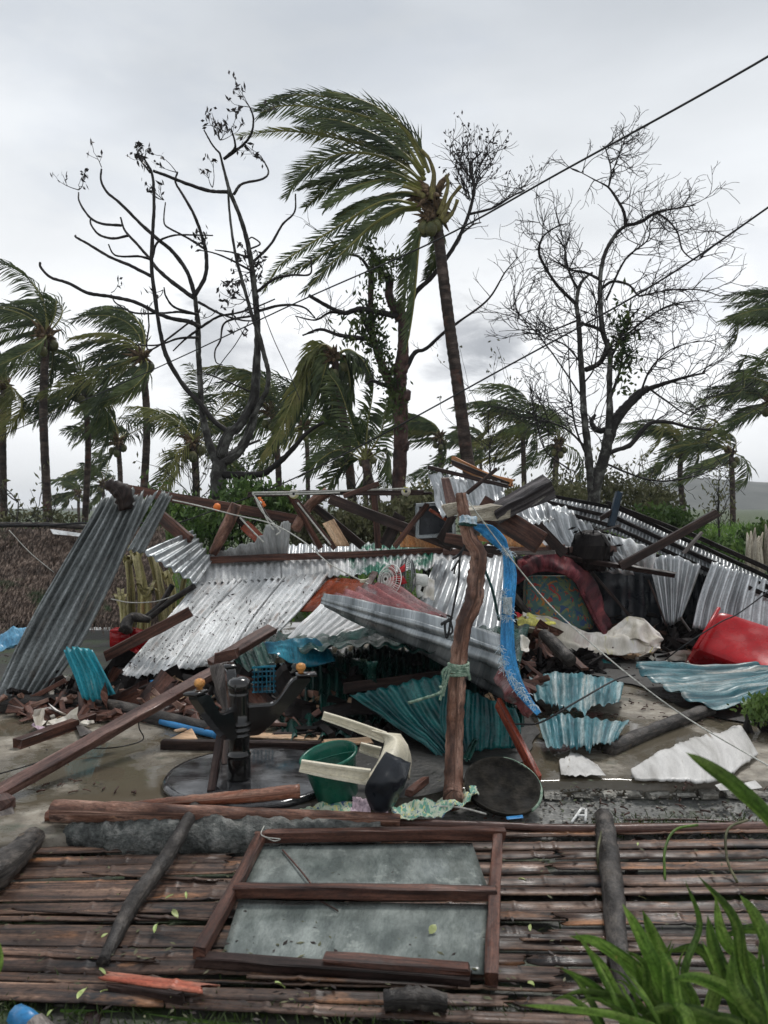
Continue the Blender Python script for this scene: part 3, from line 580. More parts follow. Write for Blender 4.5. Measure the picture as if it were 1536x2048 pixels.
# palm snapped over: crown hangs down to the left
d = 16.0; b = P(712, 1100, d); b.z = terr(b.x, d) - .1
t = thing('coconut_palm', 'coconut palm with its top snapped over and fronds hanging down left', 'palm tree', b)
q = [b] + [P(x, y, d) for x, y in [(703, 980), (692, 880), (682, 800), (673, 740), (668, 712)]]
mb = MB(); tube(mb, cr(q, 60), [(.10 - .03 * i / 59) * (1 + .05 * (i % 2)) for i in range(60)], 12, .05); mk('trunk', mb, m_ptrunk, t); crown_bits(t, P(668, 712, d), .9, 4)
for k, pl in enumerate([[(672, 705), (645, 690), (620, 730), (590, 790), (555, 870), (520, 925)], [(670, 705), (650, 700), (625, 750), (600, 820), (570, 880)], [(668, 700), (640, 705), (615, 750), (580, 800)], [(672, 705), (655, 720), (640, 770), (610, 840)], [(675, 705), (690, 720), (700, 770), (695, 820)], [(670, 715), (660, 760), (665, 810), (655, 850)], [(670, 700), (640, 690), (610, 720), (600, 760)], [(680, 705), (700, 700), (725, 720), (745, 760)], [(672, 705), (640, 720), (610, 780), (560, 830)]]):
    mk_frond('frond', [P(x, y, d + .12 * ((k % 3) - 1) * i) for i, (x, y) in enumerate(pl)], t, m_palmyel if k in (0, 6) else m_palm, L0=.62, wdt=.05, pairs=50, roll=k * .7, seed=200 + k, sweep=.25, droop=.5, rib=.035)
d = 15.0; b = P(772, 1100, d); b.z = terr(b.x, d) - .1
t = thing('coconut_palm', 'small green palm leaning left beside the reddish trunk, fronds splayed upward', 'palm tree', b)
mb = MB(); tube(mb, cr([b, P(752, 1010, d), P(738, 960, d), P(730, 920, d)], 30), [.13, .10, .08], 10, .06); mk('trunk', mb, m_ptrunk, t)
for k, pl in enumerate([[(730, 920), (705, 850), (680, 780), (660, 750)], [(730, 920), (735, 850), (745, 790), (748, 740)], [(730, 920), (690, 870), (650, 850), (620, 870)], [(730, 920), (760, 870), (770, 830), (775, 800)], [(730, 920), (680, 900), (640, 920), (610, 950)], [(730, 920), (770, 900), (780, 930), (785, 960)], [(730, 920), (700, 920), (670, 950), (650, 990)]]):
    mk_frond('frond', [P(x, y, d + .1 * k) for x, y in pl], t, m_palm, L0=.5, wdt=.045, pairs=34, roll=k, seed=300 + k, sweep=.3, droop=.2)

# --- leafless trees traced limb by limb, with twigs grown from them
def grow(mb, p, dr, Lg, r, lev, rr, curl=.3, up=.25, kids=3, wind=0.0, minr=.003, sides=4, tips=None):
    n = 6; pts = [p.copy()]; d = dr.normalized(); ax = Vector((rr.gauss(0, 1), rr.gauss(0, 1), rr.gauss(0, 1))).normalized()
    for i in range(n):
        d = (d + ax * curl * .18 + Vector((rr.gauss(0, .1), rr.gauss(0, .1), rr.gauss(0, .1) + up * .16)) + WIND * wind * .1).normalized(); p = p + d * Lg / n; pts.append(p.copy())
    tube(mb, pts, [max(minr, r * (1 - .65 * i / n)) for i in range(n + 1)], sides if r > .008 else 3, cap=False)
    if tips is not None and lev <= 0: tips.append(pts[-1])
    if lev > 0:
        for k in range(kids + rr.randint(0, 1)):
            i = rr.randint(2, n); e = Vector((rr.gauss(0, 1), rr.gauss(0, .8), rr.gauss(0, 1))).normalized()
            grow(mb, pts[i], (pts[i] - pts[i - 1]).normalized() + e * .75, Lg * rr.uniform(.45, .75), r * .6, lev - 1, rr, curl, up, kids, wind, minr, sides, tips)
def limb(par, pl, d, r, mat, name='branch', n=None, sides=9, rough=.14, dz=0.0):
    pts = [P(x, y, d + dz * i / max(1, len(pl) - 1)) for i, (x, y) in enumerate(pl)]
    q = cr(pts, n or max(8, len(pl) * 6)); mb = MB(); tube(mb, q, r, sides, rough * 1.8, seed=R.random() * 50); mk(name, mb, mat, par); return q
def leafpods(mb, c, k, s, rr, l=.09, wd_=.03):
    for _ in range(k):
        p = c + Vector((rr.gauss(0, s), rr.gauss(0, s), rr.gauss(0, s))); d = Vector((rr.gauss(0, .6), rr.gauss(0, .6), rr.gauss(0, 1))).normalized() * l * rr.uniform(.6, 1.3)
        n_ = d.cross(Vector((rr.random(), rr.random(), .3))).normalized() * wd_
        o = len(mb.v); mb.v += [tuple(p - d), tuple(p + n_), tuple(p + d), tuple(p - n_)]; mb.uv += [(0, 0)] * 4; mb.f.append((o, o + 1, o + 2, o + 3))
D = 12.0; fb = P(436, 1200, D); fb.z = terr(fb.x, D) - .1
t = thing('leafless_tree', 'forked leafless tree with grey U shaped limbs rising high at left', 'bare tree', fb)
mb = MB(); tube(mb, cr([fb, P(434, 1060, D), P(436, 994, D), P(436, 955, D), P(440, 920, D)], 30), [.15, .12, .11, .12, .11], 14, .12); mk('trunk', mb, m_greybark, t)
big = [([(437, 930), (420, 890), (405, 830), (400, 760), (397, 700), (396, 650), (390, 590)], [.085, .06, .045, .042, .04, .035]),
       ([(441, 915), (456, 870), (480, 850), (505, 800), (512, 740), (515, 680), (513, 620), (505, 545), (495, 485), (480, 433), (460, 384), (448, 340), (440, 307)], [.095, .085, .07, .062, .055, .05, .046, .04, .034, .03, .022, .015]),
       ([(445, 925), (475, 905), (495, 875), (507, 835), (514, 770), (516, 700)], [.085, .075, .06, .04]),
       ([(437, 912), (456, 870), (427, 841), (397, 804), (368, 772), (335, 717), (321, 666), (310, 593), (303, 533), (305, 473), (308, 412), (305, 352), (290, 320)], [.045, .042, .04, .038, .034, .03, .03, .026, .022, .015]),
       ([(505, 835), (525, 797), (534, 779), (537, 746), (528, 709), (519, 673), (505, 634), (488, 574), (470, 505), (460, 433), (456, 376)], [.045, .038, .036, .034, .03, .026, .02, .016])]
for pl, r in big: limb(t, pl, D, r, m_greybark if len(r) != 10 else m_blackbark, 'limb', sides=10, dz=R.uniform(-.3, .3))
lim = [[(390, 592), (375, 545), (347, 505), (319, 481), (283, 449), (242, 408), (214, 384), (202, 360), (203, 338)], [(390, 590), (410, 554), (413, 513), (404, 473), (388, 429), (367, 392), (351, 364), (355, 344)],
       [(388, 596), (347, 566), (315, 538), (299, 517), (275, 489), (250, 461), (241, 435)], [(242, 451), (202, 447), (178, 433), (159, 404), (157, 385)], [(256, 471), (226, 477), (198, 469), (182, 449), (181, 435)],
       [(302, 552), (258, 530), (218, 513), (178, 489), (153, 475), (151, 471)], [(302, 519), (279, 513), (242, 513), (226, 507), (217, 489)], [(305, 515), (315, 485), (347, 471), (388, 470), (426, 471)],
       [(408, 497), (384, 481), (355, 465), (331, 451), (328, 433), (331, 405)], [(401, 655), (379, 644), (343, 637), (314, 626), (270, 604), (219, 593), (175, 586), (139, 567), (102, 555), (82, 535), (80, 525)],
       [(396, 629), (357, 624), (328, 626), (270, 626), (233, 607), (222, 589)], [(394, 629), (350, 615), (332, 593), (328, 575)], [(401, 655), (437, 633), (474, 626), (510, 615), (550, 598)], [(397, 604), (437, 626), (481, 640), (512, 642)],
       [(397, 675), (357, 677), (317, 690), (270, 690)], [(397, 659), (372, 677), (346, 702)], [(456, 384), (420, 382), (375, 368), (335, 352), (307, 342)], [(448, 318), (480, 295), (501, 271), (507, 239), (500, 215)],
       [(448, 318), (468, 299), (470, 285), (462, 257)], [(468, 388), (484, 368), (525, 358), (537, 344), (528, 322)], [(500, 530), (541, 489), (565, 449), (589, 424), (591, 388)], [(512, 585), (549, 558), (585, 550), (620, 548), (622, 515)],
       [(516, 622), (565, 610), (606, 614), (630, 635)], [(500, 540), (456, 517), (424, 505), (395, 500)], [(495, 515), (465, 505), (430, 500)], [(515, 630), (452, 644), (441, 680), (430, 702), (432, 724), (445, 730)],
       [(436, 950), (480, 950), (523, 948), (545, 935), (578, 906), (614, 866), (647, 844)], [(445, 915), (470, 900), (520, 880)], [(385, 640), (300, 700), (298, 650), (295, 610)], [(440, 307), (425, 290), (408, 260)], [(300, 345), (275, 310), (283, 295)], [(495, 500), (520, 488), (505, 475), (498, 478)], [(515, 790), (470, 770), (420, 750), (395, 748)]]
lr = [[.035, .03, .022, .014]] * 3 + [[.022, .018, .012]] * 2 + [[.028, .022, .016]] + [[.02, .015, .01]] * 3 + [[.036, .03, .026, .018]] + [[.022, .016, .01]] * 6 + [[.03, .026, .02]] + [[.024, .018, .012]] * 6 + [[.018, .013, .008]] * 3 + [[.06, .05, .04, .022]] + [[.03, .02]] + [[.016, .01]] * 5
rr = random.Random(5)
for pl, r in zip(lim, lr): limb(t, pl, D, r, m_blackbark, 'branch', sides=7, dz=rr.uniform(-.8, .8))
tw = MB(); pods = MB()
for x, y, k in [(157, 380, 5), (203, 335, 2), (290, 320, 8), (305, 345, 6), (353, 345, 3), (328, 400, 5), (500, 215, 8), (440, 280, 10), (528, 325, 7), (425, 375, 4), (410, 492, 5), (500, 545, 7), (480, 560, 8), (490, 600, 9), (478, 580, 6), (470, 640, 3), (222, 585, 2), (326, 580, 3), (432, 620, 3), (455, 265, 4), (512, 500, 5)]:
    for i in range((k + 1) // 2):
        c = P(x, y, D + rr.uniform(-.1, .1)); dr = Vector((rr.gauss(-.15, .6), rr.gauss(0, .4), rr.uniform(-.1, 1) if y < 500 else rr.uniform(-1, .5))); tips = []
        grow(tw, c, dr, rr.uniform(.15, .35), .009, 1, rr, .5, .4, 2, .4, .004, 3, tips)
        for q in tips: leafpods(pods, q, 3, .03, rr, .055, .022)
tag(mk('twig', tw, m_blackbark, t), None, None, kind='stuff'); tag(mk('dry_pods', pods, m_pods, t, smooth=False), None, None, kind='stuff')
# --- reddish trunk with vines
D = 13.5; b = P(793, 1150, D); b.z = terr(b.x, D) - .1
t = thing('leafless_tree', 'leafless tree with thick reddish trunk and vine covered limbs at centre', 'bare tree', b)
mb = MB(); tube(mb, cr([b, P(794, 1060, D), P(797, 980, D), P(801, 900, D), P(802, 820, D), P(800, 760, D), P(806, 700, D), P(806, 650, D), P(800, 605, D)], 70), [.16, .135, .125, .125, .125, .12, .105, .085, .07], 16, .16); mk('trunk', mb, m_redbark, t)
for x, y, s in [(811, 792, .11), (808, 740, .08), (810, 895, .09), (792, 735, .08)]:
    mb = MB(); c = P(x, y, D - .05); tube(mb, [c - Vector((.1, 0, .12)), c, c + Vector((.07, -.02, .1))], [s * .6, s, s * .3], 10, .3); mk('burl', mb, m_redbark, t)
rl = [([(800, 860), (793, 804), (778, 764), (760, 720), (748, 680), (742, 634), (742, 554), (746, 513), (738, 493)], [.09, .08, .075, .065, .055, .05, .04, .025]), ([(800, 640), (779, 594), (779, 558), (763, 546), (759, 525), (787, 517), (803, 521)], [.09, .07, .06, .03, .02]),
      ([(798, 630), (783, 630), (722, 618), (690, 626), (658, 614), (617, 590)], [.06, .05, .04, .03]), ([(722, 618), (735, 655), (750, 680)], [.05, .04]), ([(745, 679), (682, 671), (641, 659), (605, 671)], [.045, .03, .015]), ([(690, 626), (660, 625), (630, 640), (590, 632)], [.03, .02, .01]),
      ([(806, 690), (815, 634), (831, 586), (864, 554), (908, 493), (936, 433), (948, 376), (940, 332), (964, 303)], [.06, .045, .042, .036, .03, .022, .014]), ([(936, 429), (985, 416), (1025, 392), (1049, 380)], [.025, .018, .01]), ([(920, 470), (945, 450), (962, 445)], [.02, .01]),
      ([(808, 745), (829, 706), (851, 698), (887, 666), (913, 647), (975, 600), (1010, 545), (1035, 515)], [.05, .035, .03, .022, .014, .008]), ([(798, 770), (770, 770), (745, 762), (733, 768)], [.05, .035, .02]), ([(742, 545), (720, 515), (690, 505), (650, 470)], [.03, .02, .012]), ([(948, 376), (960, 350), (985, 320), (1000, 290)], [.015, .008]), ([(944, 360), (925, 335), (905, 310), (898, 290)], [.012, .007])]
for i, (pl, r) in enumerate(rl): limb(t, pl, D, r, m_redbark if i < 2 else m_blackbark, 'branch', sides=8, dz=rr.uniform(-.4, .4) if i > 1 else 0)
tw = MB(); pods = MB(); vn = MB()
for i in range(34):
    a = rr.uniform(-1.1, 1.1); tips = []; c0 = P(945 + 12 * a, 345 + rr.uniform(-20, 60), D + rr.uniform(-.3, .3))
    grow(tw, c0, Vector((a, rr.gauss(0, .5), 1.1)), rr.uniform(.35, .62), .012, 1, rr, .3, .3, 2, 0, .0045, 3, tips)
    for q in tips: leafpods(pods, q, 3, .035, rr, .04, .018)
for i in range(9):
    c0 = P(985 + 8 * i, 414 - 5 * i, D); tips = []; grow(tw, c0, Vector((.7, 0, .5)), .4, .009, 1, rr, .4, .3, 2, 0, .004, 3, tips)
    for q in tips: leafpods(pods, q, 2, .02, rr, .03, .012)
for pl, r in rl[4:]:
    for i in range(8):
        u = rr.uniform(.2, 1) * (len(pl) - 1); k = min(int(u), len(pl) - 2); x = pl[k][0] + (pl[k + 1][0] - pl[k][0]) * (u - k); y = pl[k][1] + (pl[k + 1][1] - pl[k][1]) * (u - k)
        grow(tw, P(x, y, D), Vector((rr.gauss(0, .7), rr.gauss(0, .4), rr.uniform(-.2, 1))), rr.uniform(.25, .6), .009, 1, rr, .5, .3, 2, 0, .0035, 3)
for k in range(3):
    pl, r = [rl[0], rl[1], ([(742, 634), (760, 700), (800, 760), (790, 820)], [])][k]
    for i in range(170 if k == 0 else 60):
        u = rr.uniform(0, 1) * (len(pl) - 1); j = min(int(u), len(pl) - 2); x = pl[j][0] + (pl[j + 1][0] - pl[j][0]) * (u - j); y = pl[j][1] + (pl[j + 1][1] - pl[j][1]) * (u - j)
        leafpods(vn, P(x, y, D - .1), 5, .09, rr, .05, .022)
for i in range(110): leafpods(vn, P(rr.gauss(735, 22), rr.gauss(655, 26), D), 2, .1, rr, .08, .03)
tag(mk('twig', tw, m_blackbark, t), None, None, kind='stuff'); tag(mk('dry_pods', pods, m_pods, t, smooth=False), None, None, kind='stuff'); tag(mk('vine_leaves', vn, m_vine, t, smooth=False), None, None, kind='stuff')
# --- the right leafless tree, dense with fine twigs
D = 14.0; b = P(1186, 1130, D); b.z = terr(b.x, D) - .1
t = thing('leafless_tree', 'wide leafless tree with dense fine twigs at right', 'bare tree', b)
mb = MB(); tube(mb, cr([b, P(1186, 1060, D), P(1187, 1012, D), P(1192, 967, D), P(1207, 919, D), P(1215, 885, D), P(1219, 859, D)], 40), [.14, .125, .12, .11, .10, .10, .09], 12, .16); mk('trunk', mb, m_greybark, t)
rt = [([(1186, 1000), (1181, 952), (1176, 900), (1168, 825), (1164, 750), (1160, 694), (1157, 640), (1153, 609), (1157, 579), (1166, 560), (1185, 545)], [.085, .075, .065, .058, .05, .045, .036, .028, .02]), ([(1153, 609), (1133, 590), (1110, 565), (1088, 530), (1078, 505), (1085, 475), (1110, 455), (1133, 447)], [.035, .028, .024, .016, .01]),
      ([(1157, 579), (1143, 555), (1133, 525), (1130, 500), (1113, 470)], [.025, .02, .012]), ([(1219, 870), (1219, 806), (1219, 750), (1219, 705), (1204, 656), (1200, 575), (1204, 530), (1215, 496), (1234, 466), (1252, 451)], [.085, .055, .05, .05, .046, .04, .038, .034, .03]),
      ([(1252, 451), (1282, 444), (1312, 425), (1357, 416), (1391, 410)], [.035, .028, .018, .01]), ([(1252, 451), (1248, 425), (1238, 405), (1217, 375), (1190, 360), (1153, 340)], [.035, .028, .022, .012, .007]), ([(1217, 375), (1222, 340), (1212, 300), (1205, 292)], [.016, .008]), ([(1217, 375), (1230, 330), (1245, 290), (1250, 275)], [.014, .007]),
      ([(1312, 425), (1335, 440), (1355, 465), (1365, 500), (1390, 520), (1410, 512)], [.02, .015, .008]), ([(1202, 560), (1170, 545), (1140, 540), (1128, 535)], [.03, .02, .012]), ([(1202, 578), (1225, 563), (1258, 570), (1275, 590), (1290, 590), (1340, 580), (1400, 580), (1440, 592)], [.028, .02, .015, .008]),
      ([(1219, 880), (1230, 844), (1252, 814), (1279, 787), (1297, 776)], [.09, .095, .09, .08, .06]), ([(1290, 780), (1335, 765), (1372, 754), (1410, 746)], [.05, .028, .016]), ([(1205, 925), (1222, 905), (1260, 890), (1285, 860), (1305, 845), (1340, 845), (1380, 855), (1422, 860)], [.05, .04, .045, .035, .025, .02]),
      ([(1172, 740), (1200, 725), (1212, 700), (1215, 680)], [.05, .045, .04]), ([(1213, 860), (1195, 860), (1183, 845), (1190, 830)], [.06, .05, .03]), ([(1155, 645), (1190, 655), (1206, 665)], [.03, .03]), ([(1157, 640), (1120, 655), (1100, 665), (1060, 680)], [.02, .012, .007]), ([(1165, 730), (1130, 690), (1080, 670), (1010, 612)], [.018, .012, .006]), ([(1168, 800), (1100, 700), (1050, 640), (1020, 615)], [.016, .010, .006]),
      ([(1180, 930), (1150, 850), (1140, 760), (1136, 670)], [.02, .014, .008]), ([(1176, 900), (1135, 860), (1090, 840), (1050, 820)], [.022, .015, .008]), ([(1219, 720), (1240, 680), (1255, 640), (1262, 600)], [.03, .02, .012]), ([(1230, 690), (1290, 640), (1340, 610), (1400, 600)], [.02, .014, .007]), ([(1280, 790), (1300, 740), (1340, 700), (1400, 680)], [.022, .014, .007]), ([(1212, 600), (1250, 520), (1295, 480), (1300, 440)], [.022, .015, .009]),
      ([(1219, 800), (1240, 740), (1245, 690), (1235, 650)], [.03, .02, .012]), ([(1165, 770), (1190, 730), (1195, 640), (1185, 570)], [.018, .012, .008]), ([(1297, 776), (1330, 800), (1380, 830), (1412, 800), (1415, 770)], [.02, .012, .006]), ([(1140, 940), (1090, 900), (1070, 830), (1060, 790)], [.014, .010, .005]), ([(1205, 925), (1300, 960), (1380, 955), (1450, 930)], [.022, .014, .007])]
for i, (pl, r) in enumerate(rt): limb(t, pl, D, r, m_blackbark if i not in (0, 3) else m_greybark, 'branch', sides=8, dz=rr.uniform(-.9, .9) if i not in (0, 3, 11) else 0)
tw = MB()
for i, (pl, r) in enumerate(rt):
    if i in (11,): continue
    for k in range(11 if i else 4):
        u = rr.uniform(.25, 1) * (len(pl) - 1); j = min(int(u), len(pl) - 2); x = pl[j][0] + (pl[j + 1][0] - pl[j][0]) * (u - j); y = pl[j][1] + (pl[j + 1][1] - pl[j][1]) * (u - j)
        dx = 1 if x > 1190 else -.4
        grow(tw, P(x, y, D), Vector((dx * .7 + rr.gauss(0, .5), rr.gauss(0, .7), rr.uniform(-.3, 1))), rr.uniform(.45, .95) * (.62 if y < 400 else .92), .012, 2, rr, .95, .22, 2, 0, .0045, 3)
tag(mk('twig', tw, m_blackbark, t), None, None, kind='stuff')
vn = MB()
for i in range(110): leafpods(vn, P(rr.gauss(1248, 14), rr.gauss(700, 45), D), 2, .09, rr, .08, .03)
tag(mk('vine_leaves', vn, m_vine, t, smooth=False), None, None, kind='stuff')
# --- small wispy trees
def wispy(label, x, y0, d, h, n, seed, leaf=None, spread=.5, mat=m_blackbark, r=.03, name='sapling', pods=3, group=None):
    rr = random.Random(seed); b = P(x, y0, d); b.z = terr(b.x, d) - .05
    t = thing(name, label, 'small tree', b, group); mb = MB(); tw = MB(); lf = MB(); top = b + Vector((rr.gauss(0, .1), 0, h))
    q = cr([b, b.lerp(top, .5) + Vector((rr.gauss(0, .1), 0, 0)), top], 14); tube(mb, q, [r, r * .7, r * .3], 6, .1); mk('trunk', mb, mat, t)
    for i in range(n):
        p = q[rr.randint(3, 13)]; tips = []
        grow(tw, p, Vector((rr.gauss(0, spread), rr.gauss(0, spread), 1)), h * rr.uniform(.2, .42), r * .4, 1, rr, .4, .3, 3, 0, .004 * d / 14, 3, tips)
        if leaf:
            for z in tips: leafpods(lf, z, pods, .09, rr, .06, .025)
    tag(mk('twig', tw, mat, t), None, None, kind='stuff')
    if leaf: tag(mk('foliage', lf, leaf, t, smooth=False), None, None, kind='stuff')
wispy('thin wispy sapling right of the tall leaning trunk', 985, 1050, 20, 4.2, 16, 61, m_scrub)
wispy('thin dry sapling at the left edge behind the thatch', 30, 1080, 12, 1.7, 14, 62, m_scrub, .9, mat=m_greybark)
wispy('sparse dead shrub between left palm trunks', 95, 1075, 13, 1.3, 12, 63, m_scrub, .9)
wispy('sparse twiggy sapling beneath the forked tree', 400, 1090, 14, 2.2, 18, 64, m_scrub, .7)
wispy('sparse twiggy sapling right of the forked trunk', 480, 1090, 14, 2.0, 20, 65, m_vine, .8, pods=8)
wispy('bare scrub below the vine covered tree', 700, 1080, 15, 2.0, 16, 66, m_scrub, .8)
wispy('bare scrub left of the right leafless tree', 1130, 1060, 17, 2.0, 18, 67, m_scrub, .8)
wispy('dry scrub right of the right leafless tree', 1290, 1060, 18, 1.9, 16, 68, m_scrub, .8)
wispy('dry scrub in front of the bent right palm', 1440, 1060, 20, 1.8, 14, 69, m_scrub, .8)
wispy('sparse sapling behind the bar with spools', 870, 1060, 16, 1.8, 14, 70, m_vine, .8, pods=6)
# --- bushes
def bush(label, x, y, d, rx, rz, n, seed, mat, cat='bush', lw=.05):
    rr = random.Random(seed); b = P(x, y, d); c = Vector((b.x, d, b.z)); base = Vector((b.x, d, terr(b.x, d) - .05))
    t = thing('bush', label, cat, base, 'green bushes behind the wreckage'); st = MB(); lf = MB()
    hubs = []
    for i in range(9):
        e = c + Vector((rr.uniform(-1, 1) * rx * .7, rr.uniform(-.6, .6) * rx * .7, rr.uniform(-.4, .8) * rz)); hubs.append(e)
        tube(st, cr([base + Vector((rr.gauss(0, .1), rr.gauss(0, .1), 0)), base.lerp(e, .5) + Vector((rr.gauss(0, .1), 0, .1)), e], 8), [.025, .014, .006], 5)
    mk('stem', st, m_blackbark, t)
    for i in range(n):
        h = rr.choice(hubs); p = h + Vector((rr.gauss(0, rx * .25), rr.gauss(0, rx * .25), rr.gauss(0, rz * .28)))
        if p.z < base.z: p.z = base.z + rr.random() * .3
        leafpods(lf, p, 1, .02, rr, lw, lw * .42)
    tag(mk('foliage', lf, mat, t, smooth=False), None, None, kind='stuff')
for k, a in enumerate([('glossy green bush under the forked tree', 520, 1015, 11.5, .75, .36, 2200, m_bush), ('dark green bush left of the splintered rafters', 400, 1060, 11.5, .7, .45, 1900, m_bush), ('green bush behind the leaning short posts', 640, 1060, 12, .8, .45, 2000, m_scrub), ('olive bush behind the dark rafter', 760, 1060, 12.5, .8, .4, 2000, m_scrub),
                       ('olive bush right of the reddish trunk', 850, 1040, 13, .7, .5, 1700, m_scrub), ('brownish bush behind the broken hewn beam', 1090, 1015, 15, 1.0, .45, 1500, m_scrub), ('olive thicket behind the leafless tree foot', 1170, 1000, 16.5, 1.0, .5, 1500, m_scrub), ('round green bush beyond the right roof', 1345, 1055, 14, .65, .30, 2200, m_bush),
                       ('bright green bush beyond the rising timber', 1450, 1105, 12, .6, .22, 1800, m_bush), ('dark green bush at the right edge', 1545, 1080, 14, .6, .3, 1500, m_bush), ('pale bush low beyond the roof ridge', 1280, 1010, 17, .9, .45, 1700, m_scrub), ('dry brown bush above the thatch', 60, 1050, 14, .8, .22, 900, m_scrub),
                       ('low green bush between the left palm trunks', 150, 1062, 15, .8, .12, 1200, m_bush), ('green bush behind the leaning grey sheet', 320, 1060, 12, .6, .5, 1500, m_bush), ('leafy patch at the right edge in front of the wide teal sheet', 1535, 1425, 5.2, .16, .10, 600, m_bush)]):
    bush(*a[:7], 500 + k, a[7], lw=.028 if a[3] < 6 else .06)
# --- grass: too many blades to count
def grass(name, label, pts, h, mat, seed, wd_=.008, lean=.4):
    rr = random.Random(seed); mb = MB()
    for p in pts:
        d = Vector((rr.gauss(-.1, lean), rr.gauss(0, lean), 1)).normalized() * h * rr.uniform(.5, 1.2); s = Vector((rr.gauss(0, 1), rr.gauss(0, 1), 0)).normalized() * wd_
        o = len(mb.v); q = p + d * .6; e = p + d + Vector((rr.gauss(-.05, .3), rr.gauss(0, .3), -.15)) * h * .5
        mb.v += [tuple(p - s), tuple(p + s), tuple(q + s * .7), tuple(q - s * .7), tuple(e)]; mb.uv += [(0, 0)] * 5; mb.f += [(o, o + 1, o + 2, o + 3), (o + 3, o + 2, o + 4)]
    return tag(mk(name, mb, mat, smooth=False), label, 'grass', kind='stuff')
pts = []
for i in range(15000):
    y = rr.uniform(10.6, 26); x = rr.uniform(-1, 14) if rr.random() < .7 else rr.uniform(-10, 1); pts.append(Vector((x, y, terr(x, y) - .02)))
grass('tall_grass', 'rough green grass on the slope behind the wreckage', pts, .30, m_lawn, 90, .02)
pts = [G(rr.gauss(150, 60), rr.gauss(1690, 14), .01) for i in range(260)] + [G(rr.uniform(1180, 1536), rr.gauss(1655, 10), .015) for i in range(520)] + [G(rr.uniform(-10, 1536), rr.gauss(2035, 25), .01) for i in range(900)] + [G(rr.uniform(0, 1536), rr.uniform(1700, 2000), .01) for i in range(260)]
grass('weeds', 'short green weeds between slats and along the pavement', pts, .05, m_blade, 91, .003, .8)
# --- thatched hut roof at the left, and banana stems
t = thing('thatched_roof', 'collapsed dark thatched hut roof behind the leaning grey sheet', 'hut roof', G(100, 1245, 0))
r0 = [P(-260, 1062, 10.2), P(330, 1062, 10.6)]; r1 = [P(-330, 1262, 9.0), P(345, 1245, 9.2)]
o = sheet('roof_slab', None, None, [[r0[0], r0[1]], [r1[0], r1[1]]], m_thatch, parent=t, thick=.05, crump=.05, cs=1.5)
mb = MB()
for i in range(15000):
    u, v = rr.random(), rr.random() ** .9; p = r0[0].lerp(r0[1], u).lerp(r1[0].lerp(r1[1], u), v); dn = (r1[0] - r0[0]).normalized(); v2 = round(v * 13) / 13
    p = r0[0].lerp(r0[1], u).lerp(r1[0].lerp(r1[1], u), min(1, v2 + rr.uniform(-.03, .03))) + Vector((0, -.06 - rr.random() * .04, .05))
    d = (dn + Vector((rr.gauss(0, .22), rr.gauss(0, .1), rr.gauss(0, .1)))).normalized() * rr.uniform(.12, .26); s = Vector((.009, 0, 0)); k = len(mb.v)
    mb.v += [tuple(p - s), tuple(p + s), tuple(p + d)]; mb.uv += [(0, 0)] * 3; mb.f.append((k, k + 1, k + 2))
tag(mk('thatch_strands', mb, m_thatch, t, smooth=False), None, None, kind='stuff')
log('ridge_pole', None, None, [(-260, 1052, 10.1), (90, 1050, 10.2), (240, 1062, 10.4)], .035, m_barkdark, parent=t)
sheet('ridge_flashing', None, None, [[(100, 1058, 10.1), (172, 1068, 10.1)], [(106, 1068, 10.0), (168, 1074, 10.0)]], m_white, parent=t)
for k, (lab, pl, r) in enumerate([('yellow green banana stem nearest the leaning grey sheet', [(262, 1235, 8.9), (262, 1180, 8.9), (255, 1120, 8.9)], .07), ('thick green banana stem second from the leaning sheet', [(283, 1240, 8.8), (285, 1180, 8.8), (272, 1110, 8.8)], .085), ('tall banana stem in the middle of the clump', [(335, 1235, 9.0), (318, 1170, 9.0), (303, 1110, 9.0)], .085),
                                 ('short split pale banana stump low beside the red box', [(252, 1240, 8.7), (246, 1215, 8.7), (242, 1195, 8.7)], .06), ('banana stem under the small striped roofing sheet', [(345, 1230, 9.2), (345, 1190, 9.2), (335, 1150, 9.2)], .07), ('rightmost thin banana stem of the clump', [(362, 1220, 9.4), (365, 1180, 9.4), (372, 1145, 9.4)], .05), ('bent pale banana leaf stalk in the clump', [(295, 1230, 8.7), (300, 1190, 8.7), (292, 1178, 8.6)], .03)]):
    q = [P(*p) for p in pl]; q[0].z = terr(q[0].x, q[0].y) if q[0].y > 9 else 0
    t = thing('banana_plant', lab, 'banana plant', q[0], 'broken banana stems beside the thatch'); mb = MB(); r *= .66; tube(mb, cr(q, 12), [r * 1.1, r, r * .8], 10, .08, endrag=.12); mk('stem', mb, m_banana, t)
    for j in range(4):
        a = rr.uniform(0, 6.28); e = q[-1] + Vector((math.cos(a) * .16, math.sin(a) * .1, rr.uniform(-.05, .16))); o_ = q[-1] - Vector((0, 0, .12))
        s = Vector((.018, 0, 0)); mb = MB(); m1 = o_.lerp(e, .6) + Vector((0, 0, .08)); mb.add([o_ - s, o_ + s, m1 + s, m1 - s, e, e + s * .4], [(0, 1, 2, 3), (3, 2, 5, 4)]); mk('torn_sheath', mb, m_banana, t)
mb = MB()
for k, (lab, x, y) in enumerate([('pale splintered tree stump by the right edge beyond the roof', 1508, 1105), ('small pale stump right of the splintered one', 1545, 1090)]):
    t = thing('tree_stump', lab, 'stump', P(x, y, 10)); 
    for j in range(5):
        mb = MB(); tube(mb, [P(x - 12 + j * 7, y + 40, 10), P(x - 10 + j * 5, y - 10, 10), P(x - 14 + j * 8, y - rr.uniform(28, 55), 10)], [.05, .04, .008], 6, .2); mk('splinter', mb, m_pale, t)
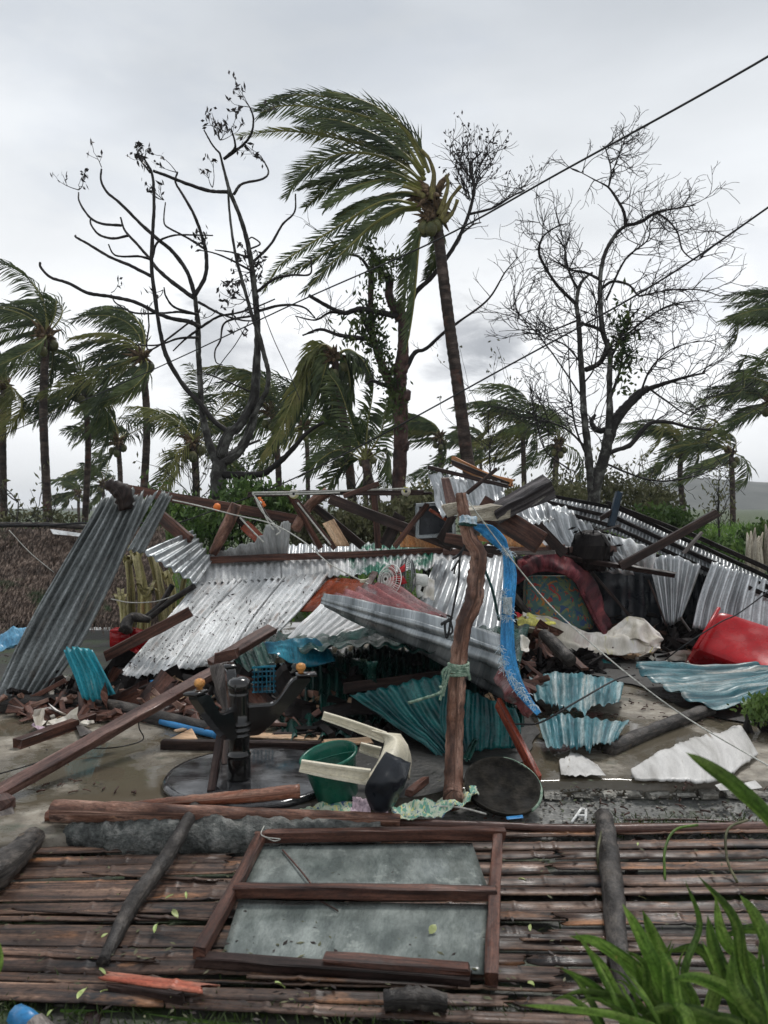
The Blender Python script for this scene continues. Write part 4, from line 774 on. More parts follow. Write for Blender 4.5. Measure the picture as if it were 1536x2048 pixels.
# ================================================================ THE COLLAPSED HOUSE
grp_s = 'roofing sheets of the collapsed house'
def roof(label, net, mat, ncor, amp=.009, **k): return sheet('roofing_sheet', label, 'roofing sheet', net, mat, ncor=ncor, amp=amp, group=grp_s, **k)
grp_b = 'loose timbers of the collapsed house'
def tim(label, p0, p1, w, h, mat, roll=0, **k): return beam('timber', label, 'timber', p0, p1, w, h, mat, roll, group=grp_b, **k)
# front slope, three sheets
top = [(395, 1163, 8.0), (482, 1158, 8.0), (569, 1153, 8.0), (657, 1147, 8.0)]
mid = [(318, 1255, 7.05), (402, 1248, 7.1), (510, 1226, 7.25), (607, 1212, 7.4)]
bot = [(228, 1358, 6.3), (330, 1347, 6.37), (452, 1320, 6.5), (552, 1270, 6.9)]
labs = ['large white roofing sheet, leftmost of the main front slope, dirty ragged foot', 'white roofing sheet in the middle of the main front slope', 'white roofing sheet along the red panel, right end of the main slope']
for i in range(3):
    dz = [0, -.012, 0][i]
    roof(labs[i], [[(a[0] - (1 if i else 0), a[1], a[2] + dz), (b[0] + 2, b[1], b[2] + dz)] for a, b in ((top[i], top[i + 1]), (mid[i], mid[i + 1]), (bot[i], bot[i + 1]))], m_white, 7, .0145, rag=(0, .035), crump=.01, cs=1.6)
roof('upper white sheet strip under the long purlin, left half', [[(398, 1118, 8.7), (560, 1110, 8.7)], [(392, 1170, 7.93), (562, 1158, 7.93)]], m_white, 12, .012, rag=(.1, .05), crump=.01)
roof('upper grey sheet strip under the long purlin, middle', [[(556, 1108, 8.68), (700, 1102, 8.68)], [(555, 1163, 7.95), (700, 1150, 7.95)]], m_white, 10, .012, rag=(.1, .05), crump=.012)
roof('sheet strip splashed with green paint under the long purlin', [[(690, 1100, 8.66), (870, 1092, 8.66)], [(690, 1152, 7.95), (862, 1138, 7.95)]], m_greenroof, 13, .013, rag=(.1, .08), crump=.012)
roof('grey sheet strip right of the green splashed strip', [[(862, 1092, 8.64), (1010, 1092, 8.6)], [(855, 1136, 8.0), (1005, 1128, 8.0)]], m_white, 10, .012, rag=(.1, .1), crump=.012)
roof('torn white sheet end rising to a point behind the long purlin', [[(418, 1112, 8.5), (460, 1098, 8.4), (505, 1084, 8.3), (540, 1054, 8.2), (582, 1046, 8.2)], [(410, 1124, 8.6), (460, 1122, 8.6), (510, 1120, 8.6), (550, 1118, 8.6), (575, 1116, 8.6)]], m_white, 9, .012, rag=(.15, 0), crump=.012)
roof('rear sheet strip with saw toothed top edge behind the long purlin', [[(566, 1090, 8.95), (640, 1088, 8.95), (720, 1090, 8.95)], [(560, 1120, 8.7), (640, 1116, 8.7), (720, 1112, 8.7)]], m_silver, 12, .014, rag=(.2, 0), crump=.01)
roof('rear sheet strip tinted green behind the long purlin', [[(715, 1089, 8.95), (800, 1088, 8.95), (905, 1092, 8.9)], [(715, 1114, 8.7), (800, 1110, 8.7), (905, 1108, 8.7)]], m_greenroof, 14, .014, rag=(.2, 0), crump=.01)
roof('small striped grey sheet pitched left of the long purlin', [[(282, 1104, 7.7), (335, 1136, 7.65), (392, 1168, 7.6)], [(384, 1060, 8.5), (402, 1085, 8.4), (424, 1122, 8.2)]], m_greysheet, 6, .017, crump=.012)
roof('dirty white sheet below the red panel', [[(655, 1196, 7.2), (740, 1206, 7.1), (842, 1240, 6.9)], [(555, 1290, 6.5), (625, 1290, 6.45), (700, 1268, 6.4)]], m_white, 10, .013, rag=(0, .12), crump=.03, cs=2)
roof('white sheet with broad ribs between the fan and the crooked post', [[(872, 1118, 7.8), (945, 1118, 7.8), (1018, 1112, 7.8)], [(828, 1228, 6.7), (905, 1245, 6.6), (1000, 1262, 6.5)]], m_silver, 7, .018, rag=(0, .05), crump=.012)
# plywood panels under the slope
def board(label, net, mat, t=.012, name='panel', cat='panel', **k): return sheet(name, label, cat, net, mat, thick=t, nv=6, nu=8, smooth=True, **k)
board('shiny red varnished panel between the white roofing sheets', [[(655, 1152, 8.05), (752, 1166, 7.7)], [(592, 1222, 7.35), (715, 1226, 7.2)]], m_redply, crump=.012)
board('narrow grey board leaning beside the fan', [[(744, 1143, 7.9), (756, 1146, 7.9)], [(712, 1192, 7.2), (730, 1196, 7.2)]], m_mauve, .02)
roof('red and grey translucent sheet under the fan', [[(655, 1192, 6.4), (782, 1164, 6.9)], [(775, 1235, 5.8), (905, 1238, 6.0)]], m_pink, 6, .022, rag=(.06, .1), crump=.02)
# the long curved grey sheet
roof('long curved grey sheet sagging from the centre to the crooked post', [[(646, 1187, 5.75), (740, 1200, 5.6), (880, 1232, 5.35), (1012, 1266, 4.95)], [(642, 1202, 5.6), (730, 1230, 5.4), (880, 1276, 5.1), (1030, 1330, 4.7)], [(650, 1212, 5.7), (735, 1256, 5.65), (880, 1326, 5.45), (1050, 1420, 5.1)]][::1], m_greysheet, 0, fold=lambda u, v: .026 * math.sin(v * 2 * math.pi * 4.4 + 1.0), crump=.018, cs=1.8, urag=.04, nu=70, nv=44, thick=.002)
roof('torn grey sheet corner hanging at the foot of the blue strap', [[(1012, 1300, 4.72), (1035, 1350, 4.6), (1072, 1420, 4.5)], [(985, 1330, 4.8), (1010, 1390, 4.7), (1050, 1440, 4.6)]], m_pink, 3, .02, crump=.05, cs=5, rag=(.1, .1))
# sheets at the left
roof('big dull grey sheet leaning across the left side', [[(203, 996, 6.9), (250, 994, 6.9), (298, 992, 6.9)], [(118, 1140, 6.5), (172, 1146, 6.5), (226, 1160, 6.5)], [(38, 1285, 6.15), (98, 1288, 6.15), (156, 1300, 6.15)], [(-22, 1410, 5.9), (32, 1412, 5.9), (82, 1400, 5.9)]], m_galv, 8, .024, rag=(.06, .02), crump=.012, cs=1.2, nv=24)
roof('narrow grey sheet lapped over the top right of the big leaning sheet', [[(325, 980, 6.85), (345, 992, 6.85)], [(255, 1100, 6.45), (288, 1108, 6.45)]], m_galv, 3, .017, rag=(.05, .02), crump=.01)
roof('grey sheet edge showing above the big leaning sheet', [[(262, 985, 7.0), (290, 1000, 7.0), (318, 978, 6.95)], [(190, 1110, 6.65), (225, 1120, 6.65), (250, 1105, 6.65)]], m_galv, 4, .017, rag=(.06, .02), crump=.012)
roof('small turquoise sheet standing at the foot of the grey leaning sheet', [[(127, 1300, 5.85), (155, 1294, 5.85), (186, 1300, 5.8)], [(148, 1350, 5.75), (180, 1345, 5.75), (212, 1350, 5.75)], [(166, 1398, 5.7), (195, 1400, 5.7), (232, 1388, 5.7)]], m_turq, 5, .012, rag=(.06, .07), crump=.02)
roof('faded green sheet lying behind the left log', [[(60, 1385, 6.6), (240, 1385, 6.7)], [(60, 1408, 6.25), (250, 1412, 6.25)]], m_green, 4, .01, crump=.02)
# central dark teal group
roof('bright blue bent sheet in front of the dirty white sheet', [[(530, 1290, 5.9), (580, 1275, 5.85), (625, 1272, 5.8), (655, 1285, 5.8)], [(538, 1310, 5.75), (590, 1325, 5.7), (620, 1335, 5.7), (672, 1325, 5.7)]], m_blueteal, 0, crump=.09, cs=3, nu=30)
roof('deep blue sheet hanging in shadow left of the bright blue one', [[(522, 1300, 5.9), (560, 1320, 5.8), (600, 1330, 5.75)], [(545, 1370, 5.7), (580, 1385, 5.65), (625, 1390, 5.6)]], m_blueteal, 3, .015, crump=.05)
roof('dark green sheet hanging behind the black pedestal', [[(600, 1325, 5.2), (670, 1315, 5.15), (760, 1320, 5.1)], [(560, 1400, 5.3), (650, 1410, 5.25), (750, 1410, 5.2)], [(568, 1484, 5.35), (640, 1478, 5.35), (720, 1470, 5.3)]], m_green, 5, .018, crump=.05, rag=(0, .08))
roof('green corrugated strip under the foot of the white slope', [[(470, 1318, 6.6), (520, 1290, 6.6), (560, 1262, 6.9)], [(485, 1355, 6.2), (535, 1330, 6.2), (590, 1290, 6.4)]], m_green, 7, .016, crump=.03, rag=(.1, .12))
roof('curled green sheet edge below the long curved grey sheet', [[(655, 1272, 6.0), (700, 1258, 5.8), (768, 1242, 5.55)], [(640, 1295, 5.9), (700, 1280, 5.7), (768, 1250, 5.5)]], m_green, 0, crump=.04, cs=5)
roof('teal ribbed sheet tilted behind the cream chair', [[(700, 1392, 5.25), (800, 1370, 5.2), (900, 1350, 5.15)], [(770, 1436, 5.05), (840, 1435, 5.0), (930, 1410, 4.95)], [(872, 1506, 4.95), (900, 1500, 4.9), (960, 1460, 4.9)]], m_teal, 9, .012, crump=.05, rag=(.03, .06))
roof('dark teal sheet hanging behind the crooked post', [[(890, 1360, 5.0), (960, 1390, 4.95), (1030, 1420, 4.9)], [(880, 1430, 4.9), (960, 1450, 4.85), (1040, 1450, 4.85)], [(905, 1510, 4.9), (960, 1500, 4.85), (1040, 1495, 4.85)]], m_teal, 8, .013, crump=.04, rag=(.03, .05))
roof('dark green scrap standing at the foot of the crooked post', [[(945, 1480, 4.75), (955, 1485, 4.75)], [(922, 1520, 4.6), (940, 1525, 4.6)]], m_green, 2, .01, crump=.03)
for lab, net in [('dark backing sheet added to block light deep under the sagging roof, left part', [[(600, 1300, 6.6), (760, 1290, 6.6)], [(600, 1440, 6.5), (760, 1450, 6.5)]]), ('dark backing sheet added to block light deep under the sagging roof, middle part', [[(740, 1285, 6.5), (880, 1300, 6.4)], [(740, 1450, 6.4), (880, 1450, 6.3)]]), ('dark backing sheet added to block light deep under the sagging roof, right part', [[(860, 1300, 6.2), (1040, 1330, 6.0)], [(860, 1440, 6.1), (1050, 1450, 5.9)]])]:
    roof(lab, net, m_green, 10, .02, crump=.06)  # backing sheets added to enclose the cavity and keep it dark
roof('dark sheet added to shade the hollow behind the curved grey sheet', [[(560, 1262, 7.2), (860, 1240, 7.2), (1060, 1250, 7.0)], [(600, 1300, 5.6), (850, 1300, 5.3), (1040, 1330, 5.0)]], m_green, 14, .015, crump=.04)  # cover added overhead so less light reaches the hollow
# right hand flat ribbed sheets
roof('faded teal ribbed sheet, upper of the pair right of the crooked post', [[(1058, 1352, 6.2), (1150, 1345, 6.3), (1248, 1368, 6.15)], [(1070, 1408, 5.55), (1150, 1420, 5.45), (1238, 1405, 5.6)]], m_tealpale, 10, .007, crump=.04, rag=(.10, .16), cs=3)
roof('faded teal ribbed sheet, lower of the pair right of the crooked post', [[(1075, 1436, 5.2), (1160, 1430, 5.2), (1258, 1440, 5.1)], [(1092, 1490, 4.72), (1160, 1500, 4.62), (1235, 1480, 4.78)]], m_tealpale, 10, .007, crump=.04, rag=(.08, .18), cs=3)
roof('wide teal sheet curving over the slab before the red container', [[(1268, 1330, 6.6), (1290, 1352, 6.3), (1345, 1385, 5.9), (1440, 1420, 5.5)], [(1380, 1330, 6.7), (1420, 1350, 6.35), (1470, 1375, 6.0), (1500, 1400, 5.7)], [(1500, 1328, 6.7), (1560, 1338, 6.5), (1590, 1350, 6.3), (1600, 1380, 5.9)]], m_tealpale, 6, .018, crump=.04, rag=(.03, .03), nv=20)
sheet('flat_sheet', 'flat dirty white sheet lying on the slab at right', 'flat sheet', [[(1262, 1540, 4.6), (1330, 1500, 4.9), (1400, 1475, 5.1), (1482, 1452, 5.3)], [(1264, 1548, 4.55), (1350, 1525, 4.7), (1430, 1505, 4.8), (1500, 1480, 5.0)], [(1270, 1558, 4.42), (1360, 1562, 4.4), (1440, 1558, 4.42), (1516, 1508, 4.72)]], m_flatwhite, crump=.002, thick=.012, rag=(.10, .07), nu=60)
sheet('flat_sheet', 'small ragged white sheet scrap on the slab edge', 'flat sheet', [[(1118, 1520, 4.62), (1150, 1505, 4.72), (1195, 1530, 4.56)], [(1122, 1550, 4.42), (1160, 1552, 4.41), (1212, 1552, 4.41)]], m_flatwhite, rag=(.25, .08), crump=.004, nu=30)
sheet('flat_sheet', 'white fragment beside the grass at right of the slab', 'flat sheet', [[(1430, 1568, 4.35), (1450, 1563, 4.36)], [(1440, 1580, 4.25), (1465, 1578, 4.25)]], m_flatwhite, crump=.01)
sheet('flat_sheet', 'second white fragment nearest the right edge', 'flat sheet', [[(1480, 1568, 4.3), (1510, 1562, 4.33)], [(1485, 1580, 4.2), (1525, 1576, 4.2)]], m_flatwhite, crump=.01)
m_blackw2 = M_('black_wet_wood', [(.004, .003, .003), (.016, .012, .011)], rough=(.5, .8), spec=.15, **wd)  # near-black wood tone for purlins, bundle and debris
# --- right roof: purlins with the ribbed sheets seen between them
t = thing('roof_frame', 'fallen right roof frame, dark purlins over silver ribbed sheets', 'roof frame', P(1300, 1180, 7.2))
def bandpt(x, v):
    T_ = [(1046, 984, 9.45), (1240, 1022, 8.35), (1400, 1096, 7.4), (1548, 1164, 6.65)]; B_ = [(1040, 1012, 9.05), (1225, 1072, 7.95), (1393, 1150, 7.05), (1548, 1214, 6.35)]
    u = max(0, min(2.999, x)); k = int(u); u -= k; f = lambda Q: [Q[k][m] + (Q[k + 1][m] - Q[k][m]) * u for m in range(3)]; a, b_ = f(T_), f(B_)
    return tuple(a[m] + (b_[m] - a[m]) * v - (.07 if m == 2 else 0) for m in range(3))
for v in (-.08, .30, .64, 1.0):
    for k in range(3 if v < .9 else 2): beam('purlin', None, None, bandpt(k, v), bandpt(k + 1, v), .04, .045, m_blackw2, parent=t)
beam('purlin', None, None, (1215, 1005, 8.2), (1370, 1065, 7.4), .04, .045, m_blackw2, parent=t); beam('purlin', None, None, (1370, 1063, 7.4), (1548, 1142, 6.6), .05, .05, m_blackw2, parent=t)
for k, (u, v) in enumerate([((1052, 986, 9.42), (1055, 1024, 9.1))]):
    pass
sheet('ribbed_sheet', None, None, [[(1046, 984, 9.45), (1240, 1022, 8.35), (1400, 1096, 7.4)], [(1040, 1008, 9.1), (1225, 1066, 8.0), (1395, 1146, 7.1)]], m_silver, parent=t, ncor=48, amp=.022, nv=4, per=6)
sheet('ribbed_sheet', None, None, [[(1395, 1094, 7.42), (1545, 1162, 6.65)], [(1392, 1144, 7.12), (1545, 1205, 6.4)]], m_silver, parent=t, ncor=20, amp=.022, nv=4, per=6)
beam('cleat', None, None, (1368, 1106, 6.9), (1402, 1066, 7.0), .05, .02, m_greywood, parent=t)
roof('silver sheet with upright ribs at the right edge above the red tub', [[(1425, 1122, 6.75), (1490, 1145, 6.65), (1560, 1172, 6.5)], [(1400, 1190, 6.55), (1470, 1210, 6.5), (1560, 1225, 6.4)], [(1385, 1255, 6.4), (1460, 1270, 6.35), (1560, 1270, 6.3)]], m_silver, 10, .028, crump=.015)
roof('folded silver sheet hanging down behind the white cloth', [[(1296, 1118, 7.1), (1345, 1110, 7.0), (1402, 1132, 6.8)], [(1312, 1180, 6.95), (1345, 1180, 6.85), (1382, 1190, 6.75)], [(1326, 1246, 6.8), (1345, 1250, 6.75), (1362, 1236, 6.7)]], m_silver, 6, .028, crump=.05, rag=(.02, .04))
roof('crumpled silver sheet in the middle of the right roof', [[(1080, 1020, 7.6), (1140, 1030, 7.5), (1205, 1058, 7.3)], [(1100, 1070, 7.2), (1165, 1080, 7.1), (1240, 1100, 7.0)], [(1130, 1110, 7.0), (1190, 1140, 6.9), (1270, 1150, 6.8)]], m_silver, 7, .026, crump=.10, cs=2.5)
roof('crumpled silver sheet under the rising timber', [[(1200, 1066, 7.2), (1255, 1082, 7.0), (1312, 1108, 6.8)], [(1235, 1125, 6.9), (1270, 1132, 6.8), (1305, 1140, 6.7)]], m_white, 5, .02, crump=.12, cs=3)
roof('bright sheet scrap beside the black charred bundle', [[(1090, 1000, 8.6), (1150, 1020, 8.4)], [(1080, 1060, 8.0), (1150, 1070, 7.8)]], m_silver, 4, .02, crump=.1)
roof('crumpled silver sheet at the top behind the crooked post', [[(858, 940, 7.6), (920, 955, 7.6), (1005, 962, 7.5)], [(872, 990, 7.4), (935, 1000, 7.4), (1010, 1000, 7.3)], [(885, 1020, 7.2), (940, 1025, 7.2), (1000, 1015, 7.2)]], m_silver, 9, .02, crump=.12, cs=2.5, rag=(.08, .05))
sheet('flat_sheet', 'brown stained wedge of plywood standing on the crumpled top sheet', 'flat sheet', [[(882, 956, 7.25), (898, 955, 7.25)], [(892, 1010, 7.1), (915, 1008, 7.1)]], m_mauve, thick=.012)
roof('silver sheet with dark gaps behind the broken hewn beam', [[(1010, 1010, 7.6), (1090, 990, 7.8)], [(1040, 1050, 7.2), (1110, 1040, 7.4)]], m_silver, 6, .02, crump=.08)
roof('white sheet tip beside the small maroon strip', [[(1075, 1075, 7.4), (1108, 1070, 7.4)], [(1060, 1098, 7.2), (1112, 1098, 7.2)]], m_white, 3, .015, crump=.03)
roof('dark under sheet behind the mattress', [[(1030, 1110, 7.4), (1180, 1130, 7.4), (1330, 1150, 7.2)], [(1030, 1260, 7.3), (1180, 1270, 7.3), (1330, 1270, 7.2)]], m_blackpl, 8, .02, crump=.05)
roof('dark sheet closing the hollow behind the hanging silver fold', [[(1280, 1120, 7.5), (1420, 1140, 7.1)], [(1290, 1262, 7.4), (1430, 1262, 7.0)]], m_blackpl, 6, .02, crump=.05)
# --- timbers
P_ = lambda lab, a, b_, w_, h_, m, r=0, **k: tim(lab, a, b_, w_, h_, m, r, **k)
P_('long brown purlin lying across the roof sheets, left piece', (375, 1122, 8.42), (892, 1101, 8.42), .05, .075, m_brown)
P_('right continuation of the long brown purlin', (888, 1104, 8.36), (1232, 1098, 8.2), .05, .07, m_mauve)
P_('splintered brown board lying over the purlin behind the strap', (1000, 1108, 8.0), (1110, 1104, 7.9), .03, .04, m_greywood)
P_('long brown beam at upper left behind the orange float', (218, 972, 8.6), (600, 1040, 8.9), .07, .11, m_brown, rag=.05)
P_('short brown piece slanting down from the upper left beam', (318, 1030, 8.4), (378, 1080, 8.3), .06, .13, m_brown, rag=.05)
P_('dark rail carrying the two cord spools', (497, 990, 8.3), (845, 984, 8.3), .045, .055, m_dark, warp=.02)
P_('thin dark rail end right of the second spool', (830, 987, 8.35), (862, 986, 8.35), .04, .03, m_dark)
P_('short brown board tipped over the rail', (690, 992, 8.1), (756, 968, 8.1), .05, .05, m_brown)
P_('thick dark rafter sloping down to the right from the centre', (663, 998, 7.9), (905, 1092, 7.7), .06, .105, m_dark)
P_('thick dark rafter end reaching under the crooked post', (880, 1080, 7.68), (985, 1108, 7.5), .06, .085, m_dark)
P_('upright dark brown post under the rail', (748, 985, 8.5), (757, 1095, 8.5), .06, .07, m_brown)
P_('slanting brown brace under the left spool', (580, 990, 8.35), (640, 1096, 8.5), .05, .06, m_brown)
P_('second slanting brace with a pale edge beside the left spool', (592, 1000, 8.25), (668, 1096, 8.25), .03, .055, m_brown)
P_('dark rafter behind the bare tan board', (618, 1004, 8.7), (725, 1092, 8.6), .05, .09, m_dark)
board('bare tan splintered board standing behind the sheet edge', [[(645, 1048, 8.3), (668, 1038, 8.3)], [(672, 1092, 8.2), (700, 1092, 8.2)]], m_tan, .02, name='plank', cat='plank')
P_('dark brace carrying the orange cord block', (512, 1000, 8.5), (555, 1070, 8.5), .045, .05, m_dark)
P_('brown rafter with red lower end, left of the torn sheet tip', (470, 1030, 8.6), (505, 1062, 8.55), .06, .07, m_dark)
P_('red painted end of timber above the torn sheet tip', (490, 1050, 8.5), (530, 1088, 8.5), .05, .12, m_redply)
P_('brown brace leaning against the television', (790, 1092, 7.55), (853, 1008, 7.6), .04, .05, m_brown)
P_('short dark block leaning behind the brown brace', (770, 1090, 7.9), (800, 1030, 7.9), .04, .13, m_dark)
P_('dark block in front of the television', (880, 1078, 7.2), (906, 1032, 7.2), .05, .07, m_dark)
P_('brown board lying left of the crooked post', (893, 1074, 7.0), (940, 1082, 6.9), .05, .09, m_brown)
P_('orange brown board low beside the crooked post', (955, 1078, 7.0), (1012, 1082, 7.0), .04, .05, m_orange)
P_('dark board under the orange one', (958, 1098, 6.95), (1005, 1100, 6.95), .04, .07, m_dark)
P_('thin red strip inside the television frame', (862, 1020, 7.4), (893, 1040, 7.4), .02, .03, m_redply)
P_('long dark batten crossing above the crumpled top sheet', (858, 935, 7.7), (1015, 972, 7.3), .04, .04, m_dark)
P_('black rod slanting up from the crooked post top', (935, 985, 6.9), (993, 938, 6.9), .035, .035, m_dark)
P_('orange brown splintered board at the very top of the wreckage', (908, 922, 7.9), (975, 955, 7.6), .03, .09, m_orange, rag=.06)
P_('dark ragged board under the top orange board', (905, 925, 7.8), (1015, 968, 7.5), .05, .05, m_dark, rag=.08)
P_('second orange board at the top, right piece', (965, 950, 7.65), (1025, 965, 7.5), .03, .07, m_orange, rag=.05)
P_('short thick dark block behind the hewn beam end', (1060, 1005, 6.9), (1108, 985, 6.9), .08, .10, m_char)
P_('wide brown plank sloping down under the hewn beam', (962, 1012, 6.7), (1080, 1085, 6.5), .04, .20, m_brown)
P_('black plank with a sharp edge right of the wide brown plank', (1052, 1025, 6.6), (1128, 1108, 6.5), .05, .11, m_dark)
P_('small maroon strip beside the black plank', (1065, 1072, 6.9), (1050, 1098, 6.8), .02, .07, m_redply)
P_('grey board lying on the maroon blanket', (1005, 1100, 6.7), (1128, 1094, 6.6), .05, .055, m_mauve)
P_('long narrow black board crossing toward the hanging silver fold', (1120, 1112, 6.6), (1350, 1152, 6.2), .05, .05, m_dark, 20)
P_('big dark timber rising to the right across the roof frame', (1242, 1132, 6.3), (1432, 1026, 6.3), .06, .085, m_dark, rag=.04)
P_('thin dark stick leaning behind the maroon blanket', (1172, 1132, 6.8), (1262, 1235, 6.6), .03, .03, m_dark)
P_('thin batten hanging along the silver fold', (1296, 1160, 6.7), (1332, 1250, 6.6), .015, .02, m_dark)
P_('thin pale batten beside the dark hollow at right', (1362, 1236, 6.5), (1382, 1266, 6.4), .02, .02, m_greywood)
P_('dark brown board crossing the hollow under the curved sheet', (690, 1378, 5.6), (885, 1352, 5.4), .04, .075, m_dark)
P_('brown board leaning over the white slope at left', (212, 1312, 6.6), (381, 1222, 6.7), .05, .09, m_brown)
P_('long wide mauve brown beam running from left foreground up to the pedestal', (-25, 1600, 4.15), (432, 1342, 5.35), .085, .05, m_mauve, 12)
P_('upper end of the wide mauve brown beam above the pedestal', (425, 1330, 5.75), (545, 1256, 6.2), .10, .05, m_mauve, 18)
P_('short block fixed upright on the long mauve brown beam', (193, 1478, 4.72), (240, 1450, 4.85), .05, .085, m_brown)
P_('red brown block standing on the post top beside the pedestal', (432, 1316, 4.95), (475, 1306, 4.95), .07, .06, m_brown)
P_('short dark red beam lying in the puddle at left', (35, 1487, 5.15), (182, 1436, 5.75), .07, .075, m_brown)
P_('grey beam coming down at the left edge toward the black log', (-8, 1590, 4.1), (28, 1690, 3.62), .10, .05, m_greywood)
P_('pale mauve board crossing at the far left edge', (-60, 1560, 4.3), (12, 1610, 4.05), .09, .05, m_mauve)
P_('thin dark brown board over the turquoise sheet foot, upper', (15, 1400, 6.0), (127, 1355, 6.0), .03, .05, m_dark)
P_('thin brown board over the turquoise sheet foot, lower', (30, 1412, 5.95), (128, 1362, 5.9), .03, .035, m_brown)
P_('long black board lying on the slab behind the round black tabletop', (325, 1490, 5.05), (640, 1492, 5.05), .05, .06, m_dark)
P_('black board between pedestal and green bucket', (550, 1470, 5.3), (650, 1468, 5.3), .04, .03, m_dark)
P_('leaning red brown plank between the crooked post and the black tray', (998, 1408, 4.75), (1078, 1560, 4.28), .03, .075, m_red)
P_('dark stick leaning against the pedestal', (445, 1440, 4.45), (422, 1586, 4.05), .04, .045, m_dark)
P_('second dark stick behind the pedestal', (448, 1445, 4.7), (452, 1530, 4.5), .05, .05, m_dark)
P_('thin dark rod on the slab before the green bucket', (590, 1560, 4.45), (700, 1600, 4.3), .02, .015, m_dark)
P_('brown scrap at the foot of the hollow beside the black plastic piece', (818, 1585, 4.5), (850, 1560, 4.6), .04, .03, m_brown)
P_('small orange scrap behind the black beam on the slab', (352, 1462, 5.3), (400, 1452, 5.4), .05, .01, m_tan)
P_('pale tan board on the slab behind the pedestal', (500, 1470, 5.4), (640, 1476, 5.35), .10, .012, m_tan)
P_('wet tan board right of the pedestal under the green sheet', (650, 1486, 5.1), (740, 1480, 5.15), .12, .012, m_tan)
P_('brown scrap under the small turquoise sheet', (240, 1400, 6.1), (320, 1370, 6.2), .05, .09, m_dark)
P_('flat wet red brown slat on the far slab at right', (1140, 1312, 7.0), (1170, 1338, 6.6), .07, .02, m_brown)
board('yellow tan triangular plywood scrap standing on the black board', [[(382, 1458, 5.05), (384, 1458, 5.05)], [(333, 1482, 5.0), (398, 1484, 5.0)]], m_tan, .01, name='plank', cat='plank')
board('orange plywood sheet seen behind the television', [[(800, 1062, 7.95), (880, 1050, 7.95)], [(800, 1094, 7.85), (915, 1096, 7.8)]], m_orange, .012)
board('pale orange plywood end inside the television frame', [[(845, 1048, 7.75), (880, 1052, 7.75)], [(842, 1062, 7.7), (878, 1068, 7.7)]], m_orange, .012)
board('orange brown rounded panel right of the blue strap', [[(1000, 1045, 7.3), (1040, 1048, 7.3), (1062, 1062, 7.3)], [(1008, 1092, 7.2), (1050, 1094, 7.2), (1092, 1094, 7.2)]], m_orange, .015)
board('cream board scrap above the orange rounded panel', [[(975, 1042, 7.2), (1005, 1040, 7.2)], [(990, 1060, 7.2), (1010, 1056, 7.2)]], m_white_pl, .01)
# logs
L_ = lambda lab, pts, r, m, **k: log('log', lab, 'log', pts, r, m, group='bare logs in the wreckage', **k)
L_('bark stripped log leaning behind the torn white sheet tip', [(473, 1008, 8.4), (455, 1050, 8.4), (425, 1108, 8.4)], [.06, .07, .05], m_bark, n=14)
L_('crooked log leaning below the left spool', [(655, 984, 8.5), (620, 1010, 8.5), (590, 1060, 8.4)], [.06, .055, .06], m_bark, n=14)
L_('dark knotted timber end at the top of the big leaning grey sheet', [(218, 968, 6.85), (245, 985, 6.8), (252, 1020, 6.8)], [.05, .085, .06], m_dark, n=14, rough=.35)
L_('long dark log lying behind the puddle at left', [(-20, 1417, 6.2), (100, 1408, 6.25), (200, 1413, 6.3), (330, 1440, 6.1), (430, 1462, 5.9)], [.085, .075, .07, .06, .05], m_barkdark, n=30)
L_('dark thick log end below the cream basin', [(1086, 1268, 6.9), (1110, 1290, 6.7), (1140, 1322, 6.45)], [.05, .062, .06], m_barkdark, n=14)
L_('slanting grey branch between strap and mattress', [(1000, 1150, 6.6), (1035, 1200, 6.4), (1068, 1240, 6.3)], [.03, .035, .03], m_barkdark, n=14)
L_('dark thin log on the slab behind the flat white sheet', [(1215, 1500, 4.95), (1320, 1455, 5.35), (1420, 1418, 5.7)], [.05, .045, .05], m_barkdark, n=18)
L_('curved dark stick left of the white slope', [(285, 1240, 8.0), (320, 1210, 8.0), (345, 1170, 8.0)], [.03, .03, .03], m_barkdark, n=12)
L_('second curved dark stick left of the white slope', [(300, 1235, 7.8), (345, 1200, 7.8), (388, 1172, 7.7)], [.03, .03, .03], m_barkdark, n=12)
L_('dead root stub beside the red box', [(250, 1262, 7.2), (262, 1235, 7.3), (300, 1240, 7.3)], [.06, .05, .03], m_barkdark, n=12, rough=.3)
# the broken hewn beam
t = thing('hewn_beam', 'massive dark hewn beam with pale broken end at the top of the wreckage', 'beam', P(1000, 1020, 6.5))
beam('beam_body', None, None, (985, 1028, 6.5), (1096, 965, 6.55), .14, .13, m_char, 30, parent=t, rag=.03, jit=.008)
beam('broken_end', None, None, (930, 1030, 6.45), (1005, 1022, 6.5), .12, .11, m_pale, 10, parent=t, rag=.09, jit=.010)
beam('broken_end', None, None, (893, 1022, 6.6), (930, 1012, 6.6), .09, .10, m_pale, 10, parent=t, rag=.05, jit=.010)
# charred bundle
t = thing('charred_bundle', 'black ragged bundle standing right of the maroon blanket', 'bundle', P(1180, 1130, 6.8))
mb = MB()
lathe(mb, [(0, -.23), (.15, -.22), (.22, -.1), (.21, .04), (.15, .15), (.06, .2), (0, .205)], P(1180, 1098, 6.75), 30)
mb.v = [tuple(Vector(v) + (Vector(v) - P(1180, 1098, 6.75)) * (.16 * nz(v, 7) + .12 * nz(v, 19))) for v in mb.v]
mk('bundle_mass', mb, m_blackw2, t, smooth=False)
mb = MB()
for i in range(70):
    a = R.uniform(0, 6.28); c = P(1180, 1098, 6.72) + Vector((math.cos(a) * .2, -.05 - R.random() * .1, R.uniform(-.2, .2))); leafpods(mb, c, 1, .02, R, .06, .015)
tag(mk('charred_flakes', mb, m_blackw2, t, smooth=False), None, None, kind='stuff')
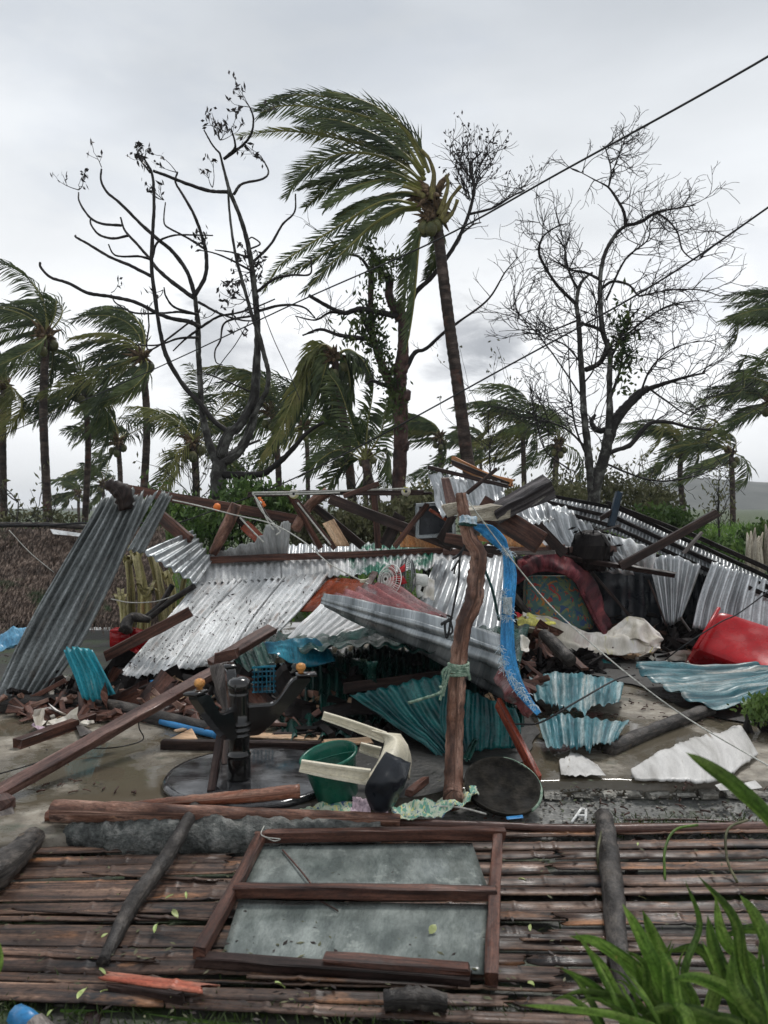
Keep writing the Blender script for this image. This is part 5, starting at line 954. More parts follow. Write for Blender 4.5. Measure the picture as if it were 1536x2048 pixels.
# blue painted post
t = thing('painted_post', 'short dark blue post standing in the right roof frame', 'post', P(1225, 1055, 7.6))
beam('post_body', None, None, (1222, 1052, 7.6), (1238, 985, 7.6), .08, .07, M_('dark_blue_paint', [(.003, .014, .03), (.008, .035, .065)], rough=(.3, .5), **wd), parent=t)
beam('brace', None, None, (1200, 1038, 7.6), (1232, 1018, 7.6), .05, .05, m_dark, parent=t); beam('foot_board', None, None, (1196, 1062, 7.5), (1240, 1050, 7.5), .06, .02, m_greywood, parent=t)
# --- crooked post with its lashings
pp = [(921, 986, 4.30), (928, 1025, 4.30), (938, 1075, 4.30), (957, 1110, 4.28), (952, 1160, 4.27), (948, 1200, 4.26), (928, 1250, 4.25), (918, 1310, 4.25), (912, 1400, 4.25), (909, 1480, 4.24), (907, 1575, 4.22), (906, 1600, 4.20)]
log('post', 'tall crooked bark stripped post standing at centre right', 'post', pp, [.030, .034, .039, .045, .047, .047, .046, .046, .047, .048, .050, .053], m_bark, n=90, sides=20, rough=.20)
def wrap(name, label, cat, x, y, d, r, turns, h, rr_, mat, sx=1.0, seed=0):
    pts = []; c = P(x, y, d)
    for i in range(turns * 16 + 1):
        a = i / 16 * 2 * math.pi; pts.append(c + Vector((math.cos(a) * r * (1 + .08 * nz((i * .2, seed, 0))), math.sin(a) * r, h * (i / (turns * 16) - .5) + .012 * nz((i * .3, seed, 4)) + .004 * math.sin(a))))
    mb = MB(); tube(mb, pts, rr_, 6); o = mk(name, mb, mat); return o, mb
t = thing('rope', 'pale green rope wound round the lower crooked post with loose tails', 'rope', P(925, 1340, 4.25))
mb = MB()
for s in range(2):
    pts = []; c = P(917, 1338, 4.25)
    for i in range(5 * 16):
        a = i / 16 * 6.283 + s; pts.append(c + Vector((math.cos(a) * .056, math.sin(a) * .056, .034 * (i / 80 - .5) * 2 + .012 * nz((i * .2, s * 5, 0)))))
    tube(mb, pts, .0065, 6)
mk('rope_coil', mb, m_rope, t)
for pl in ([(897, 1335), (888, 1355), (884, 1385), (880, 1400)], [(899, 1338), (893, 1365), (880, 1385), (850, 1396), (816, 1406)], [(898, 1332), (885, 1345), (890, 1370), (878, 1375)], [(900, 1340), (894, 1360), (888, 1380), (886, 1392)], [(934, 1335), (938, 1350), (940, 1360)]):
    mb = MB(); tube(mb, cr([P(x, y, 4.17) for x, y in pl], 18), .008, 6, .2); mk('rope_tail', mb, m_rope, t)
t = thing('strap', 'long bright blue strap tied to the post top and hanging down', 'strap', P(1015, 1200, 4.35))
sheet('strap_knot', None, None, [[(916, 1030, 4.22), (930, 1026, 4.21), (952, 1032, 4.24)], [(918, 1046, 4.2), (934, 1042, 4.19), (956, 1048, 4.22)]], m_frayed, parent=t, crump=.03, cs=12)
mb = MB(); pts = [P(936, 1048, 4.3) + Vector((math.cos(i / 14 * 6.283) * .042, math.sin(i / 14 * 6.283) * .042, .02 * nz((i * .3, 1, 0)))) for i in range(50)]; tube(mb, pts, .011, 6, .2); mk('knot_cord', mb, m_ropedark, t)
def ribbon(name, pts, wdt, mat, par, n=50, ang=0.0, tw=0.0, thick=.003):
    q = cr([P(*p) for p in pts], n); mb = MB(); V = []; UV = []
    ws = wdt if isinstance(wdt, list) else [wdt] * 2
    for i, p in enumerate(q):
        t_ = (q[min(i + 1, n - 1)] - q[max(i - 1, 0)]).normalized(); s = t_.cross(Vector((0, 1, 0))).normalized(); u = i / (n - 1)
        s = Matrix.Rotation(ang + tw * u + .3 * nz((u * 3, ang, 0)), 3, t_) @ s; k = u * (len(ws) - 1); j = min(int(k), len(ws) - 2); ww = ws[j] + (ws[j + 1] - ws[j]) * (k - j)
        nn = s.cross(t_) * ww * .16
        for m, e in zip((-1, -.5, 0, .5, 1), (0, .8, 1, .8, 0)): V.append(p + s * ww * .5 * m + nn * e); UV.append((u * 2, m * ww))
    mb.add(V, [(i * 5 + k, i * 5 + k + 1, (i + 1) * 5 + k + 1, (i + 1) * 5 + k) for i in range(n - 1) for k in range(4)], UV)
    return mk(name, mb, mat, par, solid=thick)
ribbon('webbing', [(948, 1052, 4.3), (975, 1062, 4.32), (1000, 1085, 4.35), (1014, 1108, 4.36)], [.03, .085, .085, .03], m_strap, t, ang=.5)
ribbon('webbing', [(1014, 1105, 4.36), (1020, 1150, 4.36), (1016, 1220, 4.37), (1016, 1300, 4.37), (1030, 1360, 4.38), (1055, 1400, 4.4), (1078, 1428, 4.42)], [.05, .075, .07, .085, .075, .05, .03], m_strap, t, n=70)
mb = MB()
for (x0, y0, x1, y1, k) in [(1008, 1098, 1020, 1112, 60), (1004, 1180, 1022, 1230, 90), (1000, 1290, 1010, 1340, 60), (1012, 1340, 1050, 1390, 70), (1000, 1230, 1024, 1240, 30), (1040, 1380, 1075, 1420, 50)]:
    for i in range(k):
        u = R.random(); p = P(x0 + (x1 - x0) * u + R.gauss(0, 3), y0 + (y1 - y0) * u, 4.34); dr = Vector((R.gauss(-.2, 1), R.gauss(-.4, .4), R.gauss(-.2, .6))).normalized() * R.uniform(.01, .045); tube(mb, [p, p + dr * .5 + Vector((0, 0, .006)), p + dr], .0016, 3, cap=False)
tag(mk('frayed_fibre', mb, m_frayed, t), None, None, kind='stuff')
sheet('frayed_band', None, None, [[(1006, 1195, 4.33), (1024, 1194, 4.33)], [(1006, 1228, 4.33), (1024, 1230, 4.33)]], m_frayed, parent=t, crump=.02, cs=14)
t = thing('cord', 'dark knotted cord hanging left of the crooked post', 'cord', P(905, 1150, 4.6))
for pl, r in [([(932, 1084), (920, 1115), (918, 1150), (912, 1190), (902, 1240)], .007), ([(902, 1235), (898, 1262), (893, 1275), (890, 1250), (899, 1236)], .008), ([(900, 1240), (888, 1245), (882, 1250)], .010), ([(901, 1240), (905, 1262), (898, 1270)], .007), ([(918, 1120), (908, 1135), (903, 1142)], .006), ([(918, 1120), (912, 1130), (908, 1148)], .006), ([(925, 1100), (915, 1112), (905, 1118)], .008)]:
    mb = MB(); tube(mb, cr([P(x, y, 4.62) for x, y in pl], 20), r, 6, .25); mk('strand', mb, m_darkcord, t)
cord('cord', 'thin off white cord from the post top down to the right foreground', 'cord', [(938, 1004, 4.25), (975, 1055, 4.3), (1040, 1140, 4.3), (1095, 1205, 4.4), (1150, 1258, 4.4), (1260, 1352, 4.2), (1380, 1440, 3.9), (1560, 1545, 3.5)], .0038, m_cord, n=50)
cord('cord', 'thin grey green cord slanting right of the crooked post', 'cord', [(968, 1135, 4.5), (985, 1180, 4.6), (998, 1240, 4.8)], .009, m_ropedark, n=16)
cord('cord', 'white cord from the left float across the roof to the fan', 'cord', [(345, 1000, 8.2), (400, 1012, 8.2), (470, 1030, 8.1), (545, 1048, 8.0), (610, 1085, 7.9), (660, 1128, 7.8), (720, 1160, 7.5), (745, 1172, 7.1)], .007, m_cord, n=50)
cord('cord', 'loose pale cord between banana stems and white slope', 'cord', [(222, 1198, 7.6), (260, 1205, 7.7), (310, 1203, 7.8), (350, 1190, 7.8), (380, 1172, 7.8)], .006, m_cord, n=30)
cord('cord', 'thin cord across the thatch roof', 'cord', [(18, 1060, 8.8), (60, 1105, 8.8), (108, 1145, 8.8)], .005, m_cord, n=12)
cord('cord', 'thin dark wire crossing the two faded teal sheets', 'cord', [(1030, 1448, 4.5), (1080, 1445, 4.45), (1150, 1405, 4.5), (1230, 1360, 4.9), (1270, 1350, 5.0)], .006, m_wire, n=30)
cord('cord', 'thin dark wire hanging over the long mauve beam', 'cord', [(300, 1412, 5.0), (280, 1430, 4.9), (278, 1455, 4.9), (285, 1480, 4.95), (230, 1495, 5.0), (150, 1500, 5.1), (60, 1530, 4.9), (-10, 1550, 4.8)], .004, m_wire, n=50)
cord('cord', 'curved dark wire above the red container', 'cord', [(1560, 1165, 6.6), (1480, 1225, 6.6), (1440, 1245, 6.6), (1370, 1290, 6.6), (1330, 1320, 6.8)], .006, m_wire, n=30)
cord('cord', 'short white cord lying by the round black tray', 'cord', [(870, 1612, 4.1), (920, 1615, 4.1), (972, 1628, 4.05)], .005, m_cord, n=12)
# rail fittings
for lab, x, y in [('round pale cord spool at the left end of the dark rail', 588, 988), ('round pale cord spool at the right end of the dark rail', 812, 983)]:
    t = thing('spool', lab, 'spool', P(x, y, 8.2), 'pale spools on the rail'); MM = Matrix.Rotation(math.radians(90), 3, 'X')
    mb = MB(); lathe(mb, [(0, -.03), (.05, -.03), (.05, -.018), (.032, -.012), (.032, .012), (.05, .018), (.05, .03), (0, .03)], P(x, y, 8.2), 18, MM); mk('spool_body', mb, m_sheetcloth, t)
    mb = MB(); lathe(mb, [(0, .031), (.014, .031), (.014, .04), (0, .04)], P(x, y, 8.2), 10, MM); mk('hub', mb, m_blackpl, t)
t = thing('cord', 'pale cords stretched along the dark rail and down to the sheet', 'cord', P(650, 985, 8.2))
for pl in ([(505, 985), (600, 984), (700, 981), (815, 977)], [(505, 989), (600, 988), (680, 985)], [(505, 985), (512, 998), (522, 1020), (545, 1045), (560, 1060)], [(505, 987), (518, 1006), (540, 1050), (548, 1060)], [(595, 1005), (630, 1050), (662, 1090)], [(545, 1048), (560, 1062), (552, 1070)], [(480, 1035), (505, 1062), (528, 1085)]):
    mb = MB(); tube(mb, cr([P(x, y, 8.17) for x, y in pl], 20), .009, 5); mk('strand', mb, m_cord, t)
def cyl(mb, a, b_, r, n=14):
    tube(mb, [a, a.lerp(b_, .1), a.lerp(b_, .9), b_], [r * .9, r, r, r * .85], n)
t = thing('insulator', 'orange ribbed insulator hanging under the left end of the rail', 'insulator', P(522, 1003, 8.3)); mb = MB(); tube(mb, cr([P(515, 996, 8.2), P(528, 1014, 8.2)], 9), [.03, .045, .03, .045, .03, .045, .03, .04, .03], 10); mk('insulator_body', mb, m_orangepl, t)
mb = MB(); cyl(mb, P(519, 1003, 8.13), P(523, 1006, 8.1), .012); mk('bolt', mb, m_white_pl, t)
t = thing('insulator', 'orange round insulator on the upper left beam', 'insulator', P(435, 1015, 8.4)); mb = MB(); tube(mb, [P(427, 1015, 8.35), P(431, 1015, 8.35), P(436, 1014, 8.35), P(440, 1014, 8.35)], [.02, .045, .045, .03], 12); mk('insulator_body', mb, m_orangepl, t)
mb = MB(); cyl(mb, P(405, 1016, 8.35), P(428, 1015, 8.35), .012, 6); mk('pin', mb, m_brown, t)
# television
t = thing('television', 'old television casing lying behind the crooked post', 'television', P(870, 1085, 7.6))
for a, b_ in [((832, 1012), (905, 1006)), ((834, 1012), (834, 1075)), ((905, 1006), (908, 1070)), ((834, 1075), (908, 1070))]: beam('bezel', None, None, (*a, 7.6), (*b_, 7.6), .04, .035, m_greysheet, parent=t, rag=0)
sheet('screen', None, None, [[(836, 1014, 7.62), (905, 1008, 7.62)], [(836, 1074, 7.62), (905, 1069, 7.62)]], m_blackpl, parent=t, thick=.01)
sheet('rear_shell', None, None, [[(838, 1014, 7.9), (903, 1010, 7.9)], [(838, 1070, 7.9), (903, 1068, 7.9)]], m_blackpl, parent=t, thick=.02)
# ---------------- fan
def cage(name, c, r, M, mat, par, depth=.05):
    mb = MB()
    for k, (q, z) in enumerate([(1, 0), (.8, depth * .6), (.6, depth * .8), (.4, depth * .95), (.18, depth)]):
        tube(mb, [c + M @ Vector((math.cos(a / 24 * 6.2832) * r * q, math.sin(a / 24 * 6.2832) * r * q, z)) for a in range(25)], .0045 if k == 0 else .0025, 5, cap=False)
    for k in range(40):
        a = k / 40 * 6.2832; tube(mb, [c + M @ Vector((math.cos(a) * r * q, math.sin(a) * r * q, z)) for q, z in [(1, 0), (.8, depth * .6), (.4, depth * .95), (.12, depth)]], .0018, 3, cap=False)
    mk(name, mb, mat, par)
t = thing('electric_fan', 'white electric fan with red blades lying on the roof sheets', 'fan', P(810, 1190, 7.2))
def orient(zx, zy, zz):
    z = Vector((zx, zy, zz)).normalized(); x = Vector((0, 0, 1)).cross(z).normalized(); return Matrix((x, z.cross(x), z)).transposed()
cage('guard', P(779, 1160, 6.75), .14, orient(-.9, -.9, .3), m_white_pl, t); cage('guard', P(815, 1150, 7.0), .17, orient(-1, -.18, .05), m_galv, t, .07); cage('guard', P(818, 1150, 7.0), .17, orient(1, .18, .02), m_galv, t, .05)
mb = MB(); 
for k in range(4):
    a = k * 1.5708 + .4; Mo = orient(-.6, -1, .2); V = [P(794, 1150, 6.9) + Mo @ Vector(v) for v in [(0, 0, 0), (math.cos(a) * .10, math.sin(a) * .10, .02), (math.cos(a + .6) * .125, math.sin(a + .6) * .125, -.01), (math.cos(a + 1.1) * .06, math.sin(a + 1.1) * .06, -.02)]]
    b2 = MB(); b2.add(V, [(0, 1, 2, 3)]); mk('blade', b2, m_redpl, t, solid=.003)
mb = MB(); tube(mb, [P(828, 1158, 7.0), P(831, 1159, 7.0), P(850, 1161, 7.02), P(855, 1161, 7.02), P(857, 1161, 7.02)], [.04, .058, .058, .05, .02], 18); mk('motor_housing', mb, m_white_pl, t)
mb = MB(); tube(mb, [P(838, 1170, 7.0), P(836, 1182, 7.0), P(842, 1192, 7.0)], [.03, .022, .04], 10); mk('neck', mb, m_white_pl, t)
sheet('white_bag', 'crumpled clear white bag beside the fan motor', 'bag', [[(852, 1152, 7.1), (870, 1160, 7.1)], [(845, 1195, 6.95), (868, 1200, 6.95)]], m_sheetcloth, crump=.05, cs=9)
t = thing('cord_connector', 'small cream connector on the white cord near the fan', 'connector', P(725, 1163, 7.4)); mb = MB(); box(mb, P(725, 1162, 7.35), (.05, .03, .035), ch=.006); mk('connector_body', mb, m_plastic, t); mb = MB(); cyl(mb, P(729, 1161, 7.33), P(738, 1157, 7.33), .008, 8); mk('plug_pin', mb, m_plastic, t)
# ---------------- black round table lying upside down with its carved pedestal
D = 4.66; D = 4.2; pc = P(478, 1545, D); pc.z = .15
t = thing('pedestal_table', 'black round table upside down with a turned pedestal and curved arms', 'table', (pc.x, pc.y, .10))
mb = MB(); lathe(mb, [(0, .102), (.45, .102), (.48, .108), (.49, .122), (.48, .138), (.45, .142), (0, .142)], (pc.x + .06, pc.y + .10, 0), 48); mk('tabletop', mb, M_('wet_black_top', [(.012, .012, .013), (.035, .035, .037), (.07, .07, .072)], scale=(9, 16, 16), rough=(.02, .14), bump=.12, spec=.6, bscale=(30, 40, 40), coord='obj', rnd=0), t)
s = D / FPX
prof = [(0, .143), (.074, .143), (.076, .16), (.074, .30), (.072, .315), (.078, .325), (.078, .335), (.070, .342), (.066, .38), (.070, .46), (.074, .475), (.072, .49), (.060, .495), (.078, .505), (.082, .52), (.078, .535), (.060, .54), (.080, .55), (.083, .565), (.078, .58), (.062, .586), (.064, .65), (.062, .78), (.064, .795), (.058, .80), (.070, .815), (.075, .84), (.073, .875), (.062, .90), (.04, .912), (0, .914)]
prof = [(r * .84, .143 + (z - .143) * .718) for r, z in prof]
mb = MB(); lathe(mb, prof, (pc.x, pc.y, 0), 32); mk('column', mb, m_blackwood, t)
def arm(dr, name='arm'):
    V = []; dr = Vector(dr).normalized(); pr = Vector((-dr.y, dr.x, 0)); n = 26; mb = MB()
    for i in range(n):
        u = i / (n - 1); x = .05 + u * .40
        topz = .60 + .02 * u + .20 * max(0, (u - .35) / .65) ** 1.3 * (1 if u < .82 else 1) - (.05 * math.sin(u * 3.14) * 0); topz = .545 + (.0 if u < .35 else .14 * (1 - math.cos(min(1, (u - .35) / .45) * 3.1416)) / 2); x = .05 + u * .34
        botz = .38 + (.28 * max(0, (u - .15) / .85) ** 1.2); w_ = .028
        for a, b_ in ((-w_, botz), (w_, botz), (w_, topz - .01), (w_ * .6, topz), (-w_ * .6, topz), (-w_, topz - .01)): V.append(Vector((pc.x, pc.y, b_)) + dr * x + pr * a)
    F = [(i * 6 + k, i * 6 + (k + 1) % 6, (i + 1) * 6 + (k + 1) % 6, (i + 1) * 6 + k) for i in range(n - 1) for k in range(6)] + [tuple(range(6))[::-1], tuple((n - 1) * 6 + k for k in range(6))]
    mb.add(V, F); a_ = mk(name, mb, m_blackwood, t, smooth=False)
    e = Vector((pc.x, pc.y, .0)) + dr * .37
    mb = MB(); box(mb, e + Vector((0, 0, .692)), (.11, .07, .016), Matrix.Rotation(math.atan2(dr.y, dr.x), 3, 'Z'), .004); p_ = mk('pad', mb, m_blackwood, t)
    if name != 'arm': return
    mb = MB(); c = e + dr * -.03; lathe(mb, [(0, .70), (.018, .702), (.014, .712), (.024, .720), (.029, .734), (.025, .749), (.012, .757), (0, .758)], (c.x, c.y, 0), 16); mk('foot_knob', mb, m_woodball, t)
arm((1, .28, 0)); arm((-.42, -.92, 0)); arm((-.35, 1, 0), 'back_arm')
log('log', 'short grey post leaning behind the pedestal under the red brown block', 'log', [(440, 1330, 4.9), (448, 1375, 4.85), (462, 1425, 4.8)], [.07, .055, .045], m_greywood, n=12, group='bare logs in the wreckage')
# ---------------- cream plastic chair, tipped over
t = thing('plastic_chair', 'cream plastic chair lying on its side over the green bucket', 'chair', P(770, 1560, 4.12))
def channel(name, pts, w0, w1, mat, par, dp=.02):
    q = cr([P(*p) for p in pts], 16); mb = MB(); V = []; UV = []
    for i, p in enumerate(q):
        t_ = (q[min(i + 1, 15)] - q[max(i - 1, 0)]).normalized(); s_ = t_.cross(Vector((0, 1, 0))).normalized(); d_ = Vector((0, -1, 0)); w_ = (w0 + (w1 - w0) * i / 15) / 2
        for a, b_ in ((-1.05, 0), (-1, dp), (-.65, dp), (-.55, 0), (.55, 0), (.65, dp), (1, dp), (1.05, 0), (.9, -.01), (-.9, -.01)): V.append(p + s_ * w_ * a + d_ * b_); UV.append((i / 15, a * w_))
    F = [(i * 10 + k, i * 10 + (k + 1) % 10, (i + 1) * 10 + (k + 1) % 10, (i + 1) * 10 + k) for i in range(15) for k in range(10)] + [tuple(range(10))[::-1], tuple(150 + k for k in range(10))]
    mb.add(V, F, UV); mk(name, mb, mat, par, smooth=False)
channel('leg', [(646, 1430, 4.07), (700, 1448, 4.05), (770, 1474, 4.03)], .04, .055, m_plastic, t); channel('leg', [(601, 1530, 3.71), (660, 1541, 3.73), (738, 1553, 3.77)], .055, .075, m_plastic, t)
channel('leg', [(720, 1493, 4.23), (760, 1505, 4.21)], .05, .06, m_plastic, t)
sheet('seat', None, None, [[(742, 1460, 4.01), (768, 1478, 3.99), (762, 1510, 3.89), (742, 1545, 3.80), (722, 1562, 3.77)], [(772, 1466, 3.98), (795, 1482, 3.93), (785, 1520, 3.82), (762, 1556, 3.75), (738, 1570, 3.75)], [(800, 1468, 4.03), (816, 1500, 4.03), (812, 1540, 3.98), (790, 1570, 3.93), (760, 1580, 3.89)]], m_plastic, parent=t, thick=.006, nu=30, nv=14, crump=.006)
sheet('backrest', None, None, [[(800, 1470, 4.04), (816, 1500, 4.04), (815, 1545, 4.03)], [(815, 1490, 4.21), (822, 1520, 4.23), (818, 1560, 4.23)]], m_plastic, parent=t, thick=.006, nu=16, nv=8)
sheet('black_panel', 'bent black plastic panel standing in front of the cream chair', 'plastic panel', [[(773, 1503, 3.77), (790, 1512, 3.79), (818, 1528, 3.84)], [(742, 1548, 3.70), (775, 1555, 3.68), (815, 1560, 3.75)], [(730, 1582, 3.72), (770, 1590, 3.68), (802, 1590, 3.75)], [(742, 1615, 3.75), (762, 1625, 3.75), (785, 1612, 3.79)]], m_blackpl, thick=.006, crump=.03, cs=5, nu=20, nv=16)
# green bucket
t = thing('bucket', 'green plastic bucket under the legs of the cream chair', 'bucket', P(668, 1585, 4.4))
Mt = Matrix.Rotation(math.radians(-12), 3, 'Y') @ Matrix.Rotation(math.radians(8), 3, 'X'); bc = P(676, 1592, 4.4)
mb = MB(); lathe(mb, [(0, .0), (.10, .0), (.108, .01), (.135, .20), (.142, .215), (.152, .222), (.154, .232), (.146, .238), (.138, .232), (.128, .20), (.100, .016), (0, .012)], bc, 32, Mt); mk('bucket_body', mb, m_greenpl, t)
mb = MB(); tube(mb, cr([bc + Mt @ Vector((-.14, 0, .215)), bc + Mt @ Vector((-.08, .05, .19)), bc + Mt @ Vector((.03, .08, .185)), bc + Mt @ Vector((.14, .02, .21))], 16), .0035, 6); mk('handle', mb, m_greenpl, t)
# round black tray
t = thing('round_tray', 'round shallow black tray with a green rim beside the crooked post', 'tray', P(1003, 1600, 4.15)); Mt = Matrix.Rotation(math.radians(26), 3, 'X') @ Matrix.Rotation(math.radians(5), 3, 'Y'); c = P(1004, 1577, 4.22)
mb = MB(); lathe(mb, [(0, 0), (.17, .004), (.19, .018), (.202, .03), (.206, .028), (.200, .0), (.18, -.02), (0, -.03)], c, 40, Mt); mb.v = [tuple(Vector(v) + Vector((0, 0, .012 * nz(v, 5)))) for v in mb.v]; mk('tray_body', mb, M_('worn_black_rubber', [(.007, .007, .006), (.018, .016, .013), (.034, .030, .024)], scale=(14, 14, 14), rough=(.6, .95), spec=.12, coord='obj', bump=.6, rnd=0), t)
mb = MB(); tube(mb, [c + Mt @ Vector((math.cos(a) * .205, math.sin(a) * .205, .022)) for a in [(-.9 + i * .08) for i in range(30)]], .008, 6); mk('rim', mb, m_rope, t)
# cloths
sheet('floral_cloth', 'pale floral cloth on the ground, right twisted piece', 'cloth', [[(780, 1618, 4.16), (850, 1598, 4.18), (900, 1588, 4.2), (950, 1576, 4.18)], [(785, 1628, 4.08), (850, 1618, 4.05), (900, 1606, 4.05), (958, 1590, 4.05)], [(800, 1638, 4.03), (850, 1632, 4.0), (910, 1615, 4.0), (940, 1600, 4.0)]], m_floral, crump=.05, cs=9, nu=50, nv=16)
sheet('floral_cloth', 'pale floral cloth on the ground, left flat piece', 'cloth', [[(600, 1618, 4.18), (640, 1605, 4.2), (690, 1606, 4.2), (715, 1610, 4.18)], [(590, 1628, 4.05), (640, 1628, 4.02), (690, 1630, 4.0), (720, 1632, 4.0)]], m_floral, crump=.035, cs=9, nu=40, nv=12)
sheet('lilac_cloth', 'crumpled lilac rag beside the black panel', 'cloth', [[(703, 1592, 4.1), (722, 1588, 4.1)], [(705, 1612, 4.0), (738, 1610, 4.0)], [(700, 1632, 3.98), (745, 1632, 3.98)]], m_lilac, crump=.05, cs=10, nu=24, nv=18)
sheet('lilac_cloth', 'small lilac lump of rag right of the larger one', 'cloth', [[(752, 1612, 4.02), (768, 1608, 4.02)], [(750, 1622, 3.97), (776, 1622, 3.97)], [(745, 1632, 3.97), (775, 1632, 3.97)]], m_lilac, crump=.04, cs=12, nu=16, nv=14)
# mattress & blanket
t = thing('mattress', 'thick floral mattress standing under the maroon blanket', 'mattress', P(1120, 1260, 6.5))
def block(name, tl, tr, br, bl, depth, mat, par, pw=10, n=16):
    a, b_, c_, e = [P(*q) for q in (tl, tr, br, bl)]; nn = (b_ - a).cross(e - a).normalized(); nn = nn if nn.y > 0 else -nn; mb = MB(); V = []; UV = []
    def pt(u, v, w_):
        F_ = [u * 2 - 1, v * 2 - 1, w_ * 2 - 1]; mx_ = max(abs(q) for q in F_); pn = sum(abs(q) ** pw for q in F_) ** (1 / pw); u, v, w_ = [(q * mx_ / pn + 1) / 2 for q in F_]
        f = lambda x: (x * 2 - 1); p = a.lerp(b_, u).lerp(e.lerp(c_, u), v) + nn * depth * w_
        cpt = a.lerp(b_, .5).lerp(e.lerp(c_, .5), .5) + nn * depth * .5; return p + nn * .015 * nz(p, 4)
    for (U, W) in (((1, 0, 0), (0, 1, 0)),): pass
    faces = [lambda s, r: (s, r, 0), lambda s, r: (s, r, 1), lambda s, r: (s, 0, r), lambda s, r: (s, 1, r), lambda s, r: (0, s, r), lambda s, r: (1, s, r)]
    for f in faces:
        o = len(V)
        for i in range(n + 1):
            for j in range(n + 1): V.append(pt(*f(i / n, j / n))); UV.append((i / n * .8, j / n * .6))
        mb.f += [(o + i * (n + 1) + j, o + (i + 1) * (n + 1) + j, o + (i + 1) * (n + 1) + j + 1, o + i * (n + 1) + j + 1) for i in range(n) for j in range(n)]
    mb.v = [tuple(v) for v in V]; mb.uv = UV; return mk(name, mb, mat, par)
block('mattress_body', (1052, 1150, 6.5), (1166, 1150, 6.45), (1192, 1262, 6.3), (1050, 1255, 6.35), .25, m_floralmat, t)
sheet('blanket', 'maroon blanket arched over the floral mattress', 'blanket', [[(1000, 1165, 6.5), (1035, 1140, 6.55), (1055, 1108, 6.7), (1090, 1098, 6.7), (1135, 1112, 6.7), (1170, 1140, 6.65), (1200, 1190, 6.6), (1225, 1250, 6.5)], [(1010, 1170, 6.35), (1045, 1150, 6.3), (1070, 1128, 6.3), (1095, 1122, 6.25), (1130, 1135, 6.2), (1160, 1160, 6.2), (1190, 1210, 6.15), (1212, 1262, 6.15)], [(1012, 1182, 6.3), (1045, 1160, 6.25), (1070, 1146, 6.25), (1095, 1143, 6.2), (1128, 1150, 6.15), (1152, 1170, 6.15), (1180, 1220, 6.1), (1205, 1275, 6.1)]], m_maroon, thick=.03, crump=.055, cs=3.5, nu=70, nv=14)
sheet('blanket_fold', 'maroon orange patterned cloth fold left of the mattress', 'cloth', [[(1035, 1120, 6.5), (1058, 1105, 6.5)], [(1036, 1160, 6.3), (1060, 1145, 6.3)]], m_maroon, thick=.02, crump=.06, cs=6)
sheet('white_cloth', 'long wet cream cloth spread from the yellow cloth to the dark hollow', 'cloth', [[(1045, 1225, 5.9), (1105, 1236, 5.95), (1170, 1262, 6.0), (1215, 1262, 6.1), (1255, 1235, 6.2), (1290, 1240, 6.2), (1328, 1278, 6.1)], [(1050, 1236, 5.75), (1110, 1262, 5.7), (1170, 1285, 5.7), (1225, 1282, 5.8), (1265, 1272, 5.9), (1300, 1288, 5.9), (1318, 1292, 5.95)], [(1055, 1242, 5.75), (1120, 1290, 5.6), (1175, 1308, 5.55), (1230, 1310, 5.6), (1275, 1305, 5.65), (1298, 1305, 5.7), (1310, 1300, 5.8)]], m_sheetcloth, thick=.004, crump=.012, cs=6, nu=110, nv=34, fold=lambda u, v: .028 * math.sin(v * 10 + 3 * math.sin(u * 6)) * math.sin(v * 3.1) + .018 * abs(math.sin(u * 23 + v * 5)) - .01)
sheet('white_cloth', 'peaked wet white cloth lump left of the hollow', 'cloth', [[(1228, 1262, 6.0), (1248, 1244, 6.1), (1272, 1232, 6.1), (1298, 1250, 6.0), (1326, 1274, 6.0)], [(1215, 1285, 5.8), (1250, 1280, 5.8), (1280, 1276, 5.7), (1300, 1290, 5.8), (1322, 1296, 5.8)]], m_sheetcloth, thick=.004, crump=.012, cs=6, nu=60, nv=26, fold=lambda u, v: .03 * abs(math.sin(u * 9 + v * 3)) * (1 - v * .3))
sheet('yellow_cloth', 'yellow cloth lying on the cream basin edge', 'cloth', [[(1032, 1232, 5.9), (1060, 1224, 5.9), (1100, 1238, 5.85)], [(1036, 1252, 5.6), (1070, 1254, 5.55), (1112, 1252, 5.6)]], m_yellow, crump=.04, cs=8, nu=30)
t = thing('basin', 'cream plastic basin edge under the yellow cloth', 'basin', P(1070, 1262, 5.7)); mb = MB(); lathe(mb, [(0, -.05), (.12, -.05), (.165, .0), (.175, .004), (.17, .008), (.12, -.04), (0, -.04)], P(1070, 1254, 5.7), 32, Matrix.Rotation(.12, 3, 'Y')); mk('basin_body', mb, m_plastic, t)
sheet('red_cloth', 'small red and white rag under the yellow cloth', 'cloth', [[(1030, 1222, 5.95), (1048, 1228, 5.95)], [(1036, 1236, 5.8), (1056, 1240, 5.8)]], m_redpl, crump=.03, cs=10)
sheet('white_rag', 'small white and grey rag behind the strap', 'cloth', [[(1040, 1270, 5.4), (1062, 1278, 5.4)], [(1045, 1296, 5.3), (1060, 1300, 5.3)]], m_sheetcloth, crump=.05, cs=10)
# red tub
t = thing('plastic_tub', 'large red plastic tub lying tipped at the right edge', 'tub', P(1460, 1330, 5.5))
b1 = block('tub_body', (1438, 1216, 7.4), (1600, 1268, 7.2), (1590, 1368, 6.6), (1388, 1298, 7.2), .6, m_redpl, t, pw=10)
mb = MB(); tube(mb, [P(1438, 1216, 7.36), P(1415, 1256, 7.25), P(1389, 1298, 7.12)], .018, 8); mk('rim', mb, m_redpl, t)
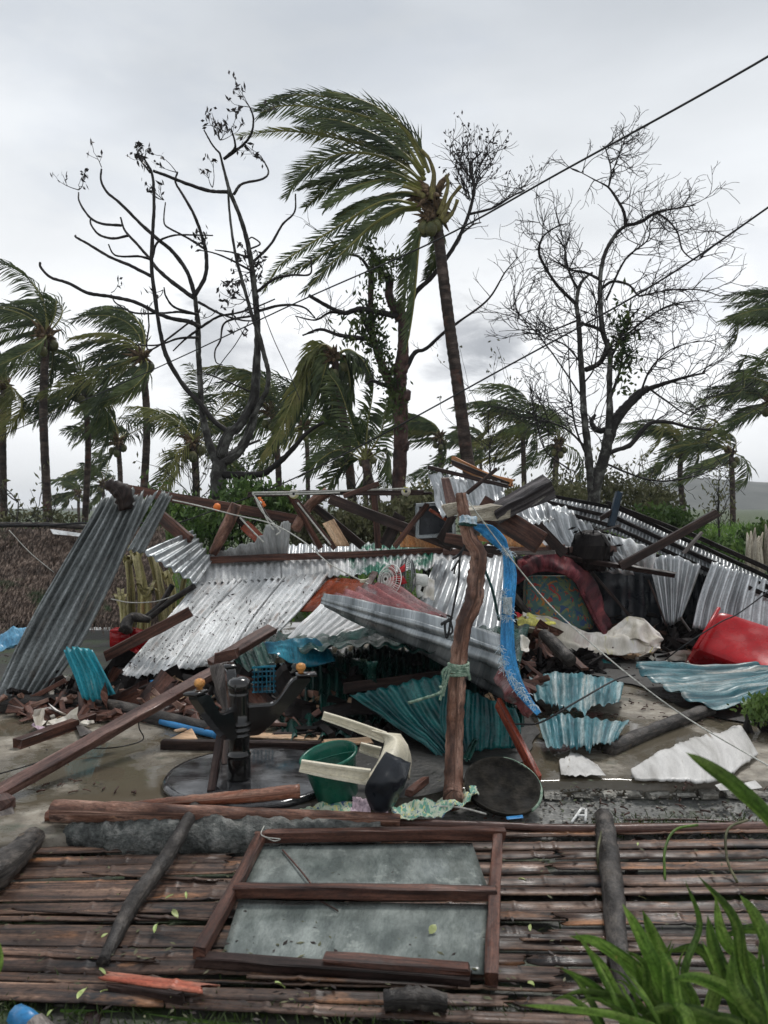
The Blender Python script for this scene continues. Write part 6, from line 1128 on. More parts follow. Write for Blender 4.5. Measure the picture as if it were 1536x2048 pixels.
# red crates, blue things, pipe
t = thing('crate', 'small red plastic crate beside the banana stems', 'crate', P(243, 1290, 7.4)); 
mb = MB(); box(mb, P(243, 1276, 7.4), (.17, .16, .15), ch=.012); mk('crate_body', mb, m_redpl, t)
for k in range(3): mb = MB(); box(mb, P(243, 1266 + k * 9, 7.315), (.175, .006, .008)); mk('ridge', mb, m_redpl, t)
mb = MB(); box(mb, P(246, 1259, 7.4), (.19, .18, .02), ch=.004); mk('lid', mb, m_redpl, t)
t = thing('crate', 'red plastic crate half hidden behind the brown board', 'crate', P(280, 1290, 7.5)); mb = MB(); box(mb, P(278, 1282, 7.5), (.16, .16, .20), Matrix.Rotation(.3, 3, 'Y'), .012); mk('crate_body', mb, m_redpl, t); mb = MB(); box(mb, P(280, 1305, 7.35), (.10, .05, .04), Matrix.Rotation(.5, 3, 'Y')); mk('handle', mb, m_redpl, t)
sheet('tarpaulin', 'blue tarpaulin scrap at the left edge', 'tarpaulin', [[(-40, 1262, 6.6), (10, 1262, 6.6), (54, 1256, 6.6)], [(-40, 1290, 6.4), (10, 1285, 6.4), (50, 1275, 6.4)], [(-40, 1312, 6.3), (0, 1300, 6.3), (20, 1290, 6.3)]], M_('pale_blue_tarpaulin', [(.05, .22, .38), (.12, .34, .52), (.25, .45, .6)], rough=(.2, .5), bump=.2, rnd=0), crump=.09, cs=4, nu=36, nv=18)
t = thing('crate', 'blue lattice crate in the shadow behind the pedestal', 'crate', P(525, 1385, 5.7))
for k in range(6): beam('slat', None, None, (508 + k * 8, 1332, 5.7), (508 + k * 8, 1386, 5.66), .008, .012, m_blueteal, parent=t, rag=0, up=Vector((0, 1, 0)))
for k in range(6): beam('slat', None, None, (504, 1334 + k * 10, 5.69), (552, 1332 + k * 10, 5.69), .008, .012, m_blueteal, parent=t, rag=0)
t = thing('pipe', 'bright blue plastic pipe lying on the wet slab', 'pipe', P(380, 1460, 5.4)); mb = MB(); tube(mb, cr([P(322, 1443, 5.65), P(380, 1458, 5.4), P(432, 1470, 5.2)], 16), .022, 12); mk('pipe_wall', mb, m_bluepl, t)
mb = MB(); tube(mb, [P(430, 1469.5, 5.21), P(434, 1470.6, 5.19)], .026, 12); mk('socket_end', mb, m_bluepl, t)
for lab, a, b_, w_ in [('small blue plastic strip under the white slope edge', (300, 1362, 6.2), (320, 1358, 6.2), .06), ('pale blue strip on the left log', (253, 1413, 6.0), (272, 1420, 6.0), .025), ('blue scrap behind the turquoise sheet foot', (130, 1378, 6.4), (145, 1382, 6.4), .05), ('blue scrap at the foot of the round tray', (1012, 1632, 4.0), (1045, 1628, 4.0), .03)]:
    sheet('plastic_scrap', lab, 'plastic scrap', [[a, b_], [(a[0] + 2, a[1] + w_ / a[2] * FPX * .5, a[2] - .02), (b_[0] + 2, b_[1] + w_ / a[2] * FPX * .5, a[2] - .02)]], m_bluepl, crump=.01, nu=8, nv=4)
sheet('cloth_scrap', 'wet pinkish rag on the slab behind the dark red beam', 'cloth', [[(62, 1452, 5.75), (110, 1440, 5.85), (165, 1436, 5.9)], [(70, 1458, 5.65), (120, 1450, 5.7), (180, 1446, 5.75)]], m_lilac, crump=.05, cs=9, nu=30)
sheet('cloth_scrap', 'yellowish rag hanging from the left log', 'cloth', [[(114, 1418, 6.1), (125, 1418, 6.1)], [(112, 1438, 5.95), (138, 1440, 5.95)]], m_yellow and m_tan, crump=.04, cs=10, nu=12)
sheet('cloth_scrap', 'pale triangular scrap beside the dark red beam', 'cloth', [[(150, 1446, 5.5), (156, 1444, 5.5)], [(160, 1472, 5.35), (186, 1462, 5.35)]], m_greywood, crump=.01, nu=8)
# cables overhead
W_ = lambda lab, pts, r: cord('cable', lab, 'cable', pts, r, m_wire, n=60, sides=6, group='overhead cables')
W_('thick overhead cable from the upper right corner down to the left', [(1900, -120, 4.6), (1536, 113, 5.2), (1120, 345, 6.4), (870, 482, 7.6), (600, 602, 9.4), (300, 742, 12), (0, 872, 16), (-300, 990, 20)], .0085)
W_('lower overhead cable from the right edge down behind the rail', [(1900, 150, 5.6), (1536, 415, 6.2), (1290, 580, 6.8), (1010, 735, 7.6), (767, 868, 8.4), (570, 965, 9.3), (430, 1020, 10), (345, 1050, 10.5)], .0085)
W_('thin level cable at the left above the thatch', [(-200, 1060, 9), (0, 1051, 9), (110, 1050, 9), (172, 1046, 9), (560, 960, 9.4), (900, 800, 10)][:4] + [(330, 1046, 9)], .014)
W_('thin stay wire right of the forked tree', [(525, 620, 11.6), (548, 680, 11.6), (578, 745, 11.6), (600, 800, 11.6)], .007)
W_('thin stay wire left of the forked trunk limb', [(500, 640, 11.4), (470, 690, 11.4), (440, 730, 11.4), (410, 785, 11.4)], .007)
m_black = wet_ground('black_shade_mud', [(.006, .006, .005), (.014, .013, .011), (.03, .027, .022)], (.008, .008, .007), .55, .7, 1.5, fine=14)  # mud made near-black; shade under the wreck is put into its colour
def patch(label, outline, z):
    c = [sum(q[m] for q in outline) / len(outline) for m in (0, 1)]; mb = MB(); n = 90; V = [G(c[0], c[1], z)]; out_ = [G(a, b, z) for a, b in outline]; out_.append(out_[0]); ring = cr(out_, n + 1)[:-1]; r_ = 12
    for k in range(1, r_ + 1):
        for p in ring:
            q = V[0].lerp(p, k / r_); q.z = z + .004 * nz(q, 3)
            if k == r_: q += (p - V[0]).normalized() * .10 * nz(p, 5)
            V.append(q)
    F = [(0, 1 + i, 1 + (i + 1) % n) for i in range(n)] + [(1 + (k - 1) * n + i, 1 + k * n + i, 1 + k * n + (i + 1) % n, 1 + (k - 1) * n + (i + 1) % n) for k in range(1, r_) for i in range(n)]
    mb.add(V, F); return tag(mk('mud_shade_patch', mb, m_dirt if 'weedy' in label else m_black), label, None, None, kind='structure')
patch('wet mud patch blackened for the shade under the sagging centre of the wreck', [(560, 1420), (800, 1400), (1040, 1420), (1060, 1500), (1000, 1530), (930, 1570), (760, 1600), (620, 1590), (570, 1500)], .112)
patch('wet dirt patch blackened for the shade under the left sheets', [(0, 1400), (120, 1385), (300, 1370), (480, 1370), (560, 1400), (420, 1425), (220, 1412), (60, 1422)], .113)
patch('wet dirt patch blackened for the shade below the right roof', [(1040, 1290), (1250, 1290), (1420, 1300), (1560, 1350), (1560, 1440), (1400, 1425), (1270, 1370), (1120, 1330)], .114)
patch('dark weedy dirt between the thatch and the leaning grey sheet', [(-300, 1266), (60, 1262), (300, 1266), (250, 1320), (210, 1360), (120, 1392), (-100, 1402), (-320, 1380)], .1125)
def heap(name, label, boxes, n, seed, mats, lmin=.08, lmax=.5):
    rr = random.Random(seed); mb = MB()
    for i in range(n):
        x0, y0, x1, y1, za, zb = boxes[i % len(boxes)]; DM[0] = False
        p = G(rr.uniform(x0, x1), rr.uniform(y0, y1), .12); p.z = rr.uniform(za, zb); Lg = rr.uniform(lmin, lmax); a = rr.uniform(0, 3.14)
        M = Matrix.Rotation(a, 3, 'Z') @ Matrix.Rotation(rr.gauss(0, .45), 3, 'Y') @ Matrix.Rotation(rr.uniform(0, 3), 3, 'X')
        if i % 3: box(mb, p, (Lg, rr.uniform(.02, .07), rr.uniform(.012, .05)), M, .003)
        else:
            s_ = rr.uniform(.06, .2); o = len(mb.v); k = 5
            for u in range(k):
                for v in range(k): q = Vector(((u / 4 - .5) * s_ * 2, (v / 4 - .5) * s_, 0)); q.z = .05 * nz(q, 9, seed + i); mb.v.append(tuple(M @ q + p)); mb.uv.append((q.x, q.y))
            mb.f += [(o + u * k + v, o + (u + 1) * k + v, o + (u + 1) * k + v + 1, o + u * k + v + 1) for u in range(4) for v in range(4)]
    for m, q in enumerate(mb.v):
        if q[2] < .115: mb.v[m] = (q[0], q[1], .115 + .0007 * (m % 9))
    return tag(mk(name, mb, mats, smooth=False), label, 'debris', kind='stuff')
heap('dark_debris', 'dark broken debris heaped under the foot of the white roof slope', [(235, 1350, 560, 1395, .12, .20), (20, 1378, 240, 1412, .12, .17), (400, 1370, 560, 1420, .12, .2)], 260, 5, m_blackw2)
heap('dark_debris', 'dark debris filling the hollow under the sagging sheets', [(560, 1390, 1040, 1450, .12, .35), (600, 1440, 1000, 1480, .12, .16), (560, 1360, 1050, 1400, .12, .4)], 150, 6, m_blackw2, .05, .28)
heap('brown_debris', 'brown splintered debris around the left log and under the roof foot', [(0, 1380, 560, 1425, .12, .18), (380, 1400, 650, 1470, .12, .15), (40, 1420, 300, 1440, .12, .14)], 150, 7, m_brown, .04, .2)
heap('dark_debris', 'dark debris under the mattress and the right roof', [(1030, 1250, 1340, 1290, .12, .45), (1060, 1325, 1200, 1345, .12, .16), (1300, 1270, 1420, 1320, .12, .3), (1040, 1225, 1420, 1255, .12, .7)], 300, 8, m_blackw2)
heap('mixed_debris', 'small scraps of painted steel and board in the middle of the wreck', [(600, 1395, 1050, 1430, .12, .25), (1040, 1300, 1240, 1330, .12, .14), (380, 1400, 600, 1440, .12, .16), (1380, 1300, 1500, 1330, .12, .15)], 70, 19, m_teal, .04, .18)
heap('rusty_debris', 'small red brown scraps strewn before the mattress and roof foot', [(1030, 1270, 1330, 1300, .12, .3), (0, 1390, 500, 1425, .12, .2), (560, 1400, 1060, 1430, .12, .3)], 110, 20, m_bark, .04, .2)
heap('pale_debris', 'pale splintered board scraps through the middle and right of the wreck', [(1030, 1260, 1120, 1300, .15, .4), (600, 1400, 1000, 1440, .12, .2), (1230, 1290, 1420, 1320, .12, .16), (300, 1375, 560, 1410, .12, .18)], 90, 29, m_tan, .04, .16)
heap('brown_debris', 'brown broken boards heaped right of the strap and below the cream cloth', [(1030, 1270, 1110, 1340, .15, .45), (1030, 1340, 1075, 1420, .12, .3), (1100, 1300, 1250, 1320, .12, .16)], 80, 30, m_brown, .1, .4)
heap('pale_debris', 'small pale scraps of cloth and paper among the left debris', [(90, 1385, 150, 1412, .15, .2), (60, 1435, 190, 1450, .12, .13), (1290, 1310, 1420, 1330, .12, .14), (1050, 1270, 1090, 1310, .15, .35)], 46, 9, m_sheetcloth, .02, .07)
heap('brown_debris', 'brown and rusty debris among the central rafters', [(590, 1185, 900, 1215, .9, 1.15), (900, 1215, 1100, 1250, .7, 1.1)], 60, 10, m_brown, .1, .6)
# leaf litter on the roof: beyond counting
mb = MB(); rr = random.Random(77)
for i in range(420):
    u, v = rr.random(), rr.random() ** .6; k = u * 3; j = min(int(k), 2); A = P(*top[j]).lerp(P(*top[j + 1]), k - j); B_ = P(*bot[j]).lerp(P(*bot[j + 1]), k - j); C_ = P(*mid[j]).lerp(P(*mid[j + 1]), k - j)
    p = (A.lerp(C_, v * 2) if v < .5 else C_.lerp(B_, v * 2 - 1)) + Vector((0, -.012, .02)); leafpods(mb, p, 1, .0, rr, rr.uniform(.006, .022), rr.uniform(.004, .009))
tag(mk('leaf_litter', mb, m_dark, smooth=False), 'dark leaf scraps scattered over the white roof slope', 'leaf litter', kind='stuff')
mb = MB()
for i in range(1500):
    x = rr.uniform(-40, 1560); y = rr.uniform(1430, 2040) if i % 3 else rr.uniform(1560, 1690); p = G(x, y, .118 if y < 1575 else (.03 if y < 1690 else .062)); a = rr.uniform(0, 6.28); l_ = rr.uniform(.004, .018); d_ = Vector((math.cos(a), math.sin(a), rr.uniform(-.1, .25))) * l_; n_ = Vector((-math.sin(a), math.cos(a), rr.uniform(-.2, .2))) * l_ * .4
    o = len(mb.v); mb.v += [tuple(p - d_), tuple(p + n_), tuple(p + d_), tuple(p - n_)]; mb.uv += [(0, 0)] * 4; mb.f.append((o, o + 1, o + 2, o + 3))
o_ = tag(mk('leaf_litter', mb, m_vine, smooth=False), 'tiny torn leaf scraps strewn over slab and bamboo slats', 'leaf litter', kind='stuff')
o_.data.materials.append(m_scrub); o_.data.materials.append(m_dark); o_.data.polygons.foreach_set('material_index', [k % 3 for k in range(len(mb.f))])
# small debris around the foot of the wreck
mb = MB()
for i in range(900):
    x = rr.uniform(-50, 1560); y = rr.choice([rr.uniform(1400, 1450), rr.uniform(1560, 1690), rr.uniform(1300, 1420)]); p = G(x, y, .11 if y < 1590 else .03) 
    a = rr.uniform(0, 3.14); d_ = Vector((math.cos(a), math.sin(a), rr.uniform(-.1, .3))).normalized() * rr.uniform(.01, .06); tube(mb, [p, p + d_ * .5 + Vector((0, 0, .004)), p + d_], rr.uniform(.002, .006), 4)
tag(mk('splinters', mb, m_brown), 'small wood splinters and twigs scattered over the slab', 'splinters', kind='stuff')
mb = MB()
for i in range(1100):
    x = rr.uniform(1040, 1560) if i % 3 else rr.uniform(0, 1500); y = rr.gauss(1582, 10) if i % 3 == 1 else rr.uniform(1580, 1690); p = G(x, y, .02 if i % 3 != 1 else .05); s_ = rr.uniform(.003, .013)
    lathe(mb, [(0, -s_ * .6), (s_ * rr.uniform(.7, 1), -s_ * .2), (s_ * .8, s_ * .4), (0, s_ * rr.uniform(.4, .7))], p, 5)
tag(mk('gravel', mb, m_crack, smooth=False), 'loose grey gravel and concrete crumbs along the slab edge', 'gravel', kind='stuff')
# ================================================================ FOREGROUND
# rough fallen concrete stub, poles, bamboo slats, window frame, plants
t = thing('concrete_post', 'rough fallen concrete post lying behind the bamboo slats', 'concrete post', G(330, 1680, 0))
mb = MB(); q = cr([G(140, 1672, .06), G(330, 1678, .07), G(540, 1676, .06), G(760, 1672, .055)], 60); tube(mb, q, [.075, .095, .10, .095, .085, .06], 18, .30, seed=3); mk('concrete_core', mb, m_concrete, t)
mb = MB(); tube(mb, [G(118, 1668, .05), G(150, 1670, .06)], .03, 8); mk('pole_end', mb, m_dark, t)
L2 = lambda lab, pts, r, m, **k: log('pole', lab, 'pole', pts, r, m, group='poles lying at the front of the slab', **k)
L2('thick brown pole end lying on the concrete post', [G(108, 1622, .17), G(300, 1626, .18), G(560, 1632, .14), G(800, 1640, .12)], [.052, .046, .035, .03], m_bark, n=40)
L2('long dark split bamboo pole running to the right edge', [G(560, 1628, .12), G(800, 1645, .09), G(1000, 1652, .07), G(1190, 1658, .06), G(1600, 1652, .05)], [.022, .022, .018, .020, .024], m_mauve, n=60)
L2('smooth reddish pole resting on the black tabletop', [G(215, 1616, .17), G(380, 1602, .20), G(500, 1592, .22), G(600, 1582, .23)], [.016, .028, .032, .034], m_pole, n=30)
L2('orange pole stub under the thick brown pole', [G(94, 1632, .12), G(160, 1633, .12), G(320, 1640, .11)], [.028, .028, .025], m_pole, n=14)
L2('thick black log at the far left over the slats', [G(-60, 1780, .10), G(10, 1730, .11), G(72, 1672, .12)], [.075, .068, .045], m_barkdark, n=20, rough=.2)
L2('long black log slanting across the left slats', [G(205, 1925, .05), G(270, 1800, .08), G(330, 1720, .11), G(392, 1612, .18)], [.022, .034, .034, .030], m_barkdark, n=50, rough=.18)
L2('mottled log standing across the right slats', [G(1208, 1632, .10), G(1216, 1700, .09), G(1228, 1800, .08), G(1236, 1900, .07), G(1262, 2010, .05)], [.042, .046, .042, .038, .034], m_barkdark, n=50, rough=.22, endrag=.06)
# twisted iron / vine strips at right
L2('thin rusty strip lying on the pavement at right', [G(1250, 1640, .03), G(1400, 1640, .03), G(1540, 1650, .03)], [.006, .006, .006], m_mauve, n=20)
for lab, pl in [('brown bent stalk drooping over the right slats, nearest the mottled log', [(1205, 1655, .12), (1196, 1700, .13), (1198, 1745, .06)]), ('thin green stalk arching over the right slats', [(1395, 1650, .14), (1350, 1660, .16), (1330, 1700, .12), (1330, 1760, .04)]), ('brown dry stalk at the far right over the slats', [(1495, 1640, .14), (1455, 1660, .18), (1455, 1720, .1), (1475, 1765, .04)])]:
    cord('stalk', lab, 'stalk', [G(*p) for p in pl], .006, m_scrub if 'brown' in lab else m_blade, n=20)
# bamboo slats
t = thing('fallen_wall', 'fallen wall panel of weathered split bamboo slats across the foreground', 'bamboo wall', G(768, 1850, 0))
rr = random.Random(31)
def slat(pa, pb, w_, h0, mat, seed, par=t):
    n = 36; m = 7; Lg = (pb - pa).length; x = (pb - pa).normalized(); y = Vector((0, 0, 1)).cross(x); V = []; UV = []; arch = w_ * .13 * rr.choice((1, 1, -.9)); tilt = rr.gauss(0, .13)
    nodes = [rr.uniform(0, .4) + k * .36 for k in range(int(Lg / .36) + 1)]
    us = sorted([i / 16 for i in range(17)] + [max(.001, min(.999, (q_ + e_) / Lg)) for q_ in nodes if q_ < Lg for e_ in (-.016, -.006, 0, .006, .016)]); n = len(us) - 1
    for i in range(n + 1):
        u = us[i]; c = pa.lerp(pb, u) + Vector((0, 0, h0 + .006 * nz((u * Lg * 1.3, seed, 0)))) + y * .008 * nz((u * Lg, seed, 4))
        nb = max([math.exp(-((u * Lg - q_) / .009) ** 2) for q_ in nodes] + [0]); ww = w_ * (1 + .10 * nz((u * Lg * 2, seed, 8)))
        if i in (0, n): c += x * rr.gauss(0, .01)
        for k in range(m + 1):
            v = k / m * 2 - 1; z = arch * (1 - v * v) + nb * .0045 + tilt * v * ww * .5 + .0025 * nz((u * Lg * 4, v * 3, seed)) - (.004 if abs(v) < .2 and seed % 3 < 1 else 0)
            e = .006 * nz((u * Lg * 7, k, seed)) if k in (0, m) else 0
            V.append(c + y * (v * ww * .5 + e) + Vector((0, 0, z)) + (x * rr.gauss(0, .018) if i in (0, n) else Vector())); UV.append((u * Lg + seed * 3.1, v * ww * .5 + seed * .3))
    F = [(i * (m + 1) + k, (i + 1) * (m + 1) + k, (i + 1) * (m + 1) + k + 1, i * (m + 1) + k + 1) for i in range(n) for k in range(m)]
    mb = MB(); mb.add(V, F, UV); return mk('slat', mb, mat, par, solid=.006)
rows = [(1700, 1684, 1672), (1722, 1704, 1700), (1744, 1728, 1726), (1768, 1752, 1750), (1790, 1778, 1772), (1812, 1800, 1800), (1834, 1828, 1828), (1856, 1854, 1860), (1880, 1882, 1890), (1902, 1912, 1918), (1924, 1940, 1948), (1946, 1966, 1978), (1970, 1992, 2010), (1994, 2016, 2045), (2012, 2042, 2080)]
for k, (a, m_, b_) in enumerate(rows):
    cuts = sorted([rr.uniform(330, 520) if rr.random() < .55 else -400, rr.uniform(980, 1150) if rr.random() < .5 else 2200]); xs_ = [(-330, a - (m_ - a) * .4)] + [(c, None) for c in cuts if 0 < c < 1600] + [(1900, b_ + (b_ - m_) * .45)]
    def yy(x):
        return a + (m_ - a) * (x / 768) if x < 768 else m_ + (b_ - m_) * ((x - 768) / 768)
    for (x0, _), (x1, _) in zip(xs_, xs_[1:]):
        y0, y1 = yy(x0), yy(x1)
        d0 = (G(0, y0 + 13).y - G(0, y0 - 13).y); w_ = max(.045, min(.088, abs(d0) * .84)) * rr.uniform(.82, 1.04)
        pa, pb = G(x0 + 6, y0 + rr.gauss(0, 2)), G(x1 - 6, y1 + rr.gauss(0, 2)); slat(pa, pb, w_, .035 + rr.uniform(-.006, .012), m_bamboo, k * 3 + x0 * .01)
for x0, y0, x1, y1, w_, lab in [(700, 1690, 1200, 1690, .05, 0), (1240, 1685, 1900, 1676, .05, 0), (30, 1845, 420, 1868, .022, 0), (180, 1770, 440, 1786, .02, 0), (0, 1935, 300, 1950, .02, 0), (1050, 1905, 1260, 1908, .02, 0), (500, 1985, 900, 2005, .025, 0)]:
    slat(G(x0, y0), G(x1, y1), w_, .05, m_bamboo, rr.uniform(0, 30))
# crossing battens under the panel
for x in (240, 900, 1240): beam('batten', None, None, G(x + 40, 1680, .008), G(x - 60, 2060, .008), .05, .02, m_dark, parent=t)
# red bamboo piece, dark lump
t = thing('bamboo_piece', 'broken orange red bamboo piece lying on the lower left slats', 'bamboo piece', G(320, 1975, .05)); slat(G(222, 1966, .05), G(412, 1992, .05), .045, .02, m_bambred, 3.3, t)
beam('dark_edge', None, None, G(220, 1975, .05), G(360, 1998, .05), .02, .03, m_dark, parent=t)  # dark strip along the front of the bamboo piece
log('log', 'short burnt black log scrap on the lower slats', 'log', [G(770, 2000, .07), G(830, 1996, .08), G(895, 2006, .07)], [.03, .035, .025], m_barkdark, n=16, rough=.3)
# window frame
t = thing('window_frame', 'brown wooden window frame with two clouded glass panes on the slats', 'window frame', G(700, 1830, .06))
Z0 = .075
B4 = lambda a, b_, w_, h_, m=m_brown, r=0: beam('frame_member', None, None, G(*a), G(*b_), w_, h_, m, r, parent=t, rag=.012)
B4((512, 1672, .105), (1008, 1668, .105), .045, .05); B4((398, 1905, .09), (522, 1668, .11), .045, .045); B4((985, 1960, .085), (998, 1668, .095), .045, .045); B4((470, 1781, .105), (992, 1789, .10), .045, .045, m_red and m_brown)
B4((396, 1918, .06), (940, 1960, .06), .05, .035, m_dark); B4((650, 1918, .085), (936, 1936, .085), .055, .02, m_brown)
sheet('glass_pane', None, None, [[G(520, 1690, .062), G(735, 1688, .062), G(944, 1686, .066)], [G(488, 1768, .062), G(735, 1772, .062), G(976, 1778, .064)]], m_glass, parent=t, thick=.004, crump=.003, nu=30, nv=10)
sheet('glass_pane', None, None, [[G(478, 1800, .062), G(735, 1806, .062), G(978, 1810, .064)], [G(440, 1925, .056), G(700, 1935, .056), G(968, 1948, .058)]], m_glass, parent=t, thick=.004, crump=.003, nu=30, nv=10)
cord('cord', 'white string tied at the top left corner of the window frame', 'cord', [G(528, 1652, .14), G(522, 1668, .14), G(535, 1675, .14), G(560, 1678, .14), G(548, 1682, .12), G(530, 1674, .14)], .0025, m_cord, n=30)
L3 = cord('twig_stick', 'thin reddish twig lying on the glass of the window frame', 'twig', [G(565, 1700, .075), G(600, 1740, .078), G(622, 1768, .08)], .004, m_redbark, n=10); cord('twig_stick', 'thin dark twig on the lower glass pane', 'twig', [G(640, 1802, .07), G(665, 1815, .07), G(676, 1822, .07)], .003, m_dark, n=10)
# white letter A standing on the pavement
t = thing('letter_sign', 'white letter A lying on the wet pavement beside the mottled log', 'letter', G(1155, 1632, .03))
mw = M_('matt_white_paint', [(.66, .66, .64), (.8, .8, .78)], rough=(.5, .7), rnd=0, bump=0)
for a, b_ in [((1143, 1645), (1163, 1617)), ((1163, 1617), (1172, 1620)), ((1172, 1619), (1171, 1643)), ((1154, 1631), (1171, 1632))]: mb = MB(); tube(mb, [G(*a, .03), G(*b_, .03)], .0075, 6); mk('stroke', mb, mw, t)
# air: thin mist
hb_ = MB(); box(hb_, (0, 1540, 19), (1700, 3160, 44)); hm = bpy.data.materials.new('mist'); hm.use_nodes = True; hn = hm.node_tree.nodes; hn.clear()
ho = hn.new('ShaderNodeOutputMaterial'); hv = hn.new('ShaderNodeVolumePrincipled'); hv.inputs['Color'].default_value = (.92, .95, 1, 1); hv.inputs['Density'].default_value = .0006; hm.node_tree.links.new(hv.outputs[0], ho.inputs['Volume'])
tag(mk('haze', hb_, hm, smooth=False), 'thin mist that fades the distant palms and hills', None, None, kind='stuff')
# kerb of broken blocks at the right, front of the slab
t = thing('broken_kerb', 'row of broken hollow blocks along the slab edge at right', 'kerb', G(1300, 1590, 0))
for k in range(9):
    x = 1108 + k * 52 + rr.uniform(-6, 6); mb = MB(); p = G(x, 1590, .035); box(mb, p, (rr.uniform(.05, .13), .07, rr.uniform(.02, .045)), Matrix.Rotation(rr.gauss(0, .12), 3, 'Z') @ Matrix.Rotation(rr.gauss(0, .15), 3, 'X'), .012); mb.v = [tuple(Vector(v) + Vector((nz(v, 20), nz(v, 20, 3), nz(v, 20, 7))) * .012) for v in mb.v]; mk('block', mb, m_crack, t, smooth=False)
# blue corner fragment bottom left
t = thing('plastic_container', 'crushed pale blue plastic container in the bottom left corner', 'container', G(55, 2045, .02)); mb = MB(); tube(mb, [G(30, 2030, .06), G(50, 2038, .06), G(75, 2056, .05)], [.03, .034, .03], 8, .25); mk('container_body', mb, m_bluepl, t); mb = MB(); tube(mb, [G(68, 2050, .055), G(100, 2075, .045)], [.034, .03], 8, .2); mk('container_foot', mb, m_greywood, t)
# fallen leaves
LEAF = {(340, 1792): 'left of the two small green leaves just right of the slanting black log', (372, 1790): 'right of the two small green leaves just right of the slanting black log', (238, 1788): 'small green leaf just left of the slanting black log, highest on the left slats', (350, 1828): 'small green leaf on the slats below the pair beside the slanting log', (312, 1855): 'small green leaf close to the right of the black log, mid height', (210, 1870): 'green leaf left of the lower half of the slanting black log', (185, 1915): 'green leaf left of the foot of the slanting black log', (205, 1945): 'green leaf just above the left end of the red bamboo piece', (165, 1985): 'green leaf left of the red bamboo piece', (208, 1982): 'green leaf touching the left end below the red bamboo piece', (1062, 1968): 'green leaf on the lowest slats right of the window frame', (1045, 1760): 'green leaf on the slats right of the upper glass pane', (1285, 1795): 'green leaf right of the mottled log at mid height', (1275, 1688): 'green leaf right of the mottled log near its top', (560, 1970): 'green leaf just below the bottom bar of the window frame', (865, 1858): 'green leaf lying on the lower glass pane', (100, 2025): 'green leaf beside the blue container in the corner', (1060, 1855): 'green leaf on the slats right of the lower glass pane'}
def leaf_label(i, x, y): return LEAF[(x, y)]
lm = MB()
V = []; 
for i in range(7):
    u = i / 6; w_ = math.sin(u * math.pi) ** .7 * .016; V += [(u * .06 - .03, -w_, .004 * math.sin(u * 3)), (u * .06 - .03, 0, 0), (u * .06 - .03, w_, .004 * math.sin(u * 3 + 1))]
lm.add(V, [(i * 3 + k, (i + 1) * 3 + k, (i + 1) * 3 + k + 1, i * 3 + k + 1) for i in range(6) for k in range(2)])
for i, (x, y) in enumerate([(340, 1792), (372, 1790), (238, 1788), (350, 1828), (312, 1855), (210, 1870), (185, 1915), (205, 1945), (165, 1985), (208, 1982), (1062, 1968), (1045, 1760), (1285, 1795), (1275, 1688), (560, 1970), (865, 1858), (100, 2025), (1060, 1855)]):
    o = mk('fallen_leaf', lm, m_yleaf) if i == 0 else bpy.data.objects['fallen_leaf'].copy()
    if i: COL.objects.link(o)
    else: leaf0 = o
    o.location = G(x, y, .075 if not 440 < x < 990 else .08); o.rotation_euler = (rr.gauss(0, .3), rr.gauss(0, .3), rr.uniform(0, 6.28)); s_ = rr.uniform(.35, .8); o.scale = (s_, s_ * rr.uniform(.5, 1.2), s_ * rr.uniform(.8, 3))
    tag(o, leaf_label(i, x, y), 'leaf', 'fallen leaves on the foreground')
# foreground plants, long arching blades
def bladed(name, label, base, leaves, mat, wd_, group=None):
    t = thing(name, label, 'plant', base, group)
    for pts, w_ in leaves:
        q = cr([base] + [P(*p) for p in pts], 26); mb = MB(); V = []; UV = []
        for i, p in enumerate(q):
            u = i / 25; tt = (q[min(i + 1, 25)] - q[max(i - 1, 0)]).normalized(); s_ = tt.cross(Vector((.1, 1, .1))).normalized(); ww = w_ * (math.sin(min(1, u * .9 + .12) * math.pi) ** .6) * (1 if u < .98 else .2); nn = s_.cross(tt)
            if i == 25: ww = .0006
            V += [p - s_ * ww * .5 + nn * ww * .18, p - s_ * ww * .25 + nn * ww * .04, p, p + s_ * ww * .25 + nn * ww * .04, p + s_ * ww * .5 + nn * ww * .18]; UV += [(u, -.5 * ww), (u, -.2 * ww), (u, 0), (u, .2 * ww), (u, .5 * ww)]
        mb.add(V, [(i * 5 + k, (i + 1) * 5 + k, (i + 1) * 5 + k + 1, i * 5 + k + 1) for i in range(25) for k in range(4)], UV); mk('leaf', mb, mat, t)
D = 1.75
def gl(x, y, d): p = P(x, y, d); return p
b1 = P(1390, 2200, 1.9); b1.z = 0; b2 = P(1560, 2150, 1.9); b2.z = 0; b3 = P(1250, 2300, 1.7); b3.z = 0
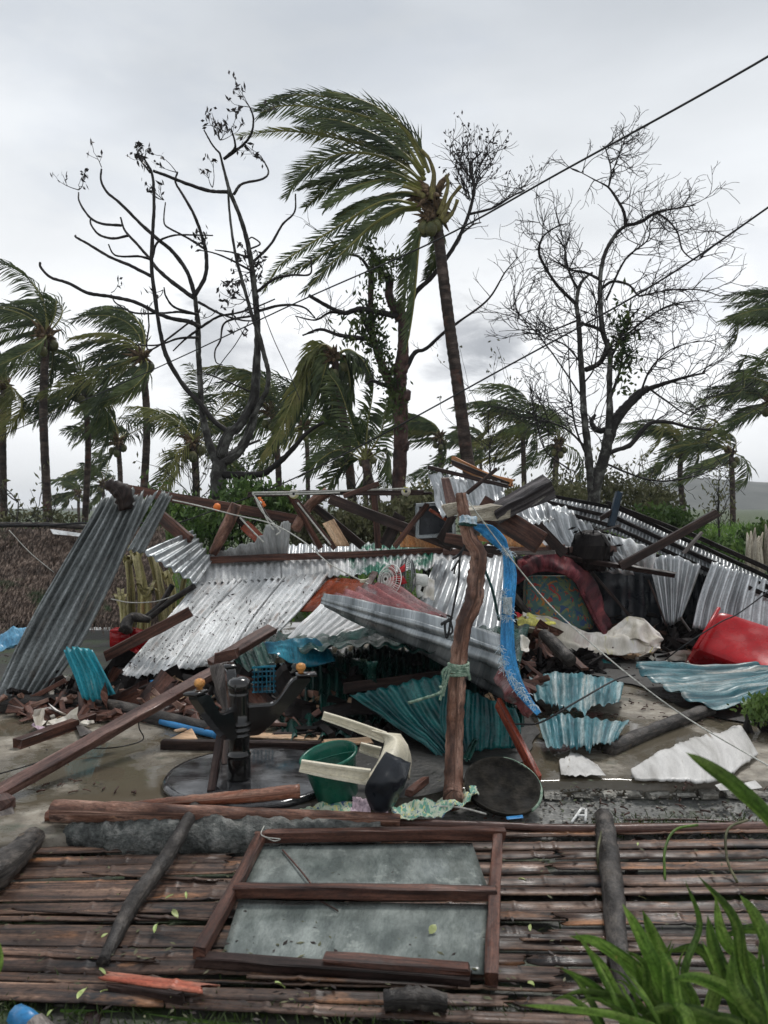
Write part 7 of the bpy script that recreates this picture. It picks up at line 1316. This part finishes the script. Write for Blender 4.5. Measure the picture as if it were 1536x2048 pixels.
bladed('leafy_plant', 'bright green long bladed plant in the lower right corner, left clump', b1,
       [([(1340, 2060, D), (1290, 1960, D), (1200, 1890, D - .05), (1138, 1872, D - .1)], .037), ([(1350, 2060, D), (1320, 1960, D - .1), (1280, 1870, D - .1), (1245, 1808, D - .15)], .034), ([(1380, 2060, D + .05), (1340, 1950, D + .05), (1310, 1880, D), (1285, 1820, D)], .04),
        ([(1330, 2080, D - .1), (1260, 2010, D - .15), (1180, 1985, D - .2), (1128, 1990, D - .2)], .02), ([(1310, 2090, D - .1), (1240, 2020, D - .15), (1180, 1970, D - .15), (1120, 1935, D - .2)], .026), ([(1400, 2050, D), (1370, 1950, D), (1400, 1850, D + .05), (1370, 1760, D + .05)], .02),
        ([(1340, 2100, D - .2), (1250, 2040, D - .25), (1130, 2020, D - .3), (1040, 2010, D - .3)], .02), ([(1420, 2040, D + .1), (1440, 1960, D + .1), (1400, 1900, D + .1), (1330, 1905, D + .1)], .037), ([(1350, 2060, D - .05), (1300, 2000, D - .1), (1290, 1930, D - .1), (1250, 1900, D - .1)], .02), ([(1380, 2080, D - .2), (1350, 2010, D - .2), (1340, 1940, D - .2), (1320, 1900, D - .2)], .04)], m_blade, .04)
bladed('leafy_plant', 'dense green long bladed plant at the right edge, right clump', b2,
       [([(1530, 2040, D), (1490, 1950, D), (1470, 1840, D), (1395, 1750, D)], .031), ([(1540, 2040, D), (1510, 1940, D + .05), (1450, 1880, D + .05), (1430, 1790, D + .05)], .04), ([(1500, 2060, D - .1), (1460, 1980, D - .1), (1430, 1900, D - .1), (1415, 1830, D - .1)], .039), ([(1550, 2000, D), (1540, 1900, D), (1510, 1830, D), (1480, 1790, D)], .034),
        ([(1560, 2010, D + .1), (1540, 1880, D + .1), (1500, 1860, D + .1), (1430, 1880, D + .1)], .034), ([(1520, 2060, D - .2), (1480, 2000, D - .2), (1400, 1960, D - .2), (1340, 1960, D - .2)], .037), ([(1570, 2000, D - .1), (1560, 1880, D - .1), (1550, 1800, D - .1), (1545, 1740, D - .1)], .02), ([(1530, 2080, D - .2), (1500, 2020, D - .25), (1470, 1970, D - .25), (1465, 1900, D - .25)], .04), ([(1500, 2090, D - .2), (1420, 2040, D - .2), (1340, 2020, D - .2), (1290, 2030, D - .2)], .037)], m_blade, .04)
rb = random.Random(8)
for lab, b_, xr in [('thin grassy tuft in front of the left leafy clump', P(1300, 2250, 1.8), (1080, 1380)), ('thin grassy tuft in front of the right leafy clump', P(1500, 2250, 1.8), (1400, 1600))]:
    b_.z = 0; lv = []
    for k in range(16):
        x = rb.uniform(*xr); y = rb.uniform(1860, 2010); d_ = rb.uniform(1.5, 1.8); xm = (x + 1340 + rb.uniform(-80, 80)) / 2 if xr[0] < 1300 else (x + 1520) / 2
        lv.append(([(xm + 20, 2090, d_), ((x + xm) / 2, (y + 2060) / 2 - 30, d_), (x, y, d_ - .05)], rb.uniform(.007, .016)))
    bladed('leafy_plant', lab, b_, lv, m_blade, .02)
bladed('grass_blade', 'single long out of place grass blade reaching in from the right edge', P(1620, 1760, 1.7), [([(1560, 1660, 1.6), (1480, 1580, 1.55), (1420, 1535, 1.5), (1372, 1505, 1.5)], .032)], m_blade, .03)
bladed('grass_blade', 'yellow green leaf tip at the far left edge above the slats', P(-60, 2010, 1.6), [([(-30, 1960, 1.6), (-8, 1930, 1.6), (0, 1885, 1.6)], .03)], m_blade, .03)
bladed('grass_blade', 'long flat green blade lying under the lowest left slat', G(120, 2022, .03), [([(250, 2030, 2.45), (400, 2045, 2.4), (560, 2056, 2.38)], .02)], m_blade, .03)
